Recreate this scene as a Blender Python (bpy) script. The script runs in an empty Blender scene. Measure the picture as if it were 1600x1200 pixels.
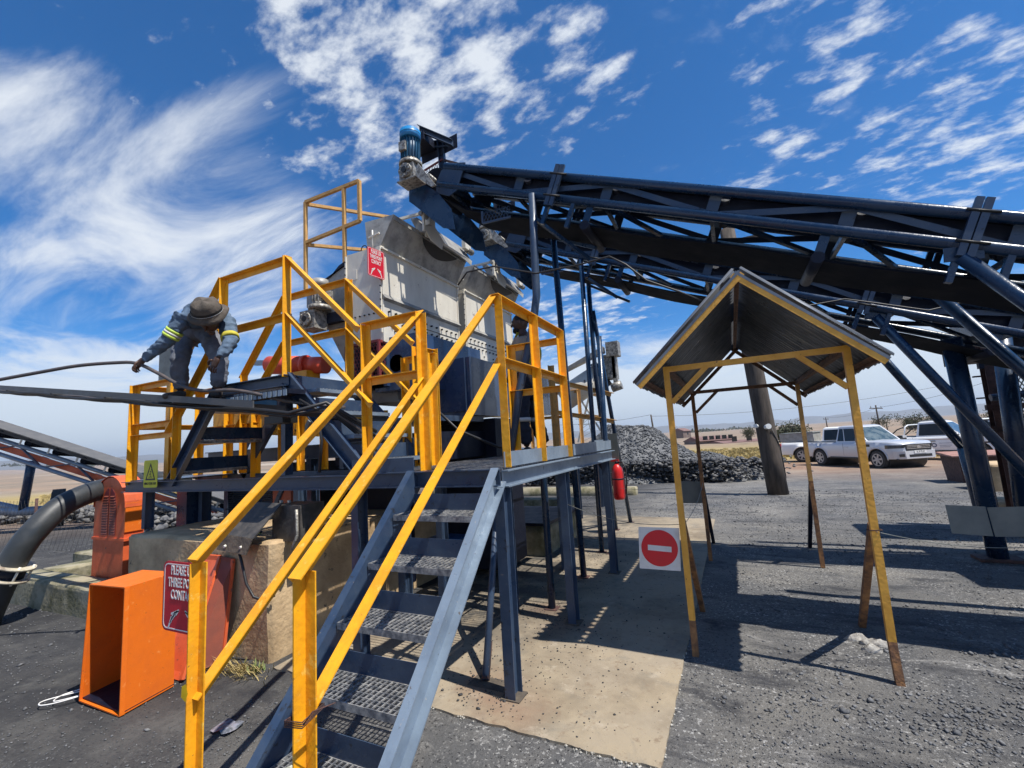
import bpy, bmesh, math, random
import numpy as np
from mathutils import Vector, Matrix, noise as mnoise
random.seed(7); rng = np.random.default_rng(7)
S = bpy.context.scene
C = S.collection
PI = math.pi

# ---------------------------------------------------------------- camera
cam = bpy.data.cameras.new('camera'); camo = bpy.data.objects.new('camera', cam); C.objects.link(camo)
pit, rol, yaw = math.radians(7.25), math.radians(-3.5), math.radians(-25.5)
fwd = Vector((math.sin(yaw)*math.cos(pit), math.cos(yaw)*math.cos(pit), math.sin(pit)))
rt = Vector((math.cos(yaw), -math.sin(yaw), 0)); up = rt.cross(fwd)
r2 = rt*math.cos(rol)+up*math.sin(rol); u2 = -rt*math.sin(rol)+up*math.cos(rol)
camo.matrix_world = Matrix(((r2.x, u2.x, -fwd.x, 0), (r2.y, u2.y, -fwd.y, 0), (r2.z, u2.z, -fwd.z, 1.6), (0, 0, 0, 1)))
cam.sensor_width = 36; cam.lens = 705/1600*36; cam.clip_start = 0.05; cam.clip_end = 20000
S.camera = camo

# ---------------------------------------------------------------- sun and sky
SUN_EL, SUN_VEC = math.radians(62.4), Vector((0.988, -0.15, 0))
sv = SUN_VEC.normalized()*math.cos(SUN_EL); sv.z = math.sin(SUN_EL)
sun = bpy.data.lights.new('sun', 'SUN'); sun.energy = 4.9; sun.angle = math.radians(0.5); sun.color = (1.0, 0.955, 0.88)
suno = bpy.data.objects.new('sun', sun); C.objects.link(suno)
suno.rotation_euler = (-sv).to_track_quat('-Z', 'Y').to_euler()
W = bpy.data.worlds.new('World'); S.world = W; W.use_nodes = True
S.view_settings.view_transform = 'Standard'; S.view_settings.look = 'None'
S.view_settings.exposure = 0.42; S.view_settings.gamma = 1; S.view_settings.use_curve_mapping = False
def build_world():
    nt = W.node_tree; N = nt.nodes; L = nt.links; N.clear()
    out = N.new('ShaderNodeOutputWorld'); bg = N.new('ShaderNodeBackground'); L.new(bg.outputs[0], out.inputs[0])
    bg.inputs[1].default_value = 0.085
    sky = N.new('ShaderNodeTexSky'); sky.sky_type = 'NISHITA'; sky.sun_disc = False
    sky.sun_elevation = SUN_EL; sky.sun_rotation = math.atan2(sv.x, sv.y)
    sky.altitude = 1600; sky.air_density = 1.0; sky.dust_density = 0.35; sky.ozone_density = 2.2
    tc = N.new('ShaderNodeTexCoord'); 
    nrm = N.new('ShaderNodeVectorMath'); nrm.operation = 'NORMALIZE'; L.new(tc.outputs['Generated'], nrm.inputs[0])
    sep = N.new('ShaderNodeSeparateXYZ'); L.new(nrm.outputs[0], sep.inputs[0])
    def M(op, a, b=None, c=None, clamp=False):
        m = N.new('ShaderNodeMath'); m.operation = op; m.use_clamp = clamp
        for i, v in enumerate((a, b, c)):
            if v is None: continue
            if isinstance(v, (int, float)): m.inputs[i].default_value = v
            else: L.new(v, m.inputs[i])
        return m.outputs[0]
    zz = M('MAXIMUM', sep.outputs[2], 0.0)
    den = M('ADD', zz, 0.16)
    px = M('DIVIDE', sep.outputs[0], den); py = M('DIVIDE', sep.outputs[1], den)
    cmb = N.new('ShaderNodeCombineXYZ'); L.new(px, cmb.inputs[0]); L.new(py, cmb.inputs[1])
    def noise(scale, detail, rough, dist, rz=0, sx=1, sy=1, off=(0, 0, 0)):
        mp = N.new('ShaderNodeMapping'); L.new(cmb.outputs[0], mp.inputs[0])
        mp.inputs['Rotation'].default_value = (0, 0, rz); mp.inputs['Scale'].default_value = (sx, sy, 1); mp.inputs['Location'].default_value = off
        n = N.new('ShaderNodeTexNoise'); L.new(mp.outputs[0], n.inputs['Vector'])
        n.inputs['Scale'].default_value = scale; n.inputs['Detail'].default_value = detail
        n.inputs['Roughness'].default_value = rough; n.inputs['Distortion'].default_value = dist
        return n.outputs['Fac']
    def blob(d, r0, r1):
        v = N.new('ShaderNodeVectorMath'); v.operation = 'DISTANCE'; L.new(nrm.outputs[0], v.inputs[0]); v.inputs[1].default_value = Vector(d).normalized()
        mr = N.new('ShaderNodeMapRange'); mr.interpolation_type = 'SMOOTHSTEP'; L.new(v.outputs['Value'], mr.inputs[0])
        mr.inputs[1].default_value = r1; mr.inputs[2].default_value = r0; mr.inputs[3].default_value = 0; mr.inputs[4].default_value = 1
        return mr.outputs[0]
    def pd(x, y):
        return (fwd*705+r2*(x-800)-u2*(y-600)).normalized()
    mott = noise(8.5, 12, 0.60, 0.08, 0.5, 1.0, 1.5, (3.1, 1.7, 0))
    wisp = noise(1.5, 11, 0.62, 0.7, 0.75, 0.7, 1.9, (0.6, 2.2, 0))
    big = noise(0.9, 3, 0.5, 0.3, 0, 1, 1, (5.3, 1.1, 0))
    # where cloud stands in this sky: cirrus to the left, mottled patches overhead and to the right, haze banks low down
    mreg = None
    for (x, y, a, b, w) in ((620, 50, .10, .44, .255), (860, 90, .06, .26, .20), (1390, 150, .05, .26, .18), (1540, 190, .04, .28, .20), (1290, 50, .04, .2, .18), (1230, 200, .02, .1, .2), (1500, 20, .02, .2, .10), (900, 500, .05, .26, .22), (1175, 285, .02, .1, .16)):
        o = M('MULTIPLY', blob(pd(x, y), a, b), w); mreg = o if mreg is None else M('MAXIMUM', mreg, o)
    # the broken cloud carries on out of view, added to whiten the ambient light
    for (d, a, b, w) in (((-.9, -.5, .5), .2, .9, .20), ((.3, -.9, .4), .2, 1.0, .20), ((1, .1, .35), .1, .5, .18), ((.1, -.2, 1), .1, .5, .15)):
        o = M('MULTIPLY', blob(d, a, b), w); mreg = M('MAXIMUM', mreg, o)
    wreg = None
    for (x, y, a, b, w) in ((60, 250, .05, .30, .20), (330, 360, .10, .34, .27), (560, 330, .02, .2, .12), (40, 160, .02, .2, .06), (60, 520, .1, .42, .20), (360, 600, .06, .34, .14)):
        o = M('MULTIPLY', blob(pd(x, y), a, b), w); wreg = o if wreg is None else M('MAXIMUM', wreg, o)
    low = N.new('ShaderNodeMapRange'); low.interpolation_type = 'SMOOTHSTEP'; L.new(sep.outputs[2], low.inputs[0])
    low.inputs[1].default_value = 0.27; low.inputs[2].default_value = 0.06; low.inputs[3].default_value = 0; low.inputs[4].default_value = 0.54
    lowb = N.new('ShaderNodeMapRange'); L.new(big, lowb.inputs[0]); lowb.inputs[1].default_value = .35; lowb.inputs[2].default_value = .65; lowb.inputs[3].default_value = -.03; lowb.inputs[4].default_value = .03
    def ramp(v, a, b):
        mr = N.new('ShaderNodeMapRange'); mr.interpolation_type = 'SMOOTHSTEP'; L.new(v, mr.inputs[0])
        mr.inputs[1].default_value = a; mr.inputs[2].default_value = b; return mr.outputs[0]
    c1 = ramp(M('ADD', M('ADD', mott, mreg), lowb.outputs[0]), .635, .90)
    c2 = ramp(M('ADD', M('ADD', wisp, wreg), lowb.outputs[0]), .60, .94)
    c3 = ramp(M('ADD', M('ADD', noise(2.2, 8, .6, .5, 0, 1, 1, (1, 8, 0)), low.outputs[0]), lowb.outputs[0]), .60, .90)
    cov = M('MAXIMUM', M('MAXIMUM', M('MULTIPLY', c1, .85), M('MULTIPLY', c2, .88)), M('MULTIPLY', c3, .82))
    # deep polarised-looking blue
    tint = N.new('ShaderNodeMix'); tint.data_type = 'RGBA'; tint.blend_type = 'MULTIPLY'; tint.inputs[0].default_value = 1
    L.new(sky.outputs[0], tint.inputs[6]); tint.inputs[7].default_value = (0.17, 0.83, 1.36, 1)
    cm = N.new('ShaderNodeMix'); cm.data_type = 'RGBA'; L.new(cov, cm.inputs[0]); L.new(tint.outputs[2], cm.inputs[6])
    cm.inputs[7].default_value = (8.0, 8.4, 8.8, 1)
    # pale air near the horizon
    hz = N.new('ShaderNodeMapRange'); hz.interpolation_type = 'SMOOTHERSTEP'; L.new(sep.outputs[2], hz.inputs[0])
    hz.inputs[1].default_value = 0.26; hz.inputs[2].default_value = -0.01; hz.inputs[3].default_value = 0; hz.inputs[4].default_value = 0.85
    hm = N.new('ShaderNodeMix'); hm.data_type = 'RGBA'; L.new(hz.outputs[0], hm.inputs[0]); L.new(cm.outputs[2], hm.inputs[6]); hm.inputs[7].default_value = (6.4, 7.3, 8.1, 1)
    L.new(hm.outputs[2], bg.inputs[0])
build_world()

# ---------------------------------------------------------------- materials
def mat(name, col, rough=.6, metal=0, col2=None, scale=6, thr=(.45, .65), bump=0, bscale=40, spec=None, spk=None, stretch=None, det=6, coat=0):
    m = bpy.data.materials.new(name); m.use_nodes = True
    nt = m.node_tree; N = nt.nodes; L = nt.links; b = N['Principled BSDF']
    b.inputs['Base Color'].default_value = (*col, 1); b.inputs['Roughness'].default_value = rough; b.inputs['Metallic'].default_value = metal
    if spec is not None: b.inputs['Specular IOR Level'].default_value = spec
    if coat: b.inputs['Coat Weight'].default_value = coat
    g = N.new('ShaderNodeNewGeometry'); vec = g.outputs['Position']
    if stretch:
        mp = N.new('ShaderNodeMapping'); L.new(vec, mp.inputs[0]); mp.inputs['Scale'].default_value = stretch; vec = mp.outputs[0]
    last = None
    if col2 is not None:
        n = N.new('ShaderNodeTexNoise'); L.new(vec, n.inputs['Vector']); n.inputs['Scale'].default_value = scale; n.inputs['Detail'].default_value = det; n.inputs['Roughness'].default_value = .65
        r = N.new('ShaderNodeMapRange'); L.new(n.outputs['Fac'], r.inputs[0]); r.inputs[1].default_value = thr[0]; r.inputs[2].default_value = thr[1]
        x = N.new('ShaderNodeMix'); x.data_type = 'RGBA'; L.new(r.outputs[0], x.inputs[0]); x.inputs[6].default_value = (*col, 1); x.inputs[7].default_value = (*col2, 1)
        last = x.outputs[2]
        rr = N.new('ShaderNodeMapRange'); L.new(n.outputs['Fac'], rr.inputs[0]); rr.inputs[1].default_value = .3; rr.inputs[2].default_value = .7
        rr.inputs[3].default_value = max(.05, rough-.1); rr.inputs[4].default_value = min(1, rough+.15); L.new(rr.outputs[0], b.inputs['Roughness'])
    if spk is not None:   # (colour, scale, threshold)
        for (sc, ss, st) in ([spk] if not isinstance(spk, list) else spk):
            n = N.new('ShaderNodeTexNoise'); L.new(g.outputs['Position'], n.inputs['Vector']); n.inputs['Scale'].default_value = ss; n.inputs['Detail'].default_value = 4; n.inputs['Roughness'].default_value = .7
            r = N.new('ShaderNodeMapRange'); L.new(n.outputs['Fac'], r.inputs[0]); r.inputs[1].default_value = st; r.inputs[2].default_value = st+.06
            x = N.new('ShaderNodeMix'); x.data_type = 'RGBA'; L.new(r.outputs[0], x.inputs[0])
            if last: L.new(last, x.inputs[6])
            else: x.inputs[6].default_value = (*col, 1)
            x.inputs[7].default_value = (*sc, 1); last = x.outputs[2]
    if last: L.new(last, b.inputs['Base Color'])
    if bump:
        n = N.new('ShaderNodeTexNoise'); L.new(vec, n.inputs['Vector']); n.inputs['Scale'].default_value = bscale; n.inputs['Detail'].default_value = 5
        bp = N.new('ShaderNodeBump'); bp.inputs['Strength'].default_value = min(1, bump); bp.inputs['Distance'].default_value = .01*max(1, bump); L.new(n.outputs['Fac'], bp.inputs['Height']); L.new(bp.outputs[0], b.inputs['Normal'])
    return m
Mt = {}
Mt['yellow'] = mat('yellow_paint', (.88, .41, .014), .38, 0, (.70, .28, .012), 7, (.42, .70), .3, 30, spk=[((.25, .11, .035), 48, .655), ((.80, .46, .07), 14, .60)])
Mt['yellow_old'] = mat('faded_yellow_paint', (.66, .36, .10), .6, 0, (.42, .25, .10), 9, (.4, .7), .3, 40, spk=((.17, .08, .04), 34, .62))
Mt['yellow_shelter'] = mat('shelter_yellow_paint', (.84, .42, .06), .5, 0, (.66, .31, .04), 10, (.4, .7), .3, 40, spk=[((.20, .085, .04), 26, .66), ((.10, .06, .04), 60, .68)])
Mt['rusty_yellow'] = mat('rust_stained_yellow_paint', (.36, .17, .06), .75, 0, (.14, .07, .04), 14, (.38, .62), .5, 60)
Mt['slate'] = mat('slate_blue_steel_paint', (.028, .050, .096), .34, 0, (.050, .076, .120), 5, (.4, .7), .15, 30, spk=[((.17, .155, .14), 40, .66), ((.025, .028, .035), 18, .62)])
Mt['slate_light'] = mat('sunlit_dusty_blue_grey_steel', (.215, .275, .345), .36, .15, (.15, .195, .255), 4, (.4, .7), .15, 30, spk=[((.36, .35, .33), 45, .65), ((.11, .09, .08), 30, .65)])  # slate paint again, sunlit tone put into the colour, with dust specks
Mt['navy'] = mat('navy_conveyor_paint', (.010, .030, .072), .24, 0, (.018, .046, .095), 5, (.45, .75), .15, 40, spk=[((.13, .10, .08), 50, .71)])
Mt['dark'] = mat('dark_greasy_steel', (.004, .007, .020), .55, .0, (.012, .016, .030), 8, (.45, .7), .3, 40, spec=.3)
Mt['grating'] = mat('worn_glint_grating_steel', (.17, .18, .20), .34, .4, (.48, .47, .45), 24, (.42, .62), 0, 40)  # pale patches mix wear with sun glints painted into the colour
Mt['belt'] = mat('black_rubber_belt', (.002, .0035, .009), .8, 0, (.004, .006, .012), 4, (.4, .7), .2, 50, spec=.15)
Mt['belt_dusty'] = mat('dusty_rubber_belt', (.10, .10, .10), .75, 0, (.145, .14, .135), 5, (.4, .7), .2, 50, spk=((.35, .35, .34), 22, .71))
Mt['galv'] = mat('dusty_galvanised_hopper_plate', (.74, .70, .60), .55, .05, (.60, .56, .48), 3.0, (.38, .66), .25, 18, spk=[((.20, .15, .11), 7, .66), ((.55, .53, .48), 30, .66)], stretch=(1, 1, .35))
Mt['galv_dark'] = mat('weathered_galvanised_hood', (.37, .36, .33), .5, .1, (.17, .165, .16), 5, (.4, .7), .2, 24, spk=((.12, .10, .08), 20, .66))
Mt['rust'] = mat('rusty_steel', (.10, .045, .035), .8, 0, (.05, .03, .028), 14, (.4, .65), .6, 60)
Mt['bolt'] = mat('black_bolt', (.02, .02, .02), .5, .4)
Mt['blue_chute'] = mat('glossy_navy_chute_paint', (.026, .050, .115), .22, 0, (.035, .058, .11), 4, (.4, .7), .08, 10, spk=[((.10, .13, .18), 35, .72)], coat=.3)
Mt['red_guard'] = mat('dark_red_guard_paint', (.22, .03, .035), .5, 0, (.14, .03, .03), 10, (.4, .7), .2, 40)
Mt['red'] = mat('red_enamel', (.62, .02, .02), .32, 0, (.45, .02, .02), 8, (.5, .8))
Mt['sign_red'] = mat('red_sign_print', (.58, .012, .03), .35, 0, (.46, .012, .028), 8, (.5, .8))
Mt['sign_red2'] = mat('bright_red_sign_print', (.68, .02, .03), .4, 0, (.58, .03, .03), 12, (.5, .8))
Mt['white'] = mat('white_sign_print', (.72, .72, .70), .5, 0, (.58, .57, .53), 12, (.5, .8))
Mt['lime'] = mat('lime_yellow_sign', (.66, .62, .025), .45, 0, (.52, .50, .04), 14, (.5, .8))
Mt['black'] = mat('black_print', (.012, .012, .012), .5)
Mt['orange'] = mat('orange_guard_paint', (.82, .17, .012), .42, 0, (.70, .14, .015), 5, (.45, .75), .15, 20, spk=[((.16, .06, .03), 13, .655), ((.86, .25, .05), 26, .62), ((.30, .09, .03), 60, .66)])
Mt['orange_red'] = mat('orange_red_guard_paint', (.70, .125, .04), .45, 0, (.52, .09, .03), 4, (.4, .7), .15, 20, spk=((.20, .06, .04), 15, .63))
Mt['brick_red'] = mat('faded_red_panel', (.28, .075, .045), .6, 0, (.20, .06, .04), 6, (.4, .7), .15, 30)
Mt['motor_red'] = mat('orange_red_motor_paint', (.80, .10, .045), .35, 0, (.68, .09, .045), 6, (.4, .7))
Mt['motor_blue'] = mat('blue_motor_paint', (.02, .22, .50), .35, 0, (.015, .14, .34), 8, (.4, .7), .1, 30)
Mt['motor_blue_dark'] = mat('dark_blue_motor_fins', (.010, .075, .15), .4, 0, (.02, .10, .19), 8, (.4, .7))
Mt['cast'] = mat('worn_cast_aluminium', (.42, .40, .35), .5, .4, (.14, .13, .12), 24, (.42, .6), .5, 60)
Mt['rubber'] = mat('black_rubber_hose', (.030, .034, .036), .42, 0, (.05, .053, .055), 6, (.4, .7), .1, 30)
Mt['hose'] = mat('grey_hose', (.07, .065, .065), .45, 0, (.12, .09, .08), 20, (.4, .7))
Mt['concrete_block'] = mat('stained_concrete', (.62, .45, .26), .9, 0, (.36, .25, .14), 2.4, (.38, .62), .8, 30, spk=[((.44, .40, .33), 14, .68), ((.07, .065, .05), 6, .64)])
Mt['curb'] = mat('mossy_curb_concrete', (.34, .30, .205), .9, 0, (.135, .125, .065), 3.5, (.40, .62), .8, 30, spk=[((.42, .39, .32), 18, .66)])
Mt['cable'] = mat('black_cable', (.02, .02, .022), .5)
Mt['cable_white'] = mat('white_cable', (.75, .73, .70), .5)
Mt['tray'] = mat('grey_cable_ladder', (.075, .08, .085), .5, .1, (.12, .115, .11), 10, (.4, .7), .2, 30)
Mt['corr'] = mat('weathered_corrugated_sheet', (.20, .215, .235), .34, .4, (.12, .13, .15), 5, (.4, .7), .1, 30, spk=((.20, .12, .08), 12, .69))
Mt['corr_top'] = Mt['corr']
Mt['rust_angle'] = mat('rusty_roof_angle', (.20, .10, .06), .8, 0, (.10, .065, .045), 18, (.4, .65), .5, 60)
Mt['plate_grey'] = mat('dull_grey_sign_back', (.19, .20, .185), .55, .2, (.15, .16, .15), 6, (.4, .7), spk=((.30, .29, .27), 30, .70))
Mt['wood'] = mat('tarred_timber_pole', (.085, .066, .052), .85, 0, (.045, .037, .031), 4, (.4, .65), .7, 14, stretch=(3, 3, .5))
Mt['skin'] = mat('dark_brown_skin', (.085, .042, .026), .5, 0, (.06, .03, .02), 30, (.4, .7))
Mt['overall'] = mat('blue_denim_work_jacket', (.115, .17, .245), .9, 0, (.06, .095, .145), 9, (.4, .68), 1.0, 22)
Mt['overall2'] = mat('washed_grey_blue_work_trousers', (.15, .16, .19), .9, 0, (.085, .095, .12), 8, (.4, .68), 1.0, 20)
Mt['hat'] = mat('olive_brown_bucket_hat_cloth', (.105, .085, .068), .95, 0, (.065, .055, .045), 14, (.4, .7), .5, 60)
Mt['reflect'] = mat('lime_reflective_tape', (.55, .72, .10), .35)
Mt['reflect_s'] = mat('silver_reflective_tape', (.62, .62, .60), .35)
Mt['vest'] = mat('dull_yellow_vest', (.55, .48, .05), .9, 0, (.40, .34, .04), 12, (.4, .7), .5, 30)
Mt['khaki'] = mat('khaki_brown_shirt', (.40, .29, .21), .9, 0, (.30, .21, .15), 10, (.4, .7), .8, 30)
Mt['navy_cloth'] = mat('navy_work_trousers', (.016, .02, .036), .9, 0, (.03, .036, .055), 9, (.4, .7), .8, 26)
Mt['boot'] = mat('dusty_black_boot', (.03, .028, .026), .7, 0, (.09, .08, .07), 20, (.4, .7))
Mt['hair'] = mat('black_hair', (.012, .011, .01), .9)
Mt['tyre'] = mat('dusty_tyre', (.035, .034, .033), .85, 0, (.075, .07, .063), 8, (.4, .7), .4, 60)
Mt['rim'] = mat('alloy_rim', (.42, .42, .42), .35, .6)
Mt['cream_rim'] = mat('cream_steel_rim', (.55, .50, .38), .5, 0, (.25, .2, .15), 12, (.45, .65))
Mt['silver_car'] = mat('silver_car_paint', (.56, .57, .59), .3, .2, coat=.5)
Mt['white_car'] = mat('white_car_paint', (.80, .80, .78), .3, 0, coat=.5)
Mt['glass'] = mat('dark_tinted_glass', (.006, .009, .011), .12, 0, spec=.45)
Mt['screen'] = mat('windscreen_glass', (.05, .075, .075), .05, 0, (.14, .17, .16), 3, (.45, .6), spec=1.0, coat=.8)
Mt['trim'] = mat('black_plastic_trim', (.018, .018, .018), .5)
Mt['chrome'] = mat('grey_chrome', (.55, .55, .55), .25, .9)
Mt['lens'] = mat('headlamp_lens', (.09, .095, .10), .12, .3, coat=.8)
Mt['box_grey'] = mat('weathered_load_box', (.33, .325, .30), .75, 0, (.22, .21, .19), 4, (.4, .7), .3, 20)
Mt['plastic'] = mat('clear_plastic_film', (.24, .24, .28), .15, 0, (.10, .11, .12), 30, (.45, .6))
Mt['rag'] = mat('dirty_rag', (.42, .40, .36), .95, 0, (.22, .2, .18), 30, (.4, .65), .8, 60)
Mt['roof_red'] = mat('reddish_iron_roof', (.20, .115, .10), .8, 0, (.15, .085, .075), .2, (.4, .7))
Mt['mud_wall'] = mat('dark_brick_wall', (.14, .10, .085), .9, 0, (.22, .17, .15), .3, (.4, .7))
Mt['bush'] = mat('dry_dark_bush_leaves', (.060, .068, .036), .9, 0, (.10, .095, .055), 3, (.4, .7))
Mt['grass_green'] = mat('green_weed', (.09, .16, .03), .8, 0, (.22, .19, .08), 20, (.4, .65))
Mt['straw'] = mat('dry_grass_straw', (.46, .36, .15), .9, 0, (.34, .26, .11), 12, (.4, .7))
Mt['coal'] = mat('broken_coal', (.085, .088, .092), .62, 0, (.17, .17, .17), 5, (.45, .7), .5, 60, spk=((.34, .33, .32), 9, .64))
Mt['coal_dark'] = mat('coal_lump', (.035, .036, .040), .6, 0, (.085, .083, .082), 9, (.45, .65), .5, 40)
Mt['stone'] = mat('grey_rock', (.10, .10, .105), .85, 0, (.25, .235, .21), 5, (.45, .66), .6, 30)
Mt['pebble'] = mat('ground_gravel', (.095, .097, .102), .8, 0, (.22, .22, .22), 9, (.46, .66), .4, 80, spk=((.42, .41, .40), 23, .68))
Mt['sheet_blue'] = mat('blue_plastic_sheet', (.05, .17, .42), .35)
Mt['leather'] = mat('dusty_black_junction_box', (.045, .043, .042), .55, .1, (.10, .09, .08), 9, (.42, .65), .4, 30)
Mt['leather_brown'] = mat('muddy_flap', (.12, .095, .07), .85, 0, (.06, .05, .042), 12, (.4, .65), .5, 40)

# ---------------------------------------------------------------- mesh builder
def V(*a): return Vector(a)
class MB:
    def __init__(s): s.v = []; s.f = []; s.sm = []
    def add(s, vs, fs, sm=False):
        o = len(s.v); s.v += [tuple(v) for v in vs]; s.f += [tuple(i+o for i in f) for f in fs]; s.sm += [sm]*len(fs); return s
    def hexa(s, p):   # 8 points: bottom 4, top 4
        return s.add(p, [(0, 3, 2, 1), (4, 5, 6, 7), (0, 1, 5, 4), (1, 2, 6, 5), (2, 3, 7, 6), (3, 0, 4, 7)])
    def box(s, a, b):
        x0, x1 = sorted((a[0], b[0])); y0, y1 = sorted((a[1], b[1])); z0, z1 = sorted((a[2], b[2]))
        return s.hexa([(x0, y0, z0), (x1, y0, z0), (x1, y1, z0), (x0, y1, z0), (x0, y0, z1), (x1, y0, z1), (x1, y1, z1), (x0, y1, z1)])
    def bar(s, p, q, a, b, o=(0, 0)):
        # bar from p to q with section vectors a, b (corner at p), o offsets in units of a,b
        p = Vector(p)+a*o[0]+b*o[1]; q = Vector(q)+a*o[0]+b*o[1]
        return s.hexa([p, p+a, p+a+b, p+b, q, q+a, q+a+b, q+b])
    def rect(s, p, q, w, h, upv=(0, 0, 1)):
        p = Vector(p); q = Vector(q); d = (q-p).normalized(); u = Vector(upv); a = d.cross(u)
        if a.length < 1e-3: a = d.cross(Vector((0, 1, 0)))
        a.normalize(); b = a.cross(d).normalized()
        return s.bar(p, q, a*w, b*h, (-.5, -.5))
    def angle(s, p, q, n1, n2, leg=.06, t=.006):
        n1 = Vector(n1).normalized(); n2 = Vector(n2).normalized()
        s.bar(p, q, n1*leg, n2*t); s.bar(Vector(p)+n2*t, Vector(q)+n2*t, n1*t, n2*(leg-t)); return s
    def channel(s, p, q, web, out, h, fl, t=.008):
        # web direction 'web' (height), flanges pointing 'out'
        w = Vector(web).normalized(); o = Vector(out).normalized(); p = Vector(p); q = Vector(q)
        s.bar(p, q, o*t, w*h, (0, -.5))
        s.bar(p+o*t-w*h/2, q+o*t-w*h/2, o*(fl-t), w*t); s.bar(p+o*t+w*(h/2-t), q+o*t+w*(h/2-t), o*(fl-t), w*t); return s
    def ibeam(s, p, q, web, side, h, fl, t=.01):
        w = Vector(web).normalized(); o = Vector(side).normalized(); p = Vector(p); q = Vector(q)
        s.bar(p, q, o*t, w*(h-2*t), (-.5, -.5))
        s.bar(p-w*h/2, q-w*h/2, o*fl, w*t, (-.5, 0)); s.bar(p+w*(h/2-t), q+w*(h/2-t), o*fl, w*t, (-.5, 0)); return s
    def cyl(s, p, q, r, n=12, r2=None, cap=True, sm=True):
        p = Vector(p); q = Vector(q); r2 = r if r2 is None else r2; d = (q-p).normalized()
        a = d.orthogonal().normalized(); b = d.cross(a); vs = []
        for c, rr in ((p, r), (q, r2)):
            for i in range(n):
                t = 2*PI*i/n; vs.append(c+a*math.cos(t)*rr+b*math.sin(t)*rr)
        s.add(vs, [(i, (i+1) % n, n+(i+1) % n, n+i) for i in range(n)], sm)
        if cap: o = len(s.v)-2*n; s.f += [tuple(o+i for i in reversed(range(n))), tuple(o+n+i for i in range(n))]; s.sm += [False]*2
        return s
    def path(s, pts, r, n=10, rs=None):
        pts = [Vector(p) for p in pts]; vs = []; fs = []; a = None
        for k, p in enumerate(pts):
            d = (pts[min(k+1, len(pts)-1)]-pts[max(k-1, 0)]).normalized()
            a = d.orthogonal().normalized() if a is None else (a-d*a.dot(d)).normalized()
            b = d.cross(a); rr = r if rs is None else rs[k]
            for i in range(n):
                t = 2*PI*i/n; vs.append(p+a*math.cos(t)*rr+b*math.sin(t)*rr)
        for k in range(len(pts)-1):
            for i in range(n): fs.append((k*n+i, k*n+(i+1) % n, (k+1)*n+(i+1) % n, (k+1)*n+i))
        s.add(vs, fs, True); o = len(s.v)-len(vs)
        s.f += [tuple(o+i for i in reversed(range(n))), tuple(o+(len(pts)-1)*n+i for i in range(n))]; s.sm += [False]*2
        return s
    def prism(s, pts, d):
        # polygon (list of 3d points) extruded by vector d
        d = Vector(d); n = len(pts); p = [Vector(x) for x in pts]
        return s.add(p+[x+d for x in p], [tuple(reversed(range(n))), tuple(range(n, 2*n))]+[(i, (i+1) % n, n+(i+1) % n, n+i) for i in range(n)])
    def disc(s, c, ax, r, th, n=20): ax = Vector(ax).normalized(); return s.cyl(Vector(c)-ax*th/2, Vector(c)+ax*th/2, r, n)
    def mesh_panel(s, o, u, v, cell=.05, wire=.004, ratio=.55, th=None):
        # expanded metal / chain link over the parallelogram o,u,v : two families of diagonal strips
        o = Vector(o); u = Vector(u); v = Vector(v); lu, lv = u.length, v.length; un, vn = u/lu, v/lv; nn = un.cross(vn).normalized()
        k = ratio; c = cell
        for sg in (1, -1):
            t = -lv*k if sg > 0 else 0.0
            end = lu if sg > 0 else lu+lv*k
            while t < end:
                # line x = t + sg*k*y
                y0, y1 = 0, lv
                def clip(y0, y1):
                    ys = []
                    for X in (0, lu):
                        yy = (X-t)/(sg*k); ys.append(yy)
                    lo, hi = sorted(ys); return max(y0, lo), min(y1, hi)
                a, b = clip(y0, y1)
                if b-a > cell*.3:
                    P = o+un*(t+sg*k*a)+vn*a; Q = o+un*(t+sg*k*b)+vn*b; d = (Q-P).normalized(); sd = d.cross(nn)
                    s.bar(P, Q, sd*wire, nn*(th or wire), (-.5, -.5))
                t += c
        return s
    def build(s, name, m, parent=None, loc=None, smooth=False):
        me = bpy.data.meshes.new(name); org = Vector((0, 0, 0))
        if parent is not None: org = WL[parent.name]
        elif loc is not None: org = Vector(loc)
        me.from_pydata([tuple(Vector(v)-org) for v in s.v], [], s.f); me.materials.append(Mt[m] if isinstance(m, str) else m)
        me.polygons.foreach_set('use_smooth', [bool(x or smooth) for x in s.sm]); me.update()
        bm_ = bmesh.new(); bm_.from_mesh(me); bmesh.ops.recalc_face_normals(bm_, faces=bm_.faces); bm_.to_mesh(me); bm_.free()
        o = bpy.data.objects.new(name, me); C.objects.link(o)
        if parent is not None: o.parent = parent; WL[o.name] = org
        else: o.location = org; WL[o.name] = org
        return o
WL = {}
def tag(o, label=None, cat=None, group=None, kind=None):
    if label: o['label'] = label
    if cat: o['category'] = cat
    if group: o['group'] = group
    if kind: o['kind'] = kind
    return o
def thing(name, label, cat, loc=(0, 0, 0), group=None):
    o = bpy.data.objects.new(name, None); C.objects.link(o); o.location = loc; o.empty_display_size = .1; WL[o.name] = Vector(loc)
    return tag(o, label, cat, group)
def kids(o): return [c for c in bpy.data.objects if c.parent == o]
def copy_tree(o, par=None):
    c = o.copy(); C.objects.link(c); c.parent = par
    for k in kids(o): copy_tree(k, c)
    return c
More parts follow.
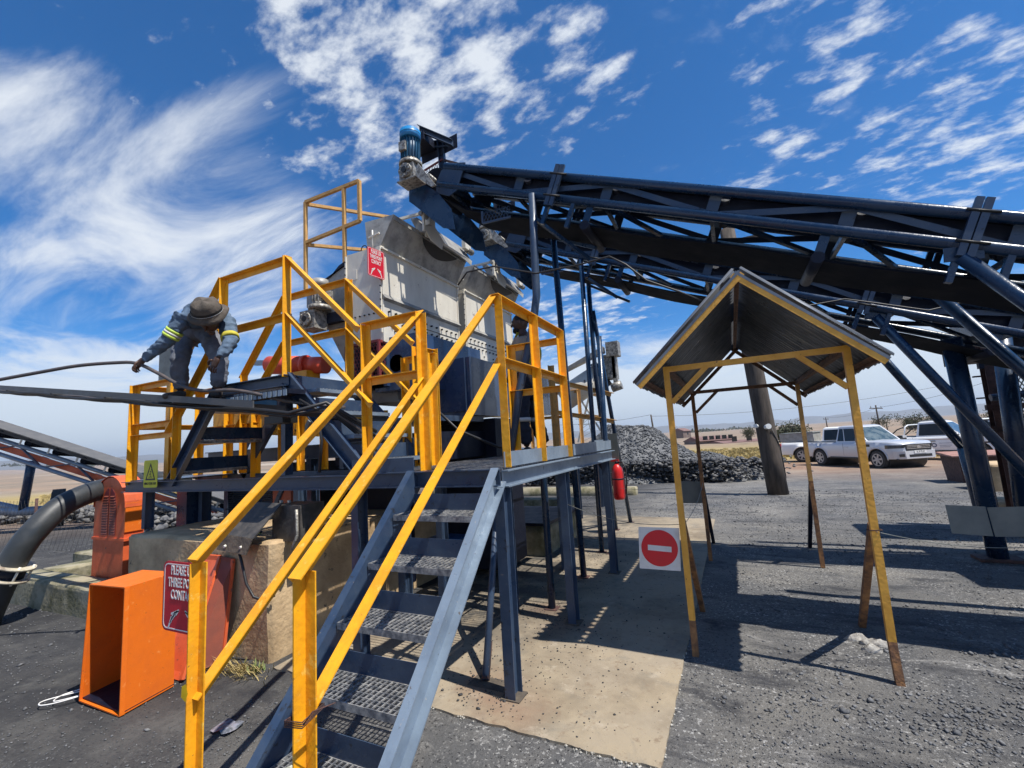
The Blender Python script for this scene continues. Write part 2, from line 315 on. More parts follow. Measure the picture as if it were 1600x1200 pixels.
def text_mesh(txt, size, sx=.62, bold=.0, depth=.0015, align='CENTER'):
    cu = bpy.data.curves.new('t', 'FONT'); cu.body = txt; cu.size = size; cu.align_x = align; cu.align_y = 'CENTER'; cu.offset = bold; cu.extrude = depth; cu.resolution_u = 3
    ob = bpy.data.objects.new('t', cu); C.objects.link(ob); bpy.context.view_layer.update()
    me = bpy.data.meshes.new_from_object(ob.evaluated_get(bpy.context.evaluated_depsgraph_get()))
    vs = [Vector((v.co.x*sx, v.co.y, v.co.z)) for v in me.vertices]; fs = [tuple(p.vertices) for p in me.polygons]
    C.objects.unlink(ob); bpy.data.objects.remove(ob); bpy.data.curves.remove(cu); bpy.data.meshes.remove(me)
    return vs, fs
def put_text(parent, name, txt, size, o, u, v, m='white', sx=.62, bold=0, off=.002):
    o = Vector(o); u = Vector(u).normalized(); v = Vector(v).normalized(); n = u.cross(v)
    vs, fs = text_mesh(txt, size, sx, bold, .0008); mb = MB(); mb.add([o+u*p.x+v*p.y+n*(p.z+off) for p in vs], fs)
    return mb.build(name, m, parent)
def round_rect(o, u, v, w, h, r, n=4):
    o = Vector(o); u = Vector(u); v = Vector(v); P = []
    for cx, cy, a0 in ((w-r, r, -90), (w-r, h-r, 0), (r, h-r, 90), (r, r, 180)):
        for i in range(n+1):
            a = math.radians(a0+90*i/n); P.append(o+u*(cx+r*math.cos(a))+v*(cy+r*math.sin(a)))
    return P
def ring_strip(mb, outer, inner, d):
    n = len(outer); d = Vector(d)
    for i in range(n):
        j = (i+1) % n; mb.hexa([outer[i], outer[j], inner[j], inner[i], outer[i]+d, outer[j]+d, inner[j]+d, inner[i]+d])
X, Y, Z = V(1, 0, 0), V(0, 1, 0), V(0, 0, 1)
# ================================================================ SETTING
def gz(x, y):
    r = max(0.0, y-10.0); z = -0.032*r if r < 14 else -0.448-0.014*min(r-14, 60)
    l = max(0.0, -x-14); return z-0.02*min(l, 60)*0.6
def fbm(x, y, s, o=3):
    return mnoise.fractal(Vector((x*s, y*s, 3.3)), 1.0, 2.0, o)
def ground():
    def axis(c0, c1, st, far, k):
        a = list(np.arange(c0, c1, st)); s = st
        p = c1
        while p < far: a.append(p); s *= k; p += s
        a.append(far); s = st; p = c0; l = []
        while p > -far: s *= k; p -= s; l.append(p)
        return sorted(set(l+a))
    xs = axis(-9, 5, .16, 6000, 1.22); ys = axis(-1, 11, .16, 6000, 1.22)
    vs = []
    for y in ys:
        for x in xs:
            z = gz(x, y)
            d = math.hypot(x, y)
            if d < 60:
                on = (-3.9 < x < -.3 and 2.2 < y < 9.2) or (-6 < x < -2.6 and 2.2 < y < 6)
                amp = 0.0 if on else min(1, d/6)*.5+.5
                z += amp*(fbm(x, y, .55)*.022+fbm(x, y, 2.2)*.008)
                z += .009*(0 if not on else 1)
            vs.append((x, y, z))
    n = len(xs); fs = [(j*n+i, j*n+i+1, (j+1)*n+i+1, (j+1)*n+i) for j in range(len(ys)-1) for i in range(n-1)]
    me = bpy.data.meshes.new('ground'); me.from_pydata(vs, [], fs); me.polygons.foreach_set('use_smooth', [True]*len(fs))
    o = bpy.data.objects.new('ground', me); C.objects.link(o); o['kind'] = 'structure'
    m = bpy.data.materials.new('coal_yard_ground'); m.use_nodes = True; nt = m.node_tree; N = nt.nodes; L = nt.links; b = N['Principled BSDF']; b.inputs['Roughness'].default_value = .92
    b.inputs['Specular IOR Level'].default_value = .25
    g = N.new('ShaderNodeNewGeometry'); P = g.outputs['Position']; sep = N.new('ShaderNodeSeparateXYZ'); L.new(P, sep.inputs[0])
    def nz(s, d=5, r=.6, dist=0, st=None):
        v = P
        if st: mp = N.new('ShaderNodeMapping'); L.new(P, mp.inputs[0]); mp.inputs['Scale'].default_value = st; mp.inputs['Rotation'].default_value = (0, 0, .5); v = mp.outputs[0]
        n = N.new('ShaderNodeTexNoise'); L.new(v, n.inputs['Vector']); n.inputs['Scale'].default_value = s; n.inputs['Detail'].default_value = d; n.inputs['Roughness'].default_value = r; n.inputs['Distortion'].default_value = dist; return n.outputs['Fac']
    def mr(v, a, b_, c=0, d=1):
        r = N.new('ShaderNodeMapRange'); L.new(v, r.inputs[0]); r.inputs[1].default_value = a; r.inputs[2].default_value = b_; r.inputs[3].default_value = c; r.inputs[4].default_value = d; return r.outputs[0]
    def mix(f, a, c):
        x = N.new('ShaderNodeMix'); x.data_type = 'RGBA'
        if isinstance(f, float): x.inputs[0].default_value = f
        else: L.new(f, x.inputs[0])
        for i, q in ((6, a), (7, c)):
            if isinstance(q, tuple): x.inputs[i].default_value = (*q, 1)
            else: L.new(q, x.inputs[i])
        return x.outputs[2]
    def mth(op, a, b_):
        q = N.new('ShaderNodeMath'); q.operation = op; q.use_clamp = True
        for i, w in enumerate((a, b_)):
            if isinstance(w, float): q.inputs[i].default_value = w
            else: L.new(w, q.inputs[i])
        return q.outputs[0]
    c = mix(mr(nz(.8, 8, .62, .3), .38, .66), (.110, .111, .114), (.170, .162, .150))
    c = mix(mr(nz(.45, 5, .65, .6), .47, .62), c, (.21, .198, .178))            # paler dusty patches
    c = mix(mr(nz(2.2, 5, .7), .56, .68), c, (.050, .051, .056))            # fine coal
    c = mix(mr(nz(1.1, 6, .75, .4, (1, 3.2, 1)), .60, .70), c, (.30, .29, .275))  # pale grit streaks
    sp = mth('MULTIPLY', mr(nz(46, 3, .7), .57, .63), mr(nz(1.4, 3), .38, .60)); c = mix(sp, c, (.46, .45, .43))
    c = mix(mr(nz(60, 2, .6), .60, .68), c, (.03, .03, .034))
    c = mix(mr(nz(1.6, 6, .7, .3, (.5, 2.6, 1)), .53, .66), c, (.062, .062, .066))
    sx_ = mr(sep.outputs[0], -1.6, -3.4); lw = mth('MULTIPLY', sx_, mr(nz(.7, 5), .25, .6, .55, 1.0)); c = mix(lw, c, mix(mr(nz(2.5, 7, .7), .5, .68), (.040, .040, .043), (.10, .097, .092)))
    # far: reddish soil, then dry yellow grass, then brown plain
    wob = nz(.06, 4)
    dist = N.new('ShaderNodeVectorMath'); dist.operation = 'LENGTH'; L.new(P, dist.inputs[0])
    dd = N.new('ShaderNodeMath'); dd.operation = 'ADD'; L.new(dist.outputs['Value'], dd.inputs[0]); L.new(mr(wob, 0, 1, -9, 9), dd.inputs[1]); D = dd.outputs[0]
    left = mr(sep.outputs[0], -8, -14)
    soil = mix(mr(nz(.5, 6), .4, .65), (.26, .165, .115), (.33, .25, .185))
    grass = mix(mr(nz(.35, 7, .7), .4, .62), (.40, .31, .12), (.30, .22, .10))
    grass = mix(mr(nz(.13, 4, .7), .55, .70), grass, (.15, .16, .07))
    plain = mix(mr(nz(.02, 6, .7, .2, (1, 3, 1)), .42, .6), (.30, .215, .15), (.20, .165, .125))
    plain = mix(mr(nz(.012, 5, .6), .56, .66), plain, (.40, .33, .26))
    c = mix(mr(D, 17, 27), c, soil)
    c = mix(mr(D, 29, 35), c, grass)
    c = mix(mr(D, 55, 95), c, plain)
    L.new(c, b.inputs['Base Color'])
    h = N.new('ShaderNodeMath'); h.operation = 'ADD'; L.new(nz(14, 8, .75), h.inputs[0])
    h2 = N.new('ShaderNodeMath'); h2.operation = 'MULTIPLY'; L.new(nz(70, 3, .6), h2.inputs[0]); h2.inputs[1].default_value = .35; L.new(h2.outputs[0], h.inputs[1])
    bp = N.new('ShaderNodeBump'); bp.inputs['Strength'].default_value = .9; bp.inputs['Distance'].default_value = .035; L.new(h.outputs[0], bp.inputs['Height']); L.new(bp.outputs[0], b.inputs['Normal'])
    me.materials.append(m)
ground()

def slab():
    # thin ragged concrete apron under the gantry
    x0, x1, y0, y1, zt = -3.30, -.48, 2.40, 8.95, .022
    P = []
    def ed(a, b, n, nx, ny, amp):
        for i in range(n):
            t = i/n; x = a[0]+(b[0]-a[0])*t; y = a[1]+(b[1]-a[1])*t; w = amp*(fbm(x*9+nx*7, y*9, 1.0, 4))
            P.append((x+nx*w, y+ny*w))
    ed((x0, y0+.05), (-1.9, y0+.03), 30, 0, 1, .03); ed((-1.9, y0+.03), (x1, y0-.02), 60, 0, 1, .020); ed((x1, y0-.02), (x1+.03, y1), 120, 1, 0, .010); ed((x1+.03, y1), (x0, y1+.25), 40, 0, 1, .05); ed((x0, y1+.25), (x0, y0+.05), 40, 1, 0, .04)
    bm = bmesh.new(); vt = [bm.verts.new((x, y, zt)) for x, y in P]; vb = [bm.verts.new((x, y, -.08)) for x, y in P]
    bm.faces.new(vt); n = len(P)
    for i in range(n): bm.faces.new((vt[i], vb[i], vb[(i+1) % n], vt[(i+1) % n]))
    me = bpy.data.meshes.new('concrete_slab'); bmesh.ops.recalc_face_normals(bm, faces=bm.faces); bm.to_mesh(me); bm.free()
    o = bpy.data.objects.new('concrete_slab', me); C.objects.link(o); o['kind'] = 'structure'
    m = bpy.data.materials.new('dusty_tan_concrete'); m.use_nodes = True; nt = m.node_tree; N = nt.nodes; L = nt.links; b = N['Principled BSDF']; b.inputs['Roughness'].default_value = .88; b.inputs['Specular IOR Level'].default_value = .3
    g = N.new('ShaderNodeNewGeometry'); P_ = g.outputs['Position']
    def nz(s, d=5, r=.6, dist=0):
        n = N.new('ShaderNodeTexNoise'); L.new(P_, n.inputs['Vector']); n.inputs['Scale'].default_value = s; n.inputs['Detail'].default_value = d; n.inputs['Roughness'].default_value = r; n.inputs['Distortion'].default_value = dist; return n.outputs['Fac']
    def mr(v, a, b_, c=0, d=1):
        r = N.new('ShaderNodeMapRange'); L.new(v, r.inputs[0]); r.inputs[1].default_value = a; r.inputs[2].default_value = b_; r.inputs[3].default_value = c; r.inputs[4].default_value = d; return r.outputs[0]
    def mix(f, a, c):
        x = N.new('ShaderNodeMix'); x.data_type = 'RGBA'; L.new(f, x.inputs[0])
        for i, q in ((6, a), (7, c)):
            if isinstance(q, tuple): x.inputs[i].default_value = (*q, 1)
            else: L.new(q, x.inputs[i])
        return x.outputs[2]
    c = mix(mr(nz(1.3, 6, .6, .4), .36, .66), (.305, .255, .190), (.345, .280, .190))
    c = mix(mr(nz(2.6, 6, .65, .6), .54, .68), c, (.23, .20, .155)); c = mix(mr(nz(.9, 5, .7), .47, .66), c, (.20, .16, .112))
    c = mix(mr(nz(6, 8, .7), .58, .72), c, (.40, .34, .26)); c = mix(mr(nz(16, 6, .7), .56, .68), c, (.23, .175, .12))
    # rust bleeding from the column feet
    st = None
    for (x, y, r) in ((-1.42, 2.62, .36), (-1.41, 3.82, .30), (-1.72, 4.12, .25), (-1.70, 5.15, .25), (-1.66, 2.8, .25)):
        v = N.new('ShaderNodeVectorMath'); v.operation = 'DISTANCE'; L.new(P_, v.inputs[0]); v.inputs[1].default_value = (x, y, .02)
        q = mr(v.outputs['Value'], r, .03)
        if st is None: st = q
        else:
            mm = N.new('ShaderNodeMath'); mm.operation = 'MAXIMUM'; L.new(st, mm.inputs[0]); L.new(q, mm.inputs[1]); st = mm.outputs[0]
    m2 = N.new('ShaderNodeMath'); m2.operation = 'MULTIPLY'; L.new(st, m2.inputs[0]); L.new(mr(nz(3.5, 5), .35, .6, .2, .75), m2.inputs[1]); c = mix(m2.outputs[0], c, (.22, .12, .08))
    # coal dust trodden over the part under the walkway
    sep = N.new('ShaderNodeSeparateXYZ'); L.new(P_, sep.inputs[0])
    dm = N.new('ShaderNodeMath'); dm.operation = 'MULTIPLY'; L.new(mr(sep.outputs[0], -1.1, -2.4), dm.inputs[0]); L.new(mr(nz(3.2, 7, .7, .5), .36, .56), dm.inputs[1])
    dn = N.new('ShaderNodeMath'); dn.operation = 'MULTIPLY'; L.new(dm.outputs[0], dn.inputs[0]); L.new(mr(sep.outputs[1], 2.9, 3.6), dn.inputs[1]); c = mix(dn.outputs[0], c, (.075, .07, .062))
    c = mix(mr(nz(38, 3, .6), .68, .72), c, (.08, .07, .06))
    L.new(c, b.inputs['Base Color'])
    bp = N.new('ShaderNodeBump'); bp.inputs['Strength'].default_value = .35; bp.inputs['Distance'].default_value = .012; L.new(nz(25, 8, .7), bp.inputs['Height']); L.new(bp.outputs[0], b.inputs['Normal'])
    me.materials.append(m)
    # spilled cement rim along the front and right edges
    rim = MB(); k = 0
    pts = [p for p in P if (p[1] < 2.5 and p[0] > -2.2) or (p[0] > -.56 and p[1] < 4.6)]
    for (x, y) in pts:
        for q in range(2):
            k += 1; s = random.uniform(.002, .007)
            if fbm(x*5, y*5, 1.0, 2) < -.1: continue
            xx = x+random.uniform(-.022, .006) if y > 2.5 else x+random.uniform(-.03, .03); yy = y+random.uniform(-.025, .012) if y < 2.5 else y+random.uniform(-.04, .04)
            rim.add([(xx+s*1.6, yy, zt-.004), (xx, yy+s, zt-.004), (xx-s*1.4, yy, zt-.004), (xx, yy-s, zt-.004), (xx, yy, zt+s*.5), (xx, yy, zt-.02)], [(0, 1, 4), (1, 2, 4), (2, 3, 4), (3, 0, 4), (1, 0, 5), (2, 1, 5), (3, 2, 5), (0, 3, 5)])
    o = rim.build('cement_rim', mat('spilled_pale_cement', (.52, .49, .42), .95, 0, (.36, .33, .27), 20)); tag(o, 'ragged pale cement crumbs along the edge of the tan slab', 'cement crumbs', kind='stuff')
slab()

ICO = None
def stones(name, pts, sizes, m, flat=.6, kind='stuff', label=None, cat=None, ico=False, smooth=False):
    global ICO
    n = len(pts)
    if ico:
        bm = bmesh.new(); bmesh.ops.create_icosphere(bm, subdivisions=1, radius=1); bv = np.array([v.co[:] for v in bm.verts]); bf = np.array([[v.index for v in f.verts] for f in bm.faces]); bm.free()
    else:
        bv = np.array([(1, 0, 0), (0, 1, 0), (-1, 0, 0), (0, -1, 0), (0, 0, 1), (0, 0, -1)], float); bf = np.array([(0, 1, 4), (1, 2, 4), (2, 3, 4), (3, 0, 4), (1, 0, 5), (2, 1, 5), (3, 2, 5), (0, 3, 5)])
    k = len(bv); v = np.repeat(bv[None], n, 0); v = v*(1+rng.uniform(-.34, .34, (n, k, 3)))
    v = v*(np.array([1, 1, flat])*(1+rng.uniform(-.3, .3, (n, 1, 3))))
    a = rng.uniform(0, 2*PI, n); t = rng.uniform(-.5, .5, n)
    ca, sa, ct, st_ = np.cos(a), np.sin(a), np.cos(t), np.sin(t)
    x = v[:, :, 0]; y = v[:, :, 1]*ct[:, None]-v[:, :, 2]*st_[:, None]; z = v[:, :, 1]*st_[:, None]+v[:, :, 2]*ct[:, None]
    v = np.stack([x*ca[:, None]-y*sa[:, None], x*sa[:, None]+y*ca[:, None], z], 2)*np.array(sizes)[:, None, None]+np.array(pts)[:, None, :]
    me = bpy.data.meshes.new(name); f = (bf[None]+np.arange(n)[:, None, None]*k).reshape(-1, 3)
    me.vertices.add(n*k); me.vertices.foreach_set('co', v.reshape(-1)); me.loops.add(f.size); me.loops.foreach_set('vertex_index', f.reshape(-1).astype(np.int32))
    me.polygons.add(len(f)); me.polygons.foreach_set('loop_start', np.arange(0, f.size, 3, dtype=np.int32)); me.polygons.foreach_set('loop_total', np.full(len(f), 3, dtype=np.int32)); me.update(calc_edges=True); me.validate()
    me.materials.append(Mt[m]); o = bpy.data.objects.new(name, me); C.objects.link(o); return tag(o, label, cat, kind=kind)
# gravel on the yard, denser and finer close by
pts = []; sz = []
def inslab(x, y): return -3.34 < x < -.47 and 2.36 < y < 9.0
while len(pts) < 30000:
    r = 1.2+13*random.random()**1.5; a = random.uniform(-1.35, 1.05)
    x, y = r*math.sin(a), r*math.cos(a)
    if inslab(x, y) or (-5.6 < x < -3.4 and 2.4 < y < 6): continue
    if fbm(x, y, .9, 2) < random.uniform(-.5, .45): continue
    s = random.uniform(.0022, .0055)*(1+.16*r)*(2.0 if random.random() < .03 else 1); pts.append((x, y, gz(x, y)+.002+fbm(x, y, .55)*.022*min(1, .5+math.hypot(x, y)/12)+fbm(x, y, 2.2)*.008*min(1, .5+math.hypot(x, y)/12)+s*.25)); sz.append(s)
stones('gravel', pts, sz, 'pebble', label='loose grey gravel and coal grit strewn over the yard', cat='gravel')
pts = []; sz = []
while len(pts) < 1900:
    x, y = random.gauss(1.5, .75), random.gauss(3.2, .6)
    if x < -.35 or y < 1.6 or fbm(x, y, 1.3, 2) < -.1: continue
    s = random.uniform(.006, .016)*(1.6 if random.random() < .06 else 1); pts.append((x, y, gz(x, y)+fbm(x, y, .55)*.018+s*.3)); sz.append(s)
stones('coarse_stones', pts, sz, 'pebble', label='coarser grey stones lying on the yard at the lower right', cat='stones')
# coal crumbs on the slab, thick under the walkway and round the column feet
pts = []; sz = []
while len(pts) < 1900:
    q = random.random()
    if q < .12: x, y = random.uniform(-2.4, -.5), random.uniform(2.45, 8)
    elif q < .35: x, y = random.gauss(-1.5, .45), random.gauss(3.3, .7)
    elif q < .8: x, y = random.gauss(-2.0, .35), random.gauss(4.8, 1.5)
    else:
        c = random.choice(((-1.44, 2.66), (-1.45, 3.85), (-1.72, 4.15), (-1.7, 5.16), (-1.65, 2.76), (-1.75, 6.25))); x, y = random.gauss(c[0]-.05, .11), random.gauss(c[1]-.02, .10)
    if not (-3.3 < x < -.52 and 2.46 < y < 8.9): continue
    s = random.uniform(.0025, .008)*(1.8 if random.random() < .05 else 1); pts.append((x, y, .022+s*.4)); sz.append(s)
stones('coal_crumbs', pts, sz, 'coal_dark', label='black coal crumbs scattered over the tan slab', cat='coal crumbs')

# coal stockpile and its broken retaining ridge
def pile_h(x, y):
    c = V(-3.6, 20.4); dx, dy = (x+4.2)/3.9, (y-20.6)/3.6; r = math.hypot(dx, dy); h = min(2.35, 3.0*max(0, 1-r)**1.0)+.1*math.sin(x*2)*(r < .3)
    dx2, dy2 = (x+1.0)/2.6, (y-20.2)/2.6; h = max(h, 1.05*max(0, 1-math.hypot(dx2, dy2))**.7)
    return h
pm = MB(); nx, ny = 90, 70; xs = np.linspace(-9, 2.2, nx); ys = np.linspace(16.6, 25, ny)
vs = []
for y in ys:
    for x in xs:
        h = pile_h(x, y); vs.append((x, y, gz(x, y)-.05+h+(fbm(x, y, 1.6, 5)*.10+fbm(x, y, 6, 3)*.04 if h > .03 else 0)))
pm.add(vs, [(j*nx+i, j*nx+i+1, (j+1)*nx+i+1, (j+1)*nx+i) for j in range(ny-1) for i in range(nx-1)])
o = pm.build('coal_pile', 'coal'); tag(o, 'tall stockpile of broken grey coal behind the far posts', 'coal pile', kind='stuff')
pts = []; sz = []
while len(pts) < 9000:
    x, y = random.uniform(-8.5, 2), random.uniform(16.8, 23); h = pile_h(x, y)
    if h < .04: continue
    s = random.uniform(.028, .062); pts.append((x, y, gz(x, y)-.03+h+fbm(x, y, 1.6, 5)*.10)); sz.append(s)
stones('coal_lumps', pts, sz, 'coal', flat=.75, label='fist sized coal lumps covering the grey stockpile', cat='coal lumps')
pts = []; sz = []
for k in range(2600):   # dumped slabs that hold the toe of the pile
    t = random.random(); x = -7.8+t*9.0; y = 17.1+.55*math.sin(t*3)+random.uniform(-.25, .35)+(1.9 if x > -.6 else 0)*min(1, (x+.6)/.8 if x > -.6 else 0)
    s = random.uniform(.06, .13); pts.append((x, y, gz(x, y)+random.uniform(0, .80 if x < .3 else .7))); sz.append(s)
stones('rock_ridge', pts, sz, 'coal_dark', flat=.6, label='rough dark bank of rock slabs along the foot of the stockpile', cat='rock bank')
pts = []; sz = []
for k in range(330):
    x = random.gauss(-.1, .8); y = random.uniform(16.85, 18.6)+max(0, x+.4)*.9; s = random.uniform(.05, .11); pts.append((x, y, gz(x, y)+random.uniform(.1, .78))); sz.append(s)
stones('pale_rubble', pts, sz, 'stone', flat=.5, label='paler rubble tipped at the right end of the stockpile', cat='rubble')
# rubble bank on the left beyond the hose
pts = []; sz = []
for k in range(900):
    t = random.random(); x = -24+t*11; y = 6.3+t*2.4+random.gauss(0, .35); s = random.uniform(.06, .18); pts.append((x, y, gz(x, y)+random.uniform(0, .38))); sz.append(s)
stones('rock_bank', pts, sz, 'stone', flat=.65, label='low bank of grey rocks beyond the trailer wheel', cat='rock bank')
pts = []; sz = []
for k in range(520):
    t = random.random(); x = -13.2+t*4.2; y = 6.4+t*1.2+random.gauss(0, .25); s = random.uniform(.05, .14); pts.append((x, y, random.uniform(0, .30))); sz.append(s)
stones('rock_heap', pts, sz, 'stone', flat=.65, label='heap of broken rock behind the orange pulley guard', cat='rock heap')

# hills on the horizon
def hills(name, R, prof, col, a0, a1, n=260, depth=900, base=-60):
    mb = MB(); vs = []
    for i in range(n+1):
        a = a0+(a1-a0)*i/n; h = prof(a)
        for rr, hh in ((R, base), (R+depth*.45, h*.75), (R+depth, h), (R+depth*2, base)):
            vs.append((rr*math.sin(a), rr*math.cos(a), hh))
    mb.add(vs, [(i*4+k, (i+1)*4+k, (i+1)*4+k+1, i*4+k+1) for i in range(n) for k in range(3)], True)
    o = mb.build(name, mat(name+'_earth', col, .95, 0, tuple(c*.75 for c in col), .004, (.4, .6))); o['kind'] = 'structure'
def nf(a, s, k): return mnoise.fractal(Vector((a*s, k, 0)), 1, 2, 5)
hills('hills', 4200, lambda a: 14+max(0, 46+38*nf(a, 5, 2.2)+24*nf(a, 18, 4)+(26 if a < -.7 else 0)*min(1, max(0, (-a-.7)*2))), (.16, .15, .13), -1.5, 1.2)
hills('low_plain_ridge', 1500, lambda a: -4+12*nf(a, 7, 8)+(12 if a < -.5 else 0)*min(1, max(0, (-a-.5)*2)), (.30, .22, .16), -1.5, 1.2, depth=500, base=-30)
# air between here and the hills
hb = MB().box((-8000, -8000, -70), (8000, 8000, 175)); 
hm = bpy.data.materials.new('pale_dusty_air'); hm.use_nodes = True; hn = hm.node_tree; hn.nodes.clear(); ho = hn.nodes.new('ShaderNodeOutputMaterial'); hv = hn.nodes.new('ShaderNodeVolumePrincipled'); hv.inputs['Density'].default_value = .00021; hv.inputs['Color'].default_value = (.72, .82, .95, 1); hv.inputs['Anisotropy'].default_value = .2; hn.links.new(hv.outputs[0], ho.inputs['Volume'])
HAZE = True
if HAZE:
    o = hb.build('haze', hm); o['kind'] = 'stuff'

# far buildings, bushes and poles
def at(px_, py_, d, z=None):   # a place d metres off in the direction of a landmark
    v = fwd*705+r2*(px_-800)-u2*(py_-600); p = Vector((0, 0, 1.6))+v*(d/705); return p
def far_bldg(label, px0, px1, py, d, h, roof_h, wins):
    a = at(px0, py, d); b = at(px1, py, d*1.02); a.z = b.z = min(a.z, b.z); u = (b-a).normalized(); n = Vector((-u.y, u.x, 0)); t = thing('farm_building', label, 'building', a)
    Wd = 5; zz = Vector((0, 0, 1))
    MB().hexa([a-zz*1.5, b-zz*1.5, b+n*Wd-zz*1.5, a+n*Wd-zz*1.5, a+zz*h, b+zz*h, b+n*Wd+zz*h, a+n*Wd+zz*h]).build('wall', 'mud_wall', t)
    e = -n*.4; m2 = n*(Wd/2); rf = MB(); rf.add([a+e+zz*h*.98, b+e+zz*h*.98, b+m2+zz*(h+roof_h), a+m2+zz*(h+roof_h), a+n*(Wd+.4)+zz*h*.98, b+n*(Wd+.4)+zz*h*.98, a+e+zz*(h*.98-.1), b+e+zz*(h*.98-.1), b+n*(Wd+.4)+zz*(h*.98-.1), a+n*(Wd+.4)+zz*(h*.98-.1)],
        [(0, 1, 2, 3), (3, 2, 5, 4), (0, 3, 4), (1, 5, 2), (6, 7, 1, 0), (4, 5, 8, 9), (6, 9, 8, 7)]); rf.build('roof', 'roof_red', t)
    for w in range(wins):
        c = a+u*((b-a).length*(w+.7)/(wins+.4)); MB().hexa([c-n*.02+zz*.9, c+u*1.1-n*.02+zz*.9, c+u*1.1+n*.02+zz*.9, c+n*.02+zz*.9, c-n*.02+zz*1.9, c+u*1.1-n*.02+zz*1.9, c+u*1.1+n*.02+zz*1.9, c+n*.02+zz*1.9]).build('window', 'glass', t)
far_bldg('long low building with a reddish iron roof seen through the shelter', 1092, 1146, 693, 92, 1.0, .85, 5)
far_bldg('lower dark walled shed joined to the right of the red roofed building', 1128, 1206, 693, 88, .75, .35, 3)
far_bldg('tiny pale roofed farmhouse left of the red roofed building', 1068, 1080, 682, 190, 2.6, 1.2, 1)
def bush(label, px_, py_, d, w, h, n, group=None):
    c = at(px_, py_, d); t = thing('bush', label, 'bush', c, group)
    MB().cyl(c-Z*.5, c+Z*h*.5, w*.03, 6, w*.015).build('trunk', 'wood', t)
    rs = np.random.default_rng(int(px_)); P = []; 
    cl = [(rs.normal(0, w*.26), rs.normal(0, w*.2), h*(.35+.5*rs.random())) for _ in range(14)]
    L = MB()
    for k in range(n):
        q = cl[rs.integers(14)]; p = c+Vector((q[0], q[1], q[2]))+Vector(rs.normal(0, 1, 3))*w*.11; p.z = max(p.z, c.z+.05)
        s = w*.026; a = Vector(rs.normal(0, 1, 3)).normalized()*s; b = Vector(rs.normal(0, 1, 3)).normalized()*s; L.add([p-a, p+b, p+a, p-b], [(0, 1, 2, 3)])
    L.build('crown', 'bush', t)
bush('wide dark bush standing just right of the timber pole', 1237, 690, 62, 4.6, 2.0, 5200)
bush('small round bush left of the timber pole', 1174, 684, 78, 2.6, 1.7, 2200)
bush('dark tree beside the bonnet of the white pickup', 1437, 676, 62, 3.2, 2.4, 3600)
bush('thin grey treetops behind the silver pickup cab', 1386, 668, 70, 3.0, 1.8, 1200)
bush('pale leafless bush far right behind the white car', 1562, 672, 60, 3.0, 3.2, 1000)
def tree_line(px0, px1, py, d, n, lab):
    L = MB()
    for k in range(n):
        p = at(random.uniform(px0, px1), py, d*random.uniform(.95, 1.05)); s = random.uniform(2.5, 7)
        for q in range(26):
            pp = p+Vector((random.gauss(0, s), random.gauss(0, s*.5), abs(random.gauss(0, s*.35)))); a = V(random.uniform(-1, 1), random.uniform(-1, 1), random.uniform(-1, 1))*s*.3; b = V(random.uniform(-1, 1), random.uniform(-1, 1), random.uniform(-1, 1))*s*.3; L.add([pp-a, pp+b, pp+a, pp-b], [(0, 1, 2, 3)])
    o = L.build('tree_belt', 'bush'); tag(o, lab, 'tree belt', kind='stuff')
tree_line(1082, 1125, 675, 700, 22, 'far line of dark trees on the plain left of the timber pole')
tree_line(1140, 1190, 671, 800, 16, 'far scattered trees on the plain above the red roof')
tree_line(1265, 1420, 672, 600, 40, 'far line of trees behind the parked pickups')
tree_line(0, 200, 716+12, 900, 30, 'far dark specks of trees on the left plain')
def upole(label, px_, pyb, pyt, d, arm=0, r=.13, group=None):
    b = at(px_[0], pyb, d); tp = at(px_[1], pyt, d); t = thing('utility_pole', label, 'utility pole', b, group)
    MB().cyl(b-Z*.6, tp, r, 10, r*.75).build('pole', 'wood', t)
    if arm:
        s = r2; MB().rect(tp-Z*.5-s*arm, tp-Z*.5+s*arm, .12, .12).build('crossarm', 'wood', t)
        for q in (-.8, 0, .8): MB().cyl(tp-Z*.44+s*arm*q, tp-Z*.14+s*arm*q, .05, 8).build('insulator', 'plate_grey', t)
    return tp
tA = upole('distant utility pole above the stockpile shoulder', (1022, 1017), 676, 648, 62)
tB = upole('distant pole with a crossarm above the silver pickup', (1374, 1368), 664, 633, 70, 1.0)
tC = upole('thin distant pole left of the silver pickup cab', (1292, 1290), 664, 652, 120, .7, .14)
# timber pole near the shelter
pb = V(.85, 13.1, gz(.85, 13.1)); pt_ = V(.47, 13.3, 7.0)
t = thing('timber_pole', 'thick tarred timber pole with a white lamp standing behind the shelter', 'pole', pb)
MB().path([pb+(pt_-pb)*k/8 for k in range(9)], .2, 16, [.235-.006*k for k in range(9)]).build('pole', 'wood', t)
c = pb+(pt_-pb)*.235; MB().cyl(c+V(.0, -.24, 0), c+V(.05, -.42, .02), .055, 16, .065).build('lamp', 'white', t); MB().cyl(c+V(-.2, -.2, .04), c+V(-.23, -.3, .05), .05, 10).build('bracket', 'white', t)
MB().path([c+V(.12, -.22, -.05), c+V(.26, -.1, -.5), c+V(.3, -.05, -1.2), c+V(.26, -.1, -1.6)], .012, 6).build('cable', 'cable', t)
MB().rect(V(.47, 13.25, 6.6)-X*.55, V(.47, 13.25, 6.6)+X*.75, .10, .10).build('crossarm', 'wood', t)
for q in (-.45, .65): MB().cyl(V(.47+q, 13.25, 6.65), V(.47+q, 13.25, 6.9), .05, 8).build('insulator', 'plate_grey', t)
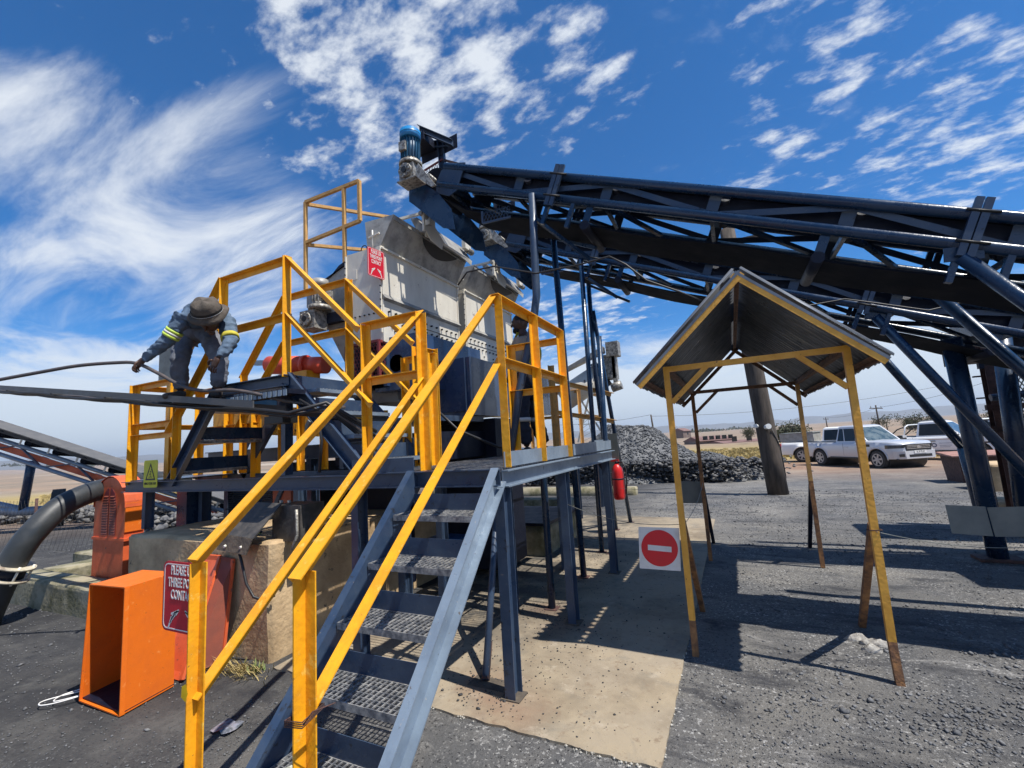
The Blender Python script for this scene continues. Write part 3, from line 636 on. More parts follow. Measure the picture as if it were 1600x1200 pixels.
def wire(name, a, b, sag, r, label, n=24):
    pts = [a+(b-a)*(i/n)-Z*sag*4*(i/n)*(1-i/n) for i in range(n+1)]; o = MB().path(pts, r, 5).build(name, 'cable'); tag(o, label, 'power line')
wire('power_line', at(860, 664, 80), tA, .4, .02, 'faint power line running left from the pole above the stockpile')
wire('power_line', tA-Z*.2, at(1470, 603, 60), .9, .02, 'long faint power line rising from the stockpile pole to the upper right')
wire('power_line', tB-Z*.4, at(1640, 560, 55), .8, .02, 'power line rising right from the crossarm pole')
wire('power_line', tC, tB-Z*.5, .5, .022, 'short power line between the two poles behind the pickups')
# pylon-like lattice seen over the stockpile
p0 = at(918, 690, 400); t = thing('pylon', 'tiny far lattice pylon left of the stockpile', 'pylon', p0)
lt = MB()
for sx in (-1, 1):
    lt.rect(p0+r2*sx*5, p0+r2*sx*1.6+Z*22, .5, .5)
for k in range(5): z0 = 4*k; w = 5-.15*z0*1.0; lt.rect(p0-r2*w+Z*z0, p0+r2*(w-.7)+Z*(z0+4), .3, .3)
lt.rect(p0-r2*9+Z*20, p0+r2*9+Z*20, .5, .5); lt.rect(p0-r2*7+Z*15, p0+r2*7+Z*15, .5, .5); lt.build('lattice', 'plate_grey', t)
# dry grass in the middle distance: tufts
pts = []
G = MB()
for k in range(8000):
    a = random.uniform(-1.25, 1.0); r = random.uniform(33, 62); x, y = r*math.sin(a), r*math.cos(a); z = gz(x, y); h = random.uniform(.08, .24); w = random.uniform(.08, .3)
    for q in range(3):
        th = random.uniform(0, PI); dx, dy = math.cos(th)*w, math.sin(th)*w; G.add([(x-dx, y-dy, z-.05), (x+dx, y+dy, z-.05), (x+dx*.6+random.uniform(-.1, .1), y+dy*.6, z+h), (x-dx*.5, y-dy*.5, z+h*random.uniform(.6, 1))], [(0, 1, 2, 3)])
o = G.build('dry_grass', 'straw'); tag(o, 'band of dry yellow grass beyond the yard', 'grass', kind='stuff')
# ================================================================ ACCESS GANTRY
DK = 1.43; XR, XL = -1.41, -2.05; YF, YB = 2.72, 3.40; UP = 2.30
def rail(p, q, out, name='handrail', m='yellow', par=None, leg=.058):
    o = Vector(out); p = Vector(p)-o*.0065; q = Vector(q)-o*.0065; d = (q-p).normalized(); n2 = -(Z-d*Z.dot(d)).normalized()
    return MB().angle(p, q, o, n2, leg, .006).build(name, m, par)
def lpost(x, y, z0, z1, ax, ay, name='post', m='yellow', par=None, leg=.058):
    # angle-iron post: corner at x,y ; legs along ax (sign on X) and ay (sign on Y)
    return MB().angle((x, y, z0), (x, y, z1), X*ax, Y*ay, leg, .006).build(name, m, par)

# ---- front staircase
t = thing('staircase', 'blue grey steel staircase with open grating treads climbing from the ground to the walkway', 'staircase', (-1.73, 1.3, 0))
sy0, sy1 = 1.20, 2.655; sl = (DK-0.0)/(sy1-sy0)
def spt(x, z): return V(x, sy1-(DK-.02-z)/1.03, z)
for x, o in ((XR+.02, 1), (XL-.02, -1)):
    a = spt(x, -.02); b = spt(x, DK-.04); d = (b-a).normalized(); w = X.cross(d).normalized()
    MB().channel(a-X*o*.03+w*0, b-X*o*.03, w, X*o, .145, .055, .008).build('stringer', 'slate_light' if o > 0 else 'slate', t)  # right stringer takes the sunlit tone, left one the plain slate
tz = [1.175, .935, .69, .455, .215]
for k, z in enumerate(tz):
    yf = sy1-(DK-z)/1.03-.055; y2 = yf+.225; xa, xb = XL+.02, XR-.015
    fr = MB(); fr.box((xa, yf, z-.035), (xb, yf+.005, z)); fr.box((xa, y2-.005, z-.035), (xb, y2, z)); fr.box((xa, yf+.005, z-.035), (xa+.005, y2-.005, z)); fr.box((xb-.005, yf+.005, z-.035), (xb, y2-.005, z))
    tr = fr.build('tread', 'grating', t)
    g = MB()
    for i in range(1, 7): yy = yf+.225*i/7; g.box((xa+.005, yy-.002, z-.030), (xb-.005, yy+.002, z-.001))
    for i in range(1, 19): xx = xa+(xb-xa)*i/19; g.box((xx-.003, yf+.005, z-.006), (xx+.003, y2-.005, z+.0012))
    g.build('grating', 'grating', tr)
    MB().box((xa-.005, y2+.001, z+.0), (xb+.005, y2+.005, z+.105)).build('back_plate', 'slate', t)
NY = 1.165
def railz(y): return 1.187+(y-1.15)*.902
rail((XR-.03, 1.125, railz(1.125)+.012), (XR-.03, 2.75, railz(2.75)+.012), X, par=t, leg=.062)
rail((XL-.03, 1.15, railz(1.15)+.012), (XL-.03, 2.75, railz(2.75)+.012), X, par=t, leg=.062)
rail((XR-.03, 1.19, 2.19-(2.80-1.19)*.905), (XR-.03, 2.80, 2.19), X, par=t)
rail((XL-.03, 1.17, 2.165-(2.78-1.17)*.937), (XL-.03, 2.78, 2.165), X, par=t)
lpost(XR-.032, NY+.03, -.02, 1.185, 1, -1, 'newel_post', par=t, leg=.054)
lpost(XL-.018, NY+.03, -.02, 1.180, 1, -1, 'newel_post', par=t, leg=.046)
w = MB()   # wire lashing
for k in range(4): w.path([V(XR-.045, NY-.045, .70+k*.006), V(XR+.04, NY-.045, .712+k*.006), V(XR+.045, NY+.04, .735+k*.004), V(XR-.04, NY+.045, .72), V(XR-.045, NY-.045, .70+k*.006)], .0022, 5)
w.path([V(XR+.04, NY-.04, .72), V(XR+.07, NY-.03, .76), V(XR+.11, NY+.03, .765)], .002, 5); w.build('wire_lashing', 'rust', t)
bl = MB()  # weld paint blob
bl.add([V(XL+.005, NY-.034, .70)]+[V(XL+.005+.026*math.cos(a)*random.uniform(.8, 1.2), NY-.0335, .70+.035*math.sin(a)) for a in [i*2*PI/5 for i in range(5)]], [(0, 1, 2), (0, 2, 3), (0, 3, 4), (0, 4, 5), (0, 5, 1)])
bl.build('paint_blob', mat('fresh_yellow_blob', (.88, .56, .01), .3), t)

# ---- walkway (deck 1) with beams and legs
t = thing('walkway', 'dark blue grey raised steel walkway with yellow guard rails over the tan slab', 'walkway', (-1.41, 2.68, 0))
g_ = MB()
for k in range(76): g_.box((-2.62, 2.645+k*.04, DK-.03), (XR, 2.651+k*.04, DK))
for k in range(5): g_.box((-2.6+k*.29, 2.645, DK-.031), (-2.594+k*.29, 5.69, DK-.002))
g_.build('deck_grating', 'grating', t)
MB().box((-6.05, 2.70, DK-.013), (-5.22, 3.40, DK-.001)).build('deck_plate', 'slate', t)
MB().channel((-2.66, 2.635, 1.375), (XR+.03, 2.635, 1.375), Z, -Y, .11, .045).build('edge_beam', 'slate', t)
MB().channel((-6.05, 2.69, 1.362), (-2.66, 2.69, 1.362), Z, -Y, .11, .05).build('edge_beam', 'slate', t)
MB().channel((-6.05, 3.40, 1.362), (-2.7, 3.40, 1.362), Z, Y, .11, .05).build('edge_beam', 'slate', t)
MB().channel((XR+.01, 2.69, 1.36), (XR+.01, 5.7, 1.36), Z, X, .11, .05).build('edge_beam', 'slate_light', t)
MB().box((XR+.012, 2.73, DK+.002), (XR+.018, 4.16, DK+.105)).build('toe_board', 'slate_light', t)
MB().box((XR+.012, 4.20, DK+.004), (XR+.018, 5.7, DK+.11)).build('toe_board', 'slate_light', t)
MB().box((-2.66, 2.628, DK-.004+.005), (-2.07, 2.634, DK+.10)).build('toe_board', 'slate', t)
def col(x, y, z1, m='slate', foot=True, h=.11, f=.07):
    MB().ibeam((x, y, .0), (x, y, z1), Y, X, h, f, .007).build('column', m, t)
    if foot: MB().box((x-.065, y-.065, .018), (x+.065, y+.065, .030)).build('foot_plate', 'leather_brown', t)
col(XR+.005, 2.70, 1.31); col(XR+.005, 3.90, 1.31); col(-2.0, 3.93, 1.40); col(-2.74, 2.78, 1.31); col(-2.74, 3.9, 1.40); col(-2.0, 5.4, 1.40); col(XR+.005, 5.4, 1.31)
for x in (-4.12, -5.75): MB().ibeam((x, 3.35, .0), (x, 3.35, 1.31), Y, X, .11, .07, .007).build('column', 'slate', t)
for x in (-3.95, -5.70): MB().ibeam((x, 2.74, .92), (x, 2.74, 1.31), Y, X, .09, .06, .007).build('column', 'slate', t)
# underside cross members
for x in (-2.0, -2.62): MB().channel((x, 2.70, 1.36), (x, 5.7, 1.36), Z, X, .10, .05).build('cross_member', 'slate', t)
for y in (3.4, 4.05, 5.0): MB().channel((-2.58, y, 1.36), (XR, y, 1.36), Z, Y, .10, .05).build('cross_member', 'slate', t)
# right guard rail
for y, s in ((2.745, 1), (3.40, -1), (4.05, -1)):
    lpost(XR+.0, y, DK+.0, 2.625, 1 if s > 0 else 1, s, 'guard_post', par=t)
rail((XR-.006, 2.72, 2.635), (XR-.006, 4.06, 2.635), X, 'guard_rail', par=t); rail((XR-.006, 2.75, 2.185), (XR-.006, 4.05, 2.185), X, 'mid_rail', par=t)
# return guard at the end
rail((XR, 4.07, 2.56), (-1.95, 4.07, 2.56), -Y, 'guard_rail', par=t); rail((XR, 4.07, 2.10), (-1.95, 4.07, 2.10), -Y, 'mid_rail', par=t)
lpost(-1.95, 4.07, DK, 2.56, 1, -1, 'guard_post', par=t, leg=.07); lpost(-1.84, 4.9, DK, 2.45, 1, -1, 'guard_post', 'yellow_old', t)
# front guard between the stairs
lpost(-2.60, 2.735, DK, 2.61, 1, -1, 'guard_post', par=t); lpost(XL+.0, 2.735, DK, 2.61, 1, -1, 'guard_post', par=t)
rail((-2.60, 2.735, 2.622), (XL+.0, 2.735, 2.622), -Y, 'guard_rail', par=t); rail((-2.60, 2.735, 2.17), (XL+.0, 2.735, 2.17), -Y, 'mid_rail', par=t)
# inner posts by the chute
lpost(-2.63, 3.42, DK, 2.55, 1, -1, 'guard_post', par=t); lpost(-2.60, 3.66, DK, 2.56, 1, 1, 'guard_post', par=t)
rail((-2.63, 3.42, 2.55), (-2.62, 3.68, 2.55), X, 'guard_rail', par=t)
lpost(-2.45, 3.42, DK, 2.46, 1, -1, 'guard_post', par=t); rail((-2.75, 3.44, 2.46), (-2.4, 3.44, 2.46), -Y, 'guard_rail', par=t); lpost(-2.78, 3.44, DK, 2.46, 1, -1, 'guard_post', par=t)
# leaning round prop with rusty foot
MB().path([V(-1.98, 4.0, 1.44), V(-1.9, 3.5, .95), V(-1.665, 2.80, .03)], .026, 12).build('prop', 'slate', t)
MB().path([V(-1.72, 2.96, .20), V(-1.665, 2.80, .03)], .0275, 12).build('prop_foot', 'rust', t)
MB().box((-1.76, 2.72, .019), (-1.50, 2.85, .025)).build('foot_plate', 'leather_brown', t)

# ---- crossover: upper platform with a stair at each end
t = thing('crossover_platform', 'small raised steel platform between two stairs with yellow guard rails', 'platform', (-3.95, 3.05, DK))
x0, x1 = -4.42, -3.46
g_ = MB()
for k in range(18): g_.box((x0, 2.705+k*.04, UP-.03), (x1, 2.711+k*.04, UP))
g_.build('deck_grating', 'grating', t)
for y, o in ((2.69, -1), (3.42, 1)): MB().channel((x0, y, UP-.05), (x1+.02, y, UP-.05), Z, Y*o, .10, .05).build('edge_beam', 'slate', t)
for x in (x0+.02, x1-.02): MB().channel((x, 2.70, UP-.05), (x, 3.42, UP-.05), Z, X*(1 if x > -4 else -1), .10, .05).build('edge_beam', 'slate', t)
for x, y in ((x0+.04, 3.38), (x1-.06, 2.73), (x1-.06, 3.38)):
    if 1: MB().ibeam((x, y, DK), (x, y, UP-.1), Y, X, .08, .05, .006).build('column', 'slate', t)
lpost(-3.455, 2.705, UP-.02, 3.385, -1, -1, 'guard_post', par=t, leg=.075); lpost(-3.53, 2.715, UP, 3.385, 1, 1, 'guard_post', par=t)
lpost(x0, 2.715, UP, 3.38, 1, -1, 'guard_post', par=t); rail((x0, 2.715, 3.395), (-3.45, 2.715, 3.395), -Y, 'guard_rail', par=t); rail((x0, 2.715, 2.86), (-3.45, 2.715, 2.86), -Y, 'mid_rail', par=t)
lpost(-3.47, 3.42, UP, 3.39, 1, -1, 'guard_post', 'yellow', t); lpost(x0, 3.42, UP, 3.39, 1, -1, 'guard_post', 'yellow', t)
rail((x0, 3.42, 3.40), (-3.46, 3.42, 3.40), -Y, 'guard_rail', 'yellow', t); rail((x0, 3.42, 2.87), (-3.46, 3.42, 2.87), -Y, 'mid_rail', 'yellow', t)
def cross_stair(label, xt, xb, sgn, zb, nt, mats):
    t = thing('crossover_stair', label, 'stairs', ((xt+xb)/2, 3.06, DK)); d0 = V(xt, 0, UP-.03); d1 = V(xb, 0, zb); d = (d1-d0).normalized(); w = Y.cross(d).normalized()
    if w.z < 0: w = -w
    for y, o in ((2.70, -1), (3.40, 1)):
        MB().channel(V(xt, y, UP-.03), V(xb, y, zb), w, Y*o, .13, .05).build('stringer', mats, t)
        tp = UP+1.095; hx = xt+(xb-xt)*1.0; hz = tp+(zb-UP)*.95
        rail((xt, y+.0, tp), (hx, y, hz+.0), -Y, 'handrail', 'yellow', t); rail((xt, y, tp-.53), (hx+sgn*.12, y, hz-.53-.10), -Y, 'mid_rail', 'yellow', t)
        if sgn > 0: continue
        lpost(xb+.04, y, DK, hz+.03, -1 if sgn > 0 else 1, -1, 'newel_post', 'yellow', t)
    for k in range(nt):
        f = (k+.6)/nt; x = xt+(xb-xt)*f; z = UP+(zb-UP)*f-.02
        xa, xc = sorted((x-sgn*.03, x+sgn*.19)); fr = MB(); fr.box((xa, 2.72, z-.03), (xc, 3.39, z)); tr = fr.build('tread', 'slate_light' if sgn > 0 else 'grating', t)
        g = MB()
        for i in range(1, 18): yy = 2.72+.67*i/18; g.box((xa, yy-.003, z), (xc, yy+.003, z+.004))
        g.build('grating', 'grating', tr)
        xx = x-sgn*.035; MB().box((min(xx, xx-sgn*.005), 2.725, z+.004), (max(xx, xx-sgn*.005), 3.385, z+.13)).build('back_plate', 'slate' if sgn > 0 else 'navy', t)
cross_stair('short stair descending right from the raised platform to the walkway', -3.46, -2.62, 1, 1.46, 4, 'slate')
cross_stair('dark short stair descending left from the raised platform', -4.42, -5.16, -1, 1.40, 3, 'slate')

# ---- left landing
t = thing('left_landing', 'yellow railed landing at the left end of the walkway behind the mind your step sign', 'guard rail', (-5.7, 3.05, DK))
rail((-6.0, 2.73, 2.48), (-5.34, 2.73, 2.48), -Y, 'guard_rail', par=t); rail((-6.0, 2.73, 2.04), (-5.3, 2.73, 2.04), -Y, 'mid_rail', par=t); rail((-6.0, 2.73, 1.92), (-5.3, 2.73, 1.92), -Y, 'mid_rail', par=t)
rail((-6.0, 3.42, 2.48), (-4.9, 3.42, 2.48), -Y, 'guard_rail', par=t); rail((-6.0, 3.42, 2.0), (-4.9, 3.42, 2.0), -Y, 'mid_rail', par=t); rail((-6.0, 3.42, 1.84), (-4.9, 3.42, 1.84), -Y, 'mid_rail', par=t)
rail((-6.0, 2.73, 2.48), (-6.0, 3.42, 2.48), X, 'guard_rail', par=t); rail((-6.0, 2.73, 2.04), (-6.0, 3.42, 2.04), X, 'mid_rail', par=t)
for x, y, a, b in ((-6.0, 2.73, 1, -1), (-5.42, 2.73, 1, 1), (-6.0, 3.42, 1, -1), (-5.42, 3.42, 1, -1), (-4.92, 3.42, 1, -1)): lpost(x, y, 1.38, 2.48, a, b, 'guard_post', par=t, leg=.075)
for x in (-4.55, -4.25, -3.9): lpost(x, 3.47, DK, 2.15, 1, -1, 'short_post', par=t, leg=.06)

# grey blank plate standing on the landing
o = MB().prism(round_rect((-6.75, 3.3, 2.60), X, Z, .50, .62, .06), Y*.004).build('blank_plate', 'plate_grey', loc=(-6.5, 3.3, 2.6)); tag(o, 'pale blank plate with rounded corners above the left landing behind the worker', 'plate')
MB().box((-6.53, 3.306, 2.0), (-6.49, 3.33, 2.9)).build('stem', 'slate_light', o)

# ---- signs
def sign_base(name, label, o, u, v, w, h, r, m, cat='sign', th=.003, back='white'):
    o = Vector(o); u = Vector(u); v = Vector(v); n = u.cross(v).normalized(); t = thing(name, label, cat, o)
    MB().prism(round_rect(o, u, v, w, h, r), -n*th).build('plate', m, t); return t, o, u, v, n
def three_point(label, o, u, v, w, h):
    t, o, u, v, n = sign_base('safety_sign', label, o, u, v, w, h, w*.10, 'sign_red')
    bd = MB(); P1 = round_rect(o+u*w*.03+v*w*.03, u, v, w*.94, h-w*.06, w*.08); P2 = round_rect(o+u*w*.045+v*w*.045, u, v, w*.91, h-w*.09, w*.07); ring_strip(bd, P1, P2, n*.0008); bd.build('border', 'white', t)
    s = h*.19
    for k, tx in enumerate(('PLEASE USE', 'THREE POINT', 'CONTACT')): put_text(t, 'lettering', tx, s, o+u*w*.5+v*(h*(.87-.175*k)), u, v, 'white', w/(.19*h)*.118*(1 if k < 2 else 1.0), s*.012, .0012)
    mb = MB()   # two gripping hands drawn as fanned strokes
    for sg in (-1, 1):
        for k in range(5):
            c0 = o+u*(w*.5+sg*w*(.08+.042*k))+v*h*(.31-.006*k*k); c1 = c0+u*sg*w*.075-v*h*(.075+.022*k); sd = u*w*.019
            mb.add([c0-sd+n*.001, c0+sd+n*.001, c1+sd+n*.001, c1-sd+n*.001], [(0, 1, 2, 3)])
        a = o+u*(w*.5+sg*w*.07)+v*h*.33; b = o+u*(w*.5+sg*w*.27)+v*h*.26; mb.add([a+n*.001, b+n*.001, b-v*h*.03+n*.001, a-v*h*.035+n*.001], [(0, 1, 2, 3)])
    mb.build('hands_symbol', 'white', t); return t
three_point('red three point contact sign behind the left newel post at the stair foot', (-2.362, 1.205, .872), X, Z, .30, .292)
three_point('red three point contact sign high on the near corner of the first hopper', (-3.385, 3.62, 3.50), (Y*.97+X*.12-Z*.0).normalized(), Z, .235, .33)
o_ = V(-5.585, 2.630, 1.355)
t, o, u, v, n = sign_base('step_warning_sign', 'lime yellow warning sign with a black triangle at the left landing', o_, X, Z, .255, .28, .022, 'lime')
tri = MB(); A, B, C_ = o+u*.035+v*.075, o+u*.22+v*.075, o+u*.1275+v*.255; cc = (A+B+C_)/3
tri_o = [A, B, C_]; tri_i = [cc+(p-cc)*.72 for p in tri_o]; ring_strip(tri, [p+n*.0005 for p in tri_o], [p+n*.0005 for p in tri_i], n*.0006); tri.box((o.x+.045, o.y-.0012, o.z+.077), (o.x+.21, o.y-.0003, o.z+.089))
tri.build('triangle', 'black', t)
fg = MB(); fc = o+u*.127+v*.125+n*.001
def stk(a, b, w_=.004): a = fc+u*a[0]+v*a[1]; b = fc+u*b[0]+v*b[1]; d = (b-a).normalized(); s_ = d.cross(n)*w_; fg.add([a-s_, a+s_, b+s_, b-s_], [(0, 1, 2, 3)])
stk((-.004, .02), (.008, .048)); stk((-.004, .02), (-.02, 0)); stk((-.004, .02), (.01, .004)); stk((.01, .004), (.004, -.016)); stk((.006, .045), (.022, .03), .003); stk((.004, .044), (-.014, .036), .003); stk((-.03, -.018), (.035, -.018), .003)
hd = fc+u*.014+v*.056; fg.add([hd+u*.006*math.cos(a)+v*.006*math.sin(a) for a in [i*PI/4 for i in range(8)]], [tuple(range(8))]); fg.build('stumbling_figure', 'black', t)
put_text(t, 'lettering', 'MIND YOUR STEP', .034, o+u*.1275+v*.04, u, v, 'black', .80, .0006, .001)
# no entry
so = V(-.755, 3.66, .575); su = V(.975, -.02, .0).normalized(); svv = V(.06, 0, 1).normalized()
t, o, u, v, n = sign_base('no_entry_sign', 'white square board with a red no entry disc beside the shelter post', so, su, svv, .30, .31, .004, 'white')
ds = MB(); cc = o+u*.152+v*.158; ds.prism([cc+u*.134*math.cos(a)+v*.134*math.sin(a)+n*.0006 for a in [i*PI/24 for i in range(48)]], n*.0008); ds.build('red_disc', 'sign_red2', t)
MB().prism([cc-u*.085-v*.018+n*.0016, cc+u*.088-v*.026+n*.0016, cc+u*.088+v*.014+n*.0016, cc-u*.085+v*.022+n*.0016], n*.0006).build('white_bar', 'white', t)
# blank plates hung on the wire
o = MB().prism([V(-.70, 6.3, .68), V(-.42, 6.3, .68), V(-.40, 6.3, .95), V(-.70, 6.3, .96)], Y*.003).build('blank_board', 'plate_grey', loc=(-.55, 6.3, .8)); tag(o, 'small blank grey board hanging behind the left shelter post', 'board')
o = MB().prism([V(1.51, 4.95, .645), V(1.765, 4.97, .625), V(1.75, 4.97, .855), V(1.50, 4.95, .87)], Y*.003).build('blank_board', 'plate_grey', loc=(1.6, 4.96, .75)); tag(o, 'left one of two grey green boards at the leaning black post', 'board')
o = MB().prism([V(1.772, 4.96, .625), V(2.12, 4.9, .65), V(2.13, 4.9, .875), V(1.755, 4.96, .85)], Y*.003).build('blank_board', 'plate_grey', loc=(1.95, 4.96, .75)); tag(o, 'right one of two grey green boards cut by the picture edge', 'board')
o = MB().box((-2.0, 7.55, 1.0), (-1.73, 7.56, 1.63)).build('cable_box', 'plate_grey', loc=(-1.85, 7.55, 1.2)); tag(o, 'dull grey panel fixed between the black posts above the fire extinguisher', 'panel')
for (a, b, lab) in ((V(-1.38, 3.88, 1.02), V(-.42, 3.70, .905), 'thin barrier wire from the walkway column to the shelter post'), (V(-.41, 3.68, .9), V(-.40, 6.2, .95), 'thin wire along the left side of the shelter'), (V(.74, 3.62, .90), V(2.12, 4.9, .60), 'thin wire running right from the shelter post to the grey boards'), (V(-1.9, 7.6, .75), V(-.42, 6.25, .93), 'thin wire from the black posts to the rear shelter post')):
    o = MB().path([a+(b-a)*(i/12)-Z*.06*4*(i/12)*(1-i/12) for i in range(13)], .0025, 5).build('barrier_wire', 'plate_grey'); tag(o, lab, 'wire')

# ================================================================ CONVEYORS
SL = .4218
def conveyor(label, y0, y1, xh, zh, xt):
    ln = math.sqrt(1+SL*SL); d = V(1, 0, -SL)/ln; nrm = V(SL, 0, 1)/ln
    def P(x, y, off=0): return V(x, y, zh-SL*(x-xh))+nrm*off
    t = thing('belt_conveyor', label, 'conveyor', P(xh, y0))
    for y in (y0, y1):
        MB().path([P(xh, y), P(xt, y)], .043, 14).build('lower_chord', 'navy', t)
        MB().path([P(xh+.02, y, .222), P(xt, y, .222)], .043, 14).build('upper_chord', 'navy', t)
    x = xh+.05; k = 0; step = .92
    while x < xt-.3:
        yi = y0+.06; yj = y1-.06
        if k % 4 == 1 or k % 4 == 3:
            pass
        # zigzag flats on both sides
        for yy in (y0+.02, y1-.02):
            a, b = (P(x, yy, .20), P(x+step, yy, .02)) if k % 2 == 0 else (P(x, yy, .02), P(x+step, yy, .20))
            MB().bar(a, b, Y*.006, nrm*.055, (-.5, -.5)).build('lattice_flat', 'slate', t)
        # idler bracket plates + roller
        xb = x+step*.98
        for yy in (y0+.05, y1-.05):
            MB().bar(P(xb, yy, -.03), P(xb, yy, .205), d*.10, Y*.006, (-.5, -.5)).build('idler_bracket', 'slate', t)
        rl = MB(); ym = (y0+y1)/2
        rl.cyl(P(xb+.07, ym-.10, .125), P(xb+.07, ym+.10, .125), .045, 12); rl.cyl(P(xb+.07, ym-.11, .125), P(xb+.07, y0+.07, .20), .045, 12); rl.cyl(P(xb+.07, ym+.11, .125), P(xb+.07, y1-.07, .20), .045, 12); rl.build('idler', 'dark', t)
        if k % 2 == 1:
            for yy in (y0+.015, y1-.015): MB().bar(P(xb-.1, yy, -.04), P(xb-.1, yy, -.235), d*.07, Y*.006, (-.5, -.5)).build('return_bracket', 'navy', t)
            MB().cyl(P(xb-.1, y0+.0, -.225), P(xb-.1, y1-.0, -.225), .048, 14).build('return_roller', 'dark', t)
        # cross braces below (plan bracing)
        MB().rect(P(x, y0, 0), P(x+step, y1, 0) if k % 2 else P(x+step*.5, y1, 0), .035, .035).build('cross_brace', 'navy', t)
        MB().rect(P(x, y0, .0), P(x, y1, .0), .035, .035).build('cross_tie', 'navy', t)
        x += step; k += 1
    # bolted splice frames standing proud of the chords
    for xs_ in (xh+1.36, xh+4.36):
        if xs_ > xt: continue
        for yy, o in ((y0, -1), (y1, 1)):
            for q in (0, .05): MB().bar(P(xs_+q, yy+o*.05, -.10), P(xs_+q, yy+o*.05, .32), d*.045, Y*.03*(1 if o < 0 else -1), (-.5, -.5)).build('splice_angle', 'slate', t)
            for q in (0, .222): MB().cyl(P(xs_-.05, yy+o*.066, q), P(xs_+.12, yy+o*.066, q), .010, 6).build('bolt', 'bolt', t)
        MB().rect(P(xs_, y0, -.28), P(xs_, y0, -.02), .04, .04).build('hanger', 'navy', t); MB().rect(P(xs_+.25, y0, -.28), P(xs_+.25, y0, -.02), .04, .04).build('hanger', 'navy', t)
    # belt: trough + return strand, one band
    ym = (y0+y1)/2; prof = [(-.27, .245), (-.13, .17), (.13, .17), (.27, .245)]
    b = MB(); n = 40; vs = []
    for i in range(n+1):
        xx = xh-.02+(xt-xh+.02)*i/n
        for (yy, zz) in prof: vs.append(P(xx, ym+yy, zz))
        for (yy, zz) in reversed(prof): vs.append(P(xx, ym+yy, zz-.012))
    m_ = 8; b.add(vs, [(i*m_+k_, i*m_+(k_+1) % m_, (i+1)*m_+(k_+1) % m_, (i+1)*m_+k_) for i in range(n) for k_ in range(m_)])
    b.build('belt', 'belt', t)
    b = MB(); vs = []; n = 60
    for i in range(n+1):
        f = i/n; xx = xh+.05+(xt-xh-.05)*f; sag = -.200-.025*math.sin(f*PI*7)**2+(.10 if f < .03 else 0)*(1-f/.03 if f < .03 else 0)
        for (yy, q) in ((-.28, 0), (.28, 0), (.28, -.012), (-.28, -.012)): vs.append(P(xx, ym+yy, sag+q))
    b.add(vs, [(i*4+k_, i*4+(k_+1) % 4, (i+1)*4+(k_+1) % 4, (i+1)*4+k_) for i in range(n) for k_ in range(4)]); b.build('return_belt', 'belt', t)
    # dark sheet added by the trough, standing for the dark inside between the chords
    for yy in (y0+.10,): MB().bar(P(xh+.1, yy, .055), P(xt, yy, .055), Y*.004, nrm*.155).build('side_plate', 'dark', t)
    # head pulley, cheeks, discharge hood
    hc = P(xh-.10, ym, .06)
    MB().cyl(hc-Y*.29, hc+Y*.29, .16, 24).build('head_pulley', 'belt', t); MB().cyl(hc-Y*.42, hc+Y*.36, .03, 12).build('pulley_shaft', 'cast', t)
    for yy in (y0-.02, y1+.02):
        ck = [P(xh+.28, yy, .28), P(xh+.1, yy, .26), P(xh+.0, yy, .16), P(xh-.02, yy, .02), P(xh+.02, yy, -.10), P(xh+.2, yy, -.12), P(xh+.28, yy, -.04)]; MB().prism(ck, Y*.012).build('head_cheek', 'slate', t)
    hp = [V(xh-.40, 0, zh+.06), V(xh-.27, 0, zh+.12), V(xh+.0, 0, zh-.10), V(xh+.18, 0, zh-.36), V(xh+.22, 0, zh-.62), V(xh+.06, 0, zh-.56), V(xh-.40, 0, zh-.10)]
    for yy in (y0-.03, y1+.03): MB().prism([p+Y*yy for p in hp], Y*.005).build('hood_side', 'navy', t)
    MB().hexa([V(xh-.40, y0-.03, zh-.10), V(xh-.40, y1+.03, zh-.10), V(xh-.396, y1+.03, zh+.06), V(xh-.396, y0-.03, zh+.06), V(xh-.405, y0-.03, zh-.10), V(xh-.405, y1+.03, zh-.10), V(xh-.401, y1+.03, zh+.06), V(xh-.401, y0-.03, zh+.06)]).build('hood_front', 'navy', t)
    MB().mesh_panel(V(xh-.38, y0-.034, zh-.5), V(.6, 0, -.0), V(0, 0, .55), .04, .004, .6, .002) if 0 else None
    # little mesh window below the belt
    q = V(xh+.55, y0+.02, zh-.62); fr = MB()
    fr.rect(q, q+V(.34, 0, -.02), .02, .02); fr.rect(q, q+V(0, 0, .14), .02, .02); fr.build('guard_frame', 'slate', t)
    MB().mesh_panel(q, V(.34, 0, -.02), V(0, 0, .13), .04, .005).build('guard_mesh', 'slate', t)
    # gear motor standing on the near side
    gc = V(xh-.26, y0-.17, zh+.12)
    gm = MB(); gm.box(gc-V(.10, .085, .10), gc+V(.10, .085, .09)); gm.box(gc-V(.125, .10, .112), gc+V(.14, .10, -.098)); 
    for s in (-1, 1): gm.cyl(gc+Y*s*.085, gc+Y*s*.12, .085, 18)
    for k_ in range(8):
        a = k_*PI/4; gm.cyl(gc-Y*.118+V(.066*math.cos(a), 0, .066*math.sin(a)), gc-Y*.132+V(.066*math.cos(a), 0, .066*math.sin(a)), .011, 6)
    gm.build('gearbox', 'cast', t); MB().cyl(gc-Y*.119, gc-Y*.134, .036, 16).build('shaft_bore', 'black', t)
    MB().prism([gc+V(.13, -.09, -.1), gc+V(.34, -.09, -.30), gc+V(.40, -.09, -.30), gc+V(.17, -.09, .04)], Y*.02).build('torque_arm', 'cast', t)
    up_ = V(.02, 0, 1).normalized(); m0 = gc+up_*.10
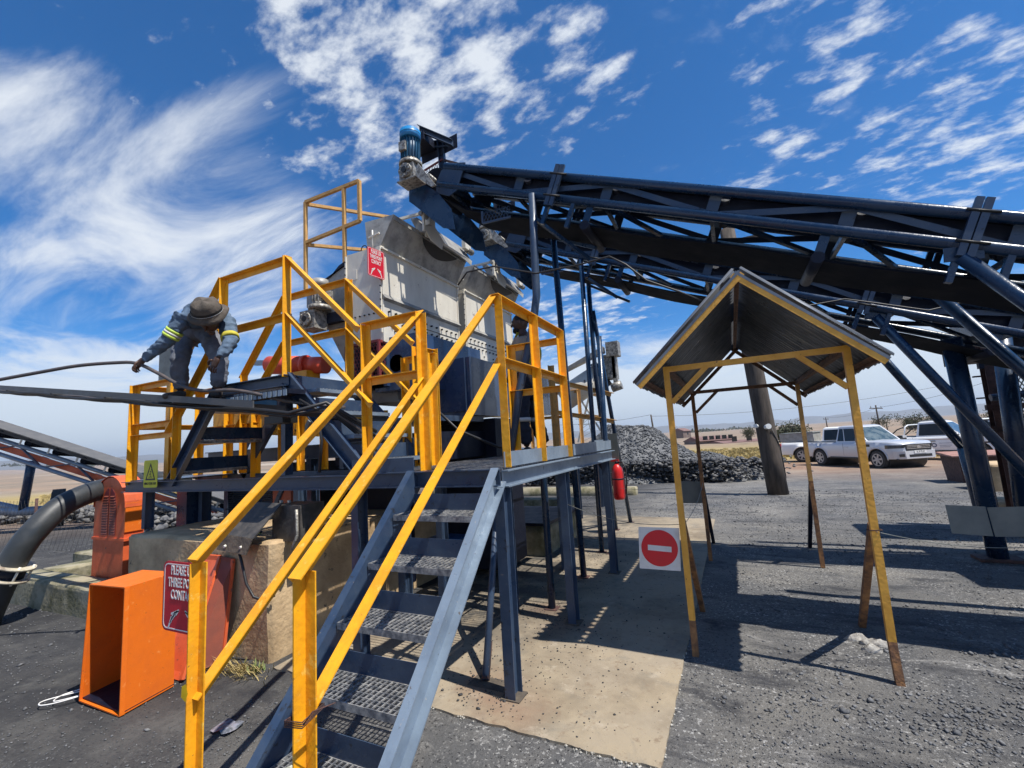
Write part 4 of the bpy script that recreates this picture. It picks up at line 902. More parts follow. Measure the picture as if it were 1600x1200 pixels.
    MB().cyl(m0, m0+up_*.035, .135, 24).cyl(m0+up_*.035, m0+up_*.07, .10, 20).build('motor_flange', 'cast', t)
    mbd = MB().cyl(m0+up_*.06, m0+up_*.34, .098, 24); mb2 = MB()
    for k_ in range(20):
        a = 2*PI*k_/20; r_ = V(math.cos(a), math.sin(a), 0); mb2.bar(m0+up_*.07+r_*.095, m0+up_*.33+r_*.095, r_*.018, r_.cross(up_)*.005, (0, -.5))
    bo = mbd.build('motor', 'motor_blue_dark', t); mb2.build('cooling_fins', 'motor_blue_dark', bo)
    MB().cyl(m0+up_*.325, m0+up_*.43, .122, 28).cyl(m0+up_*.43, m0+up_*.455, .122, 28, .095).build('fan_cowl', 'motor_blue', bo)
    MB().cyl(m0+up_*.385, m0+up_*.392, .1235, 28).build('cowl_band', 'motor_blue_dark', bo); MB().box(m0+V(-.06, -.135, .14), m0+V(.03, -.09, .25)).build('terminal_box', 'cast', bo)
    # take-up bracket on the far side: channels and red mesh guard
    q = V(xh-.46, y1-.0, zh+.60)
    MB().channel(q+V(-.25, 0, .52), q+V(.22, 0, .40), Z, -Y, .10, .06).build('bracket_channel', 'slate', t); MB().channel(q+V(-.05, -.28, .54), q+V(.30, -.02, .37), Z, -Y, .09, .06).build('bracket_channel', 'slate', t)
    MB().channel(q+V(.14, 0, -.35), q+V(.10, 0, .50), X, -Y, .09, .05).build('bracket_post', 'slate', t); MB().box(q+V(-.30, -.30, .38), q+V(.02, .0, .50)).build('bearing_block', 'dark', t)
    MB().bar(q+V(-.22, -.02, .25), q+V(.36, -.02, .30), Y*.005, Z*.20).build('back_sheet', 'dark', t)
    MB().rect(q+V(.12, -.03, .20), q+V(.62, -.03, -.10), .025, .025).build('guard_frame', 'rust', t); MB().rect(q+V(-.18, -.03, .14), q+V(.12, -.03, .20), .02, .02).build('guard_frame', 'red_guard', t)
    gme = MB(); gme.mesh_panel(q+V(-.24, -.03, -.22), V(.36, 0, 0), V(0, 0, .38), .042, .005)
    for k_ in range(9):
        f = k_/9; gme.rect(q+V(.12+.5*f, -.03, .18-.30*f), q+V(.12+.5*f-.16, -.03, -.18), .006, .006); gme.rect(q+V(.12+.5*f-.14, -.03, .0-.16*f), q+V(.12+.5*f+.06, -.03, -.2), .006, .006)
    gme.build('guard_mesh', 'slate', t)
    return t, P, nrm, d
c1, P1, n1, d1 = conveyor('nearer navy belt conveyor rising over the yard to a blue motor above the first hopper', 4.14, 4.80, -2.77, 4.62, 7.9)
c2, P2, n2, d2 = conveyor('farther navy belt conveyor behind the near one ending above the second hopper', 6.20, 6.88, -2.90, 4.72, 8.2)
def cleg(par, pts, r=.032, m='navy', rs=None, foot=True):
    MB().path(pts, r, 12).build('leg', m, par)
    if foot: e = Vector(pts[-1]); MB().box((e.x-.06, e.y-.06, .019), (e.x+.06, e.y+.06, .028)).build('foot_plate', 'rust', par)
cleg(c1, [V(-1.60, 4.12, 4.13), V(-1.62, 4.12, 3.5), V(-1.63, 4.12, 3.05), V(-1.68, 4.10, 2.75), V(-1.86, 4.06, 2.1), V(-1.99, 4.02, 1.44)], .040, 'slate', foot=False)
cleg(c1, [V(-1.70, 4.16, 2.62), V(-1.705, 4.15, .02)], .034)
MB().cyl(V(-1.705, 4.16, 2.62), V(-1.705, 4.165, 2.0), .05, 12).build('sleeve', 'dark', c1)
cleg(c1, [V(-1.66, 4.86, 4.0), V(-1.70, 5.15, .02)], .036)
cleg(c2, [V(-1.72, 6.20, 4.2), V(-1.79, 6.29, .02)], .034); cleg(c2, [V(-1.55, 6.20, 3.0), V(-1.64, 6.24, .02)], .036)
cleg(c2, [V(-1.82, 6.90, 4.2), V(-1.90, 7.15, 2.6), V(-1.94, 7.78, .02)], .036); cleg(c2, [V(-1.80, 6.95, 3.6), V(-1.83, 8.45, .02)], .034)
MB().path([V(-2.1, 7.1, 1.45), V(-1.9, 8.2, .55)], .04, 12).build('leg', 'dark', c2)
for a, b in ((V(-1.62, 4.14, 3.9), V(-1.15, 4.5, 3.45)), (V(-1.72, 6.20, 3.95), V(-1.3, 6.5, 3.6)), (V(-1.64, 4.85, 3.95), V(-1.1, 4.6, 3.6)), (V(-1.8, 6.88, 4.0), V(-1.2, 6.9, 3.62))): MB().rect(a, b, .035, .035).build('knee_brace', 'navy', c1 if a.y < 5 else c2)
# long raking struts to the right
def strut(par, a, b, r=.048):
    MB().path([a, b], r, 14).build('strut', 'navy', par); MB().rect(a-X*.09+Z*.03, a+X*.12+Z*.01, .10, .012, (0, 1, 0)).build('strut_plate', 'navy', par)
strut(c1, V(1.57, 4.12, 2.69), V(3.05, 4.12, .60)); strut(c1, V(1.70, 5.05, 2.68), V(3.15, 5.15, .35))
strut(c2, V(1.57, 6.22, 2.74), V(2.83, 6.35, .55)); strut(c2, V(1.60, 7.15, 2.77), V(2.44, 7.2, 1.20))
MB().path([V(2.30, 6.6, 2.45), V(2.45, 6.88, .01)], .088, 18).build('leg', 'navy', c2); MB().path([V(2.95, 7.2, 2.45), V(2.86, 7.2, .3)], .09, 14).build('leg', 'navy', c2)
MB().path([V(2.44, 7.2, 1.20), V(2.50, 7.2, .30)], .06, 12).build('leg', 'navy', c2)
MB().box((2.26, 6.76, .0), (2.64, 7.0, .03)).build('foot_plate', 'rust', c2)

# drive tower / mesh screen at the right edge
t = thing('mesh_tower', 'dark rusty steel frame with pale expanded mesh panels at the right edge under the conveyors', 'steel frame', (3.2, 7.8, 0))
for (x, y) in ((3.05, 7.9), (3.95, 7.9), (3.55, 8.8), (4.4, 8.8)): MB().ibeam((x, y, .4), (x, y, 2.75), Y, X, .14, .10, .01).build('post', 'rust', t)
for z in (1.38, 1.66, 2.2, 2.7): MB().rect((2.95, 7.86, z), (4.5, 7.86, z), .06, .07).build('cross_rail', 'dark' if z > 2 else 'rust', t)
MB().path([V(2.95, 7.7, 1.78), V(4.3, 7.7, 1.86)], .045, 12).build('tie_pipe', 'navy', t)
for xa, xb in ((3.12, 3.5), (3.55, 3.9), (4.02, 4.5)): MB().mesh_panel(V(xa, 7.88, 1.42), V(xb-xa, 0, 0), V(0, 0, .95), .045, .010).build('mesh_panel', 'plate_grey', t)
MB().box((2.9, 8.1, 2.3), (4.6, 8.7, 2.62)).build('dark_housing', 'dark', t); MB().box((3.0, 7.6, 2.62), (4.7, 8.6, 2.9)).build('dark_housing', 'navy', t)
MB().box((3.1, 5.6, 2.25), (4.9, 7.2, 2.32)).build('cover_sheet', 'navy', t)
for z in (1.2, 1.5, 1.8, 2.1): MB().rect((3.08, 8.4, z), (3.6, 8.4, z), .05, .02).build('ladder_rung', 'rust', t)

# cable slung along the conveyors
o = MB().path([V(-2.48, 4.0, 3.30), V(-2.36, 4.0, 3.42), V(-2.05, 4.02, 3.42), V(-1.59, 4.05, 3.25), V(-1.16, 4.08, 3.25), V(-.85, 4.05, 3.25), V(-.71, 4.05, 3.14), V(-.54, 4.05, 2.95), V(-.29, 4.05, 2.80), V(-.09, 4.2, 2.70), V(.3, 5.0, 2.75), V(.6, 5.9, 2.92), V(.93, 6.1, 2.95), V(1.30, 6.1, 2.96), V(1.52, 6.1, 2.88), V(1.99, 6.1, 2.70), V(2.32, 6.1, 2.74)], .009, 7).build('slung_cable', 'cable'); tag(o, 'black cable slung from the first hopper past the legs to the far conveyor', 'cable')
# ================================================================ HOPPERS
def hopper(y0, label, full=True):
    L_ = 1.60; xs, xm, xf = -3.40, -3.93, -4.62; zt, zb = 3.93, 2.80; y1 = y0+L_
    t = thing('hopper', label, 'hopper', (-3.7, y0+.8, zb))
    MB().box((xm, y0, zb), (xs, y1, zt)).build('bin', 'galv', t)
    # feeder box to the left
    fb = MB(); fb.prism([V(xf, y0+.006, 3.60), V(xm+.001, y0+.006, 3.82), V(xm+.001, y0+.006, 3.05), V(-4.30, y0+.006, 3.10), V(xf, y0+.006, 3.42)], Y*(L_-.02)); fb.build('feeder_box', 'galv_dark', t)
    MB().prism([V(xf-.02, y0-.01, 3.605), V(-4.2, y0-.01, 3.72), V(-4.05, y0-.01, 3.83), V(xm+.0, y0-.01, 3.87), V(xm+.0, y0-.01, 3.825), V(xf, y0-.01, 3.60)], Y*(L_+.02)).build('feeder_lid', 'dark', t)
    # flanges, ledge, bolts
    MB().box((xs, y0-.01, zt-.05), (xs+.035, y1+.01, zt-.035)).build('top_flange', 'galv', t)
    MB().prism([V(xs, y0+.0, 3.36), V(xs+.05, y0+.0, 3.30), V(xs, y0+.0, 3.28)], Y*L_).build('ledge', 'galv_dark', t)
    for y in (y0, y1-.02): MB().box((xs, y, zb), (xs+.012, y+.02, zt-.06)).build('corner_flange', 'galv', t)
    MB().box((xs-.012, y0-.022, zb+.1), (xs+.004, y0-.002, zt-.02)).build('corner_flange', 'galv', t); MB().box((xm-.01, y0-.022, 3.1), (xm+.006, y0-.002, zt-.02)).build('corner_flange', 'galv', t)
    bb = MB()
    for k in range(13):
        y = y0+.10+k*(L_-.2)/12
        for z in (3.16, 3.045): bb.cyl((xs, y, z), (xs+.026, y, z), .012, 6)
    for k in range(9): bb.cyl((xm, y0-.02, 3.2+k*.08), (xm, y0-.034, 3.2+k*.08), .008, 6).cyl((xs-.0, y0-.02, 3.2+k*.08), (xs, y0-.032, 3.2+k*.08), .008, 6)
    for k in range(7): bb.cyl((xm+.06+k*.07, y0, 3.04), (xm+.06+k*.07, y0-.014, 3.04), .010, 6).cyl((xm+.06+k*.07, y0, 3.14), (xm+.06+k*.07, y0-.014, 3.14), .010, 6)
    for k in range(5): bb.cyl((xs, y0+.2+k*.3, 2.95), (xs+.016, y0+.2+k*.3, 2.95), .011, 6)
    bb.build('bolts', 'bolt', t)
    MB().box((xs, y0, 3.095), (xs+.006, y1, 3.102)).build('seam', 'bolt', t)
    MB().prism(round_rect((xm+.04, y0-.006, 3.60), X, Z, .12, .12, .01), Y*.005).build('hatch_plate', 'galv', t)
    MB().path([V(xm+.26+.05*math.cos(a), y0+.02, 3.93+.07*math.sin(a)) for a in [PI*k/8 for k in range(9)]], .006, 6).build('lifting_eye', 'bolt', t)
    for yy in (y0-.02, y1+.02): MB().path([V(xs-.10, yy, 3.82), V(xs-.10, yy, 4.13)], .008, 6).build('tie_rod', 'galv', t); MB().rect((xs-.16, yy, 3.86), (xs+.0, yy, 3.86), .02, .02).build('clamp', 'galv', t); MB().rect((xs-.16, yy, 4.05), (xs+.0, yy, 4.07), .02, .02).build('clamp', 'galv', t)
    # flared hood on top
    zb_, zh = zt+.002, 4.27; bx = (-3.60, xs); tx = (-3.66, -3.225); by = (y0+.0, y1); ty = (y0+.03, y1+.03)
    B = [V(bx[0], by[0], zb_), V(bx[1], by[0], zb_), V(bx[1], by[1], zb_), V(bx[0], by[1], zb_)]; T = [V(tx[0], ty[0], zh+.02), V(tx[1], ty[0], zh), V(tx[1], ty[1], zh), V(tx[0], ty[1], zh+.02)]
    nm = ('hood_end', 'hood_side', 'hood_end', 'hood_side'); cen = sum(B+T, Vector())/8
    for k in range(4):
        a, b, c, d = B[k], B[(k+1) % 4], T[(k+1) % 4], T[k]; n_ = (b-a).cross(d-a).normalized()
        if n_.dot(cen-a) < 0: n_ = -n_
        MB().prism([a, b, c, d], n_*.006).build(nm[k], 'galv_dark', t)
    a, b, d = B[1], B[2], T[1]; u = (b-a).normalized(); v = (d-a).normalized(); H = (T[1]-B[1]).length; n_ = u.cross(v).normalized()
    if n_.x < 0: n_ = -n_
    # curved inspection opening: flat black patch painted for its shaded inside, lifted canopy
    lens = []; 
    for k in range(17):
        f = k/16; lens.append(a+u*(.55+.86*f)+v*(H*.99-.02))
    for k in range(17):
        f = 1-k/16; lens.append(a+u*(.55+.86*f)+v*(H*.99-.21*math.sin(PI*f)**.7*(1.0-.25*f)-.02))
    MB().prism([p+n_*.001 for p in lens], n_*.004).build('mouth_shade_patch', 'black', t)
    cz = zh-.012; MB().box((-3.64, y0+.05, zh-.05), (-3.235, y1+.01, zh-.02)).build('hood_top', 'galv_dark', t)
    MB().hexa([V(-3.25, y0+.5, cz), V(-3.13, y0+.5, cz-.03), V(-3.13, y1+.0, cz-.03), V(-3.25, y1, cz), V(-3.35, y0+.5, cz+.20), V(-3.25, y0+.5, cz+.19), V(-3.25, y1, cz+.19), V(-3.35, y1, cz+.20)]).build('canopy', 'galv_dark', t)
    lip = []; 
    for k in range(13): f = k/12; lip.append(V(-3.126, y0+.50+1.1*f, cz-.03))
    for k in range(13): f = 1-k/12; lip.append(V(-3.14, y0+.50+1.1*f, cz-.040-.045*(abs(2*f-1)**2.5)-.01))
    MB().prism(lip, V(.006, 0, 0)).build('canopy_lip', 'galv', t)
    MB().prism([V(-3.12, y0+.44, cz+.02), V(-3.10, y0+.56, cz-.13), V(-3.10, y0+.80, cz-.16), V(-3.11, y0+.86, cz-.02), V(-3.14, y0+.70, cz+.13)], V(.008, 0, 0)).build('cheek_plate', 'galv', t)
    fr = MB(); fr.rect((-3.60, y0+.35, zh+.14), (-3.12, y0+.46, zh+.18), .03, .03); fr.rect((-3.60, y0+.35, zh-.02), (-3.60, y0+.35, zh+.14), .03, .03); fr.rect((-3.12, y0+.46, zh-.05), (-3.12, y0+.46, zh+.20), .03, .03)
    fr.build('bar_frame', 'galv', t); MB().cyl((-3.14, y0+.42, zh+.17), (-3.14, y0+.56, zh+.17), .03, 10).cyl((-3.14, y0+1.50, zh+.10), (-3.14, y0+1.64, zh+.10), .045, 12).build('pivot', 'cast', t)
    MB().box((-3.2, y0+.60, zh+.10), (-3.13, y0+.72, zh+.24)).build('pivot_block', 'galv', t); MB().box((-3.16, y0+1.4, zh+.08), (-3.1, y0+1.55, zh+.2)).build('pivot_block', 'galv', t)
    # funnel under the feeder
    MB().hexa([V(-3.95, y0+.3, 2.15), V(-3.45, y0+.3, 2.15), V(-3.45, y0+1.2, 2.15), V(-3.95, y0+1.2, 2.15), V(-4.28, y0+.02, 3.10), V(-3.45, y0+.02, 3.10), V(-3.45, y0+1.5, 3.10), V(-4.28, y0+1.5, 3.10)]).build('funnel', 'galv_dark', t)
    # shaker gear motor on the left end
    g0 = V(-4.30, y0-.16, 3.15); gm = MB(); gm.box(g0-V(.12, .10, .11), g0+V(.12, .10, .11)); gm.cyl(g0-Y*.10, g0-Y*.135, .085, 18)
    for k in range(8): a_ = k*PI/4; gm.cyl(g0-Y*.13+V(.07*math.cos(a_), 0, .07*math.sin(a_)), g0-Y*.145+V(.07*math.cos(a_), 0, .07*math.sin(a_)), .011, 6)
    gm.build('gearbox', 'cast', t); MB().cyl(g0-Y*.136, g0-Y*.142, .035, 14).build('shaft_bore', 'black', t)
    m0 = g0+V(.10, 0, .11); MB().cyl(m0, m0+V(.0, 0, .05), .13, 22).cyl(m0+Z*.05, m0+Z*.09, .09, 18).build('motor_flange', 'cast', t)
    mb_ = MB().cyl(m0+Z*.08, m0+Z*.28, .08, 18)
    for k in range(14): a_ = 2*PI*k/14; r_ = V(math.cos(a_), math.sin(a_), 0); mb_.bar(m0+Z*.09+r_*.078, m0+Z*.27+r_*.078, r_*.016, r_.cross(Z)*.006, (0, -.5))
    mb_.build('motor', 'cast', t); MB().cyl(m0+Z*.28, m0+Z*.37, .098, 20).build('fan_cowl', 'galv_dark', t); MB().box(m0+V(.07, -.05, .12), m0+V(.16, .05, .22)).build('terminal_box', 'cast', t)
    MB().box((-4.30, y0-.08, 3.12), (-3.95, y0+.0, 3.24)).build('drive_shaft', 'dark', t)
    return t
hopper(3.85, 'nearer grey galvanised hopper with a flared hood and a red sign on its corner')
hopper(5.66, 'farther grey galvanised hopper directly behind the first one')
# pale guard rail on the first hopper
t = thing('hopper_rail', 'faded pale yellow guard rail standing on top left of the first hopper', 'guard rail', (-5.0, 4.6, 3.9))
q = 'yellow_old'
for a, b in (((-5.53, 4.6, 4.0), (-5.53, 4.6, 5.45)), ((-4.73, 4.6, 3.8), (-4.73, 4.6, 5.45)), ((-4.43, 4.6, 4.84), (-4.43, 4.6, 5.45)), ((-5.53, 4.6, 5.45), (-4.43, 4.6, 5.45)), ((-5.53, 4.6, 4.79), (-4.43, 4.6, 4.84)), ((-5.53, 4.6, 5.42), (-4.73, 5.6, 5.42)), ((-5.53, 4.6, 4.76), (-4.6, 5.7, 4.8)), ((-4.6, 5.7, 4.0), (-4.6, 5.7, 5.4))):
    MB().rect(a, b, .045, .045, (0, 1, .01)).build('post' if a[0] == b[0] else 'rail', q, t)
MB().box((-5.55, 4.58, 3.6), (-4.62, 5.2, 3.64)).build('base_plate', 'galv_dark', t)
# red mesh guard over the vibrator
t = thing('drive_guard', 'dark red framed mesh guard under the near end of the first hopper', 'machine guard', (-3.6, 3.8, 2.4))
fr = MB(); A_ = (-3.90, 3.80); B_ = (-3.42, 3.80)
for z in (2.40, 2.80): fr.rect((A_[0], 3.80, z), (B_[0], 3.80, z), .03, .03); fr.rect((B_[0], 3.80, z), (B_[0], 4.3, z), .03, .03)
for x in (A_[0], (A_[0]+B_[0])/2, B_[0]): fr.rect((x, 3.80, 2.40), (x, 3.80, 2.80), .03, .03)
fr.rect((B_[0], 4.3, 2.4), (B_[0], 4.3, 2.8), .03, .03); fr.build('frame', 'red_guard', t)
MB().mesh_panel(V(-3.90, 3.80, 2.40), V(.48, 0, 0), V(0, 0, .40), .045, .007).build('mesh_panel', 'red_guard', t); MB().mesh_panel(V(-3.42, 3.80, 2.40), V(0, .5, 0), V(0, 0, .40), .045, .007).build('mesh_panel', 'red_guard', t)
MB().box((-3.88, 3.9, 2.3), (-3.45, 4.3, 2.78)).build('housing', 'dark', t); MB().cyl((-3.3, 3.95, 2.55), (-3.3, 4.05, 2.55), .10, 20).build('pulley', 'rust', t)
MB().box((-3.415, 3.86, 2.42), (-3.412, 4.1, 2.52)).build('name_plate', 'black', t); put_text(t, 'lettering', 'MAAX', .055, (-3.411, 3.98, 2.47), Y, Z, 'white', .9, .001, .0015)
# glossy blue chute
t = thing('chute', 'large glossy navy blue chute below the hoppers beside the walkway', 'chute', (-3.0, 4.4, 2.0))
def slopebox(nm, x0, x1, y0, y1, z0, z1, ins=0.0, m='blue_chute'):
    MB().hexa([V(x0+ins, y0+ins, z0), V(x1-ins, y0+ins, z0), V(x1-ins, y1-ins, z0), V(x0+ins, y1-ins, z0), V(x0, y0, z1), V(x1, y0, z1), V(x1, y1, z1), V(x0, y1, z1)]).build(nm, m, t)
slopebox('rear_casing', -3.62, -2.98, 3.95, 5.3, 2.25, 2.86); slopebox('front_casing', -3.50, -2.62, 4.42, 5.2, 1.93, 2.60, .02)
slopebox('side_casing', -3.4, -2.72, 5.25, 7.2, 2.0, 2.66); MB().box((-3.50, 4.412, 1.98), (-2.64, 4.43, 2.04)).build('lower_strip', 'blue_chute', t)
for x in (-2.70, -2.628): MB().box((x, 4.405, 1.95), (x+.012, 4.418, 2.60)).build('edge_flange', 'slate_light', t)
MB().cyl((-3.30, 4.40, 2.0), (-3.30, 4.418, 2.0), .02, 10).build('bolt', 'galv', t)
MB().box((-3.62, 3.90, 2.3), (-3.40, 3.95, 2.80)).build('end_plate', 'blue_chute', t)
# vibrating screen underneath
t = thing('vibrating_screen', 'yellow sided vibrating screen with dark chassis behind the crossover stairs', 'screen', (-4.6, 4.1, DK))
for y in (3.75, 4.75): MB().prism([V(-6.3, y, 2.02), V(-6.3, y, 2.30), V(-4.15, y, 2.12), V(-4.15, y, 1.78), V(-5.9, y, 1.92)], Y*.012).build('side_plate', 'yellow', t)
bb = MB()
for k in range(22):
    x = -6.2+k*.095; bb.cyl((x, 3.75, 2.25-.084*(x+6.2)), (x, 3.735, 2.25-.084*(x+6.2)), .012, 6).cyl((x, 3.75, 2.02-.084*(x+6.2)), (x, 3.735, 2.02-.084*(x+6.2)), .012, 6)
bb.build('bolts', 'bolt', t)
MB().box((-6.28, 3.77, 1.98), (-4.2, 4.74, 2.0)).build('deck', 'dark', t)
for y in (3.7, 4.8): MB().ibeam((-6.3, y, 1.62), (-2.9, y, 1.62), Z, Y, .16, .09, .01).build('chassis_beam', 'slate', t)
for x in (-5.9, -4.4, -3.1): MB().ibeam((x, 3.7, 1.62), (x, 4.8, 1.62), Z, X, .14, .08, .01).build('chassis_beam', 'slate', t); MB().ibeam((x, 3.75, .05), (x, 3.75, 1.54), Y, X, .12, .08, .01).build('leg', 'slate', t)
for x in (-5.6, -5.3, -4.6): MB().rect((x, 3.72, 1.7), (x+.2, 3.72, 1.98), .05, .05, (0, 1, 0)).build('spring_bracket', 'slate_light', t)
MB().box((-4.1, 3.8, 1.45), (-2.75, 4.9, 1.75)).build('discharge_pan', 'dark', t); MB().box((-3.6, 3.78, 1.86), (-2.70, 4.8, 1.92)).build('cross_plate', 'slate', t); MB().box((-3.5, 4.9, .1), (-2.6, 5.6, 1.9)).build('bin_side', 'dark', t)
for x in (-3.35, -3.05, -2.8): MB().box((x, 3.77, 1.5), (x+.06, 3.79, 1.87)).build('stiffener', 'galv_dark', t)
MB().box((-5.6, 4.2, .1), (-3.4, 4.3, 1.5)).build('rear_sheet', 'dark', t)
MB().path([V(-2.66, 3.8, 1.95), V(-2.5, 3.9, 1.75), V(-2.2, 4.2, 1.55), V(-2.1, 4.5, 1.52), V(-2.25, 4.8, 1.46)], .014, 8).build('hydraulic_hose', 'cable', t)
# orange red motor
t = thing('vibrator_motor', 'orange red cylindrical motor behind the raised platform', 'motor', (-4.7, 3.8, 2.7))
MB().cyl((-5.16, 3.75, 2.74), (-4.66, 3.86, 2.69), .115, 24).build('motor', 'motor_red', t); MB().cyl((-4.63, 3.87, 2.688), (-4.36, 3.92, 2.66), .105, 24).build('end_cover', 'motor_red', t); MB().cyl((-4.67, 3.86, 2.69), (-4.62, 3.87, 2.688), .125, 24).build('flange', 'motor_red', t); MB().cyl((-5.18, 3.745, 2.742), (-5.15, 3.752, 2.74), .10, 20).build('cap', 'motor_red', t)
MB().box((-5.0, 3.75, 2.3), (-4.5, 3.95, 2.6)).build('mount', 'yellow', t)
o = MB().rect((-6.1, 4.2, 2.95), (-4.8, 4.3, 2.82), .05, .07).build('support_arm', 'slate_light'); tag(o, 'thin grey blue arm left of the orange red motor', 'support arm')

# far walkway and inclined drum behind the black posts
t = thing('far_walkway', 'farther walkway section with faded yellow rails behind the black posts', 'walkway', (-2.2, 8, DK))
MB().box((-3.4, 5.75, DK-.06), (-1.62, 6.5, DK)).build('deck_plate', 'slate_light', t); MB().box((-5.2, 8.6, DK-.1), (-2.75, 10.6, DK)).build('deck_plate', 'slate', t)
MB().box((-1.62, 5.74, DK-.02), (-1.61, 6.5, DK+.12)).build('toe_board', 'slate_light', t)
for (x, y) in ((-3.9, 9.0), (-3.3, 9.0), (-2.8, 9.0)): lpost(x, y, DK, 2.6, 1, -1, 'guard_post', 'yellow_old', t, .06)
for z in (2.08, 2.58): rail((-4.2, 9.0, z), (-2.78, 9.0, z), -Y, 'guard_rail', 'yellow_old', t); rail((-2.78, 9.0, z), (-2.78, 10.5, z), X, 'guard_rail', 'yellow_old', t)
rail((-2.5, 6.6, 2.55), (-1.75, 7.5, 2.3), X, 'guard_rail', 'yellow_old', t); rail((-2.5, 6.6, 2.05), (-1.75, 7.5, 1.85), X, 'guard_rail', 'yellow_old', t)
for (x, y) in ((-4.3, 8.7), (-2.85, 8.7), (-2.85, 10.4), (-4.3, 10.4)): MB().ibeam((x, y, 0), (x, y, DK-.1), Y, X, .1, .08, .008).build('column', 'slate', t)
MB().rect((-2.9, 9.1, 1.5), (-2.5, 9.1, 2.7), .035, .035).build('diagonal_brace', 'galv', t); MB().rect((-2.95, 9.1, 2.7), (-2.4, 9.1, 1.7), .035, .035).build('diagonal_brace', 'galv', t)
t = thing('inclined_drum', 'grey inclined drum with a worn gearbox on its upper end behind the posts', 'drum', (-2.6, 9.4, 2.6))
MB().cyl((-3.2, 9.2, 2.42), (-2.42, 9.35, 2.86), .26, 24).build('drum', 'galv', t); MB().hexa([V(-3.05, 9.0, 3.0), V(-2.2, 9.0, 3.30), V(-2.2, 9.2, 3.30), V(-3.05, 9.2, 3.0), V(-3.05, 9.0, 3.06), V(-2.2, 9.0, 3.42), V(-2.2, 9.2, 3.42), V(-3.05, 9.2, 3.06)]).build('top_guard', 'galv_dark', t)
MB().cyl((-2.42, 9.35, 2.86), (-2.30, 9.37, 2.93), .30, 20).build('end_ring', 'dark', t); MB().box((-2.3, 9.1, 2.75), (-2.0, 9.4, 3.25)).box((-2.15, 9.05, 3.2), (-1.9, 9.3, 3.5)).build('gearbox', 'cast', t); MB().box((-2.06, 9.1, 2.5), (-1.98, 9.2, 3.2)).cyl((-2.1, 9.1, 2.55), (-1.9, 9.1, 2.6), .09, 12).build('counter_arm', 'cast', t)

# ================================================================ SHELTER
t = thing('shelter', 'small yellow post shelter with a gabled corrugated iron roof', 'shelter', (.16, 4.9, 0))
XA, XB, YA, YC = -.41, .74, 3.65, 6.20; HT = 2.10; m = 'yellow_shelter'
def sq(a, b, mm=m, w=.042, nm='post'): return MB().rect(a, b, w, w, (0, 1, .001)).build(nm, mm, t)
for x in (XA, XB):
    # front posts: yellow above, rust stained below
    sq((x, YA, .80), (x, YA, HT)); sq((x, YA, .24), (x, YA, .80), m, .0425); sq((x+.002, YA-.03, .0), (x, YA, .24), 'rusty_yellow', .043)
    sq((x, YC, .95), (x, YC, HT), 'rusty_yellow' if x < 0 else 'yellow_old'); sq((x, YC, 0), (x, YC, .95), 'rusty_yellow', .0425)
    sq((x, YA+.03, .93), (x, YA+.86, .0), 'rusty_yellow', .042, 'leg_brace'); sq((x, YC+.03, .9), (x, YC+.95, .0), 'dark', .042, 'leg_brace')
sq((XA, YA, HT-.021), (XB, YA, HT-.021), m, .040, 'tie_beam'); sq((XA, YC, HT-.021), (XB, YC, HT-.021), 'rust_angle', .040, 'tie_beam')
for x in (XA, XB): sq((x, YA+.02, HT-.02), (x, YC-.02, HT-.02), 'rust_angle', .040, 'eave_beam')
for y, mm in ((YA, m), (YC, 'rust_angle')):
    sq((XA+.02, y, 1.82), (XA+.29, y, HT-.03), mm, .034, 'knee_brace'); sq((XB-.02, y, 1.82), (XB-.28, y, HT-.03), mm, .034, 'knee_brace')
RX0, RX1, PX, EZ, PZ, RY0, RY1 = -.585, .875, .145, 1.955, 2.655, 3.34, 6.55
def sheet(nm, xe):
    nY = 300; mb = MB(); n_ = Vector((PX-xe, 0, 0)); e = V(xe, 0, EZ); p = V(PX, 0, PZ); d = (p-e).normalized(); nr = Y.cross(d).normalized()
    if nr.z < 0: nr = -nr
    vs = []
    for i in range(nY+1):
        y = RY0+(RY1-RY0)*i/nY; o = nr*(.021*math.sin(2*PI*(y-RY0)/.09)+.022)
        ex = d*(-.02+.012*math.sin(y*47)+.008*math.sin(y*13))*.5
        for q in (e+ex, p): vs.append(q+Y*y+o)
        for q in (p, e+ex): vs.append(q+Y*y+o+nr*.0012)
    mb.add(vs, [(i*4+k, i*4+(k+1) % 4, (i+1)*4+(k+1) % 4, (i+1)*4+k) for i in range(nY) for k in range(4)], True)
    # smooth across the waves only
    return mb.build(nm, 'corr', t)
sheet('roof_sheet', RX0); sheet('roof_sheet', RX1)
for xe in (RX0, RX1):
    a = V(xe, RY0-.004, EZ-.012); b = V(PX+(.02 if xe < 0 else -.02)*1.0, RY0-.004-(.0015 if xe < 0 else 0), PZ-.012); s = (b-a).normalized(); dn = s.cross(Y).normalized()
    if dn.z > 0: dn = -dn
    MB().angle(a, b, dn, Y, .034, .005).build('gable_angle', m, t); MB().bar(a-Y*.002, b-Y*.002, -dn*.018, Y*.004).build('edge_trim', 'corr', t)
    a2, b2 = a+Y*(RY1-RY0), b+Y*(RY1-RY0); MB().angle(a2, b2, dn, -Y, .04, .005).build('gable_angle', 'rust_angle', t)
    f = .03; c0 = a+(b-a)*f; MB().angle(c0+Y*.02, c0+Y*(RY1-RY0-.02), dn, (b-a).normalized(), .04, .005).build('purlin', 'rust_angle', t)
MB().angle((PX-.02, RY0+.01, PZ-.025), (PX-.02, RY1-.01, PZ-.025), X, -Z, .035, .005).build('ridge_angle', 'rust_angle', t)
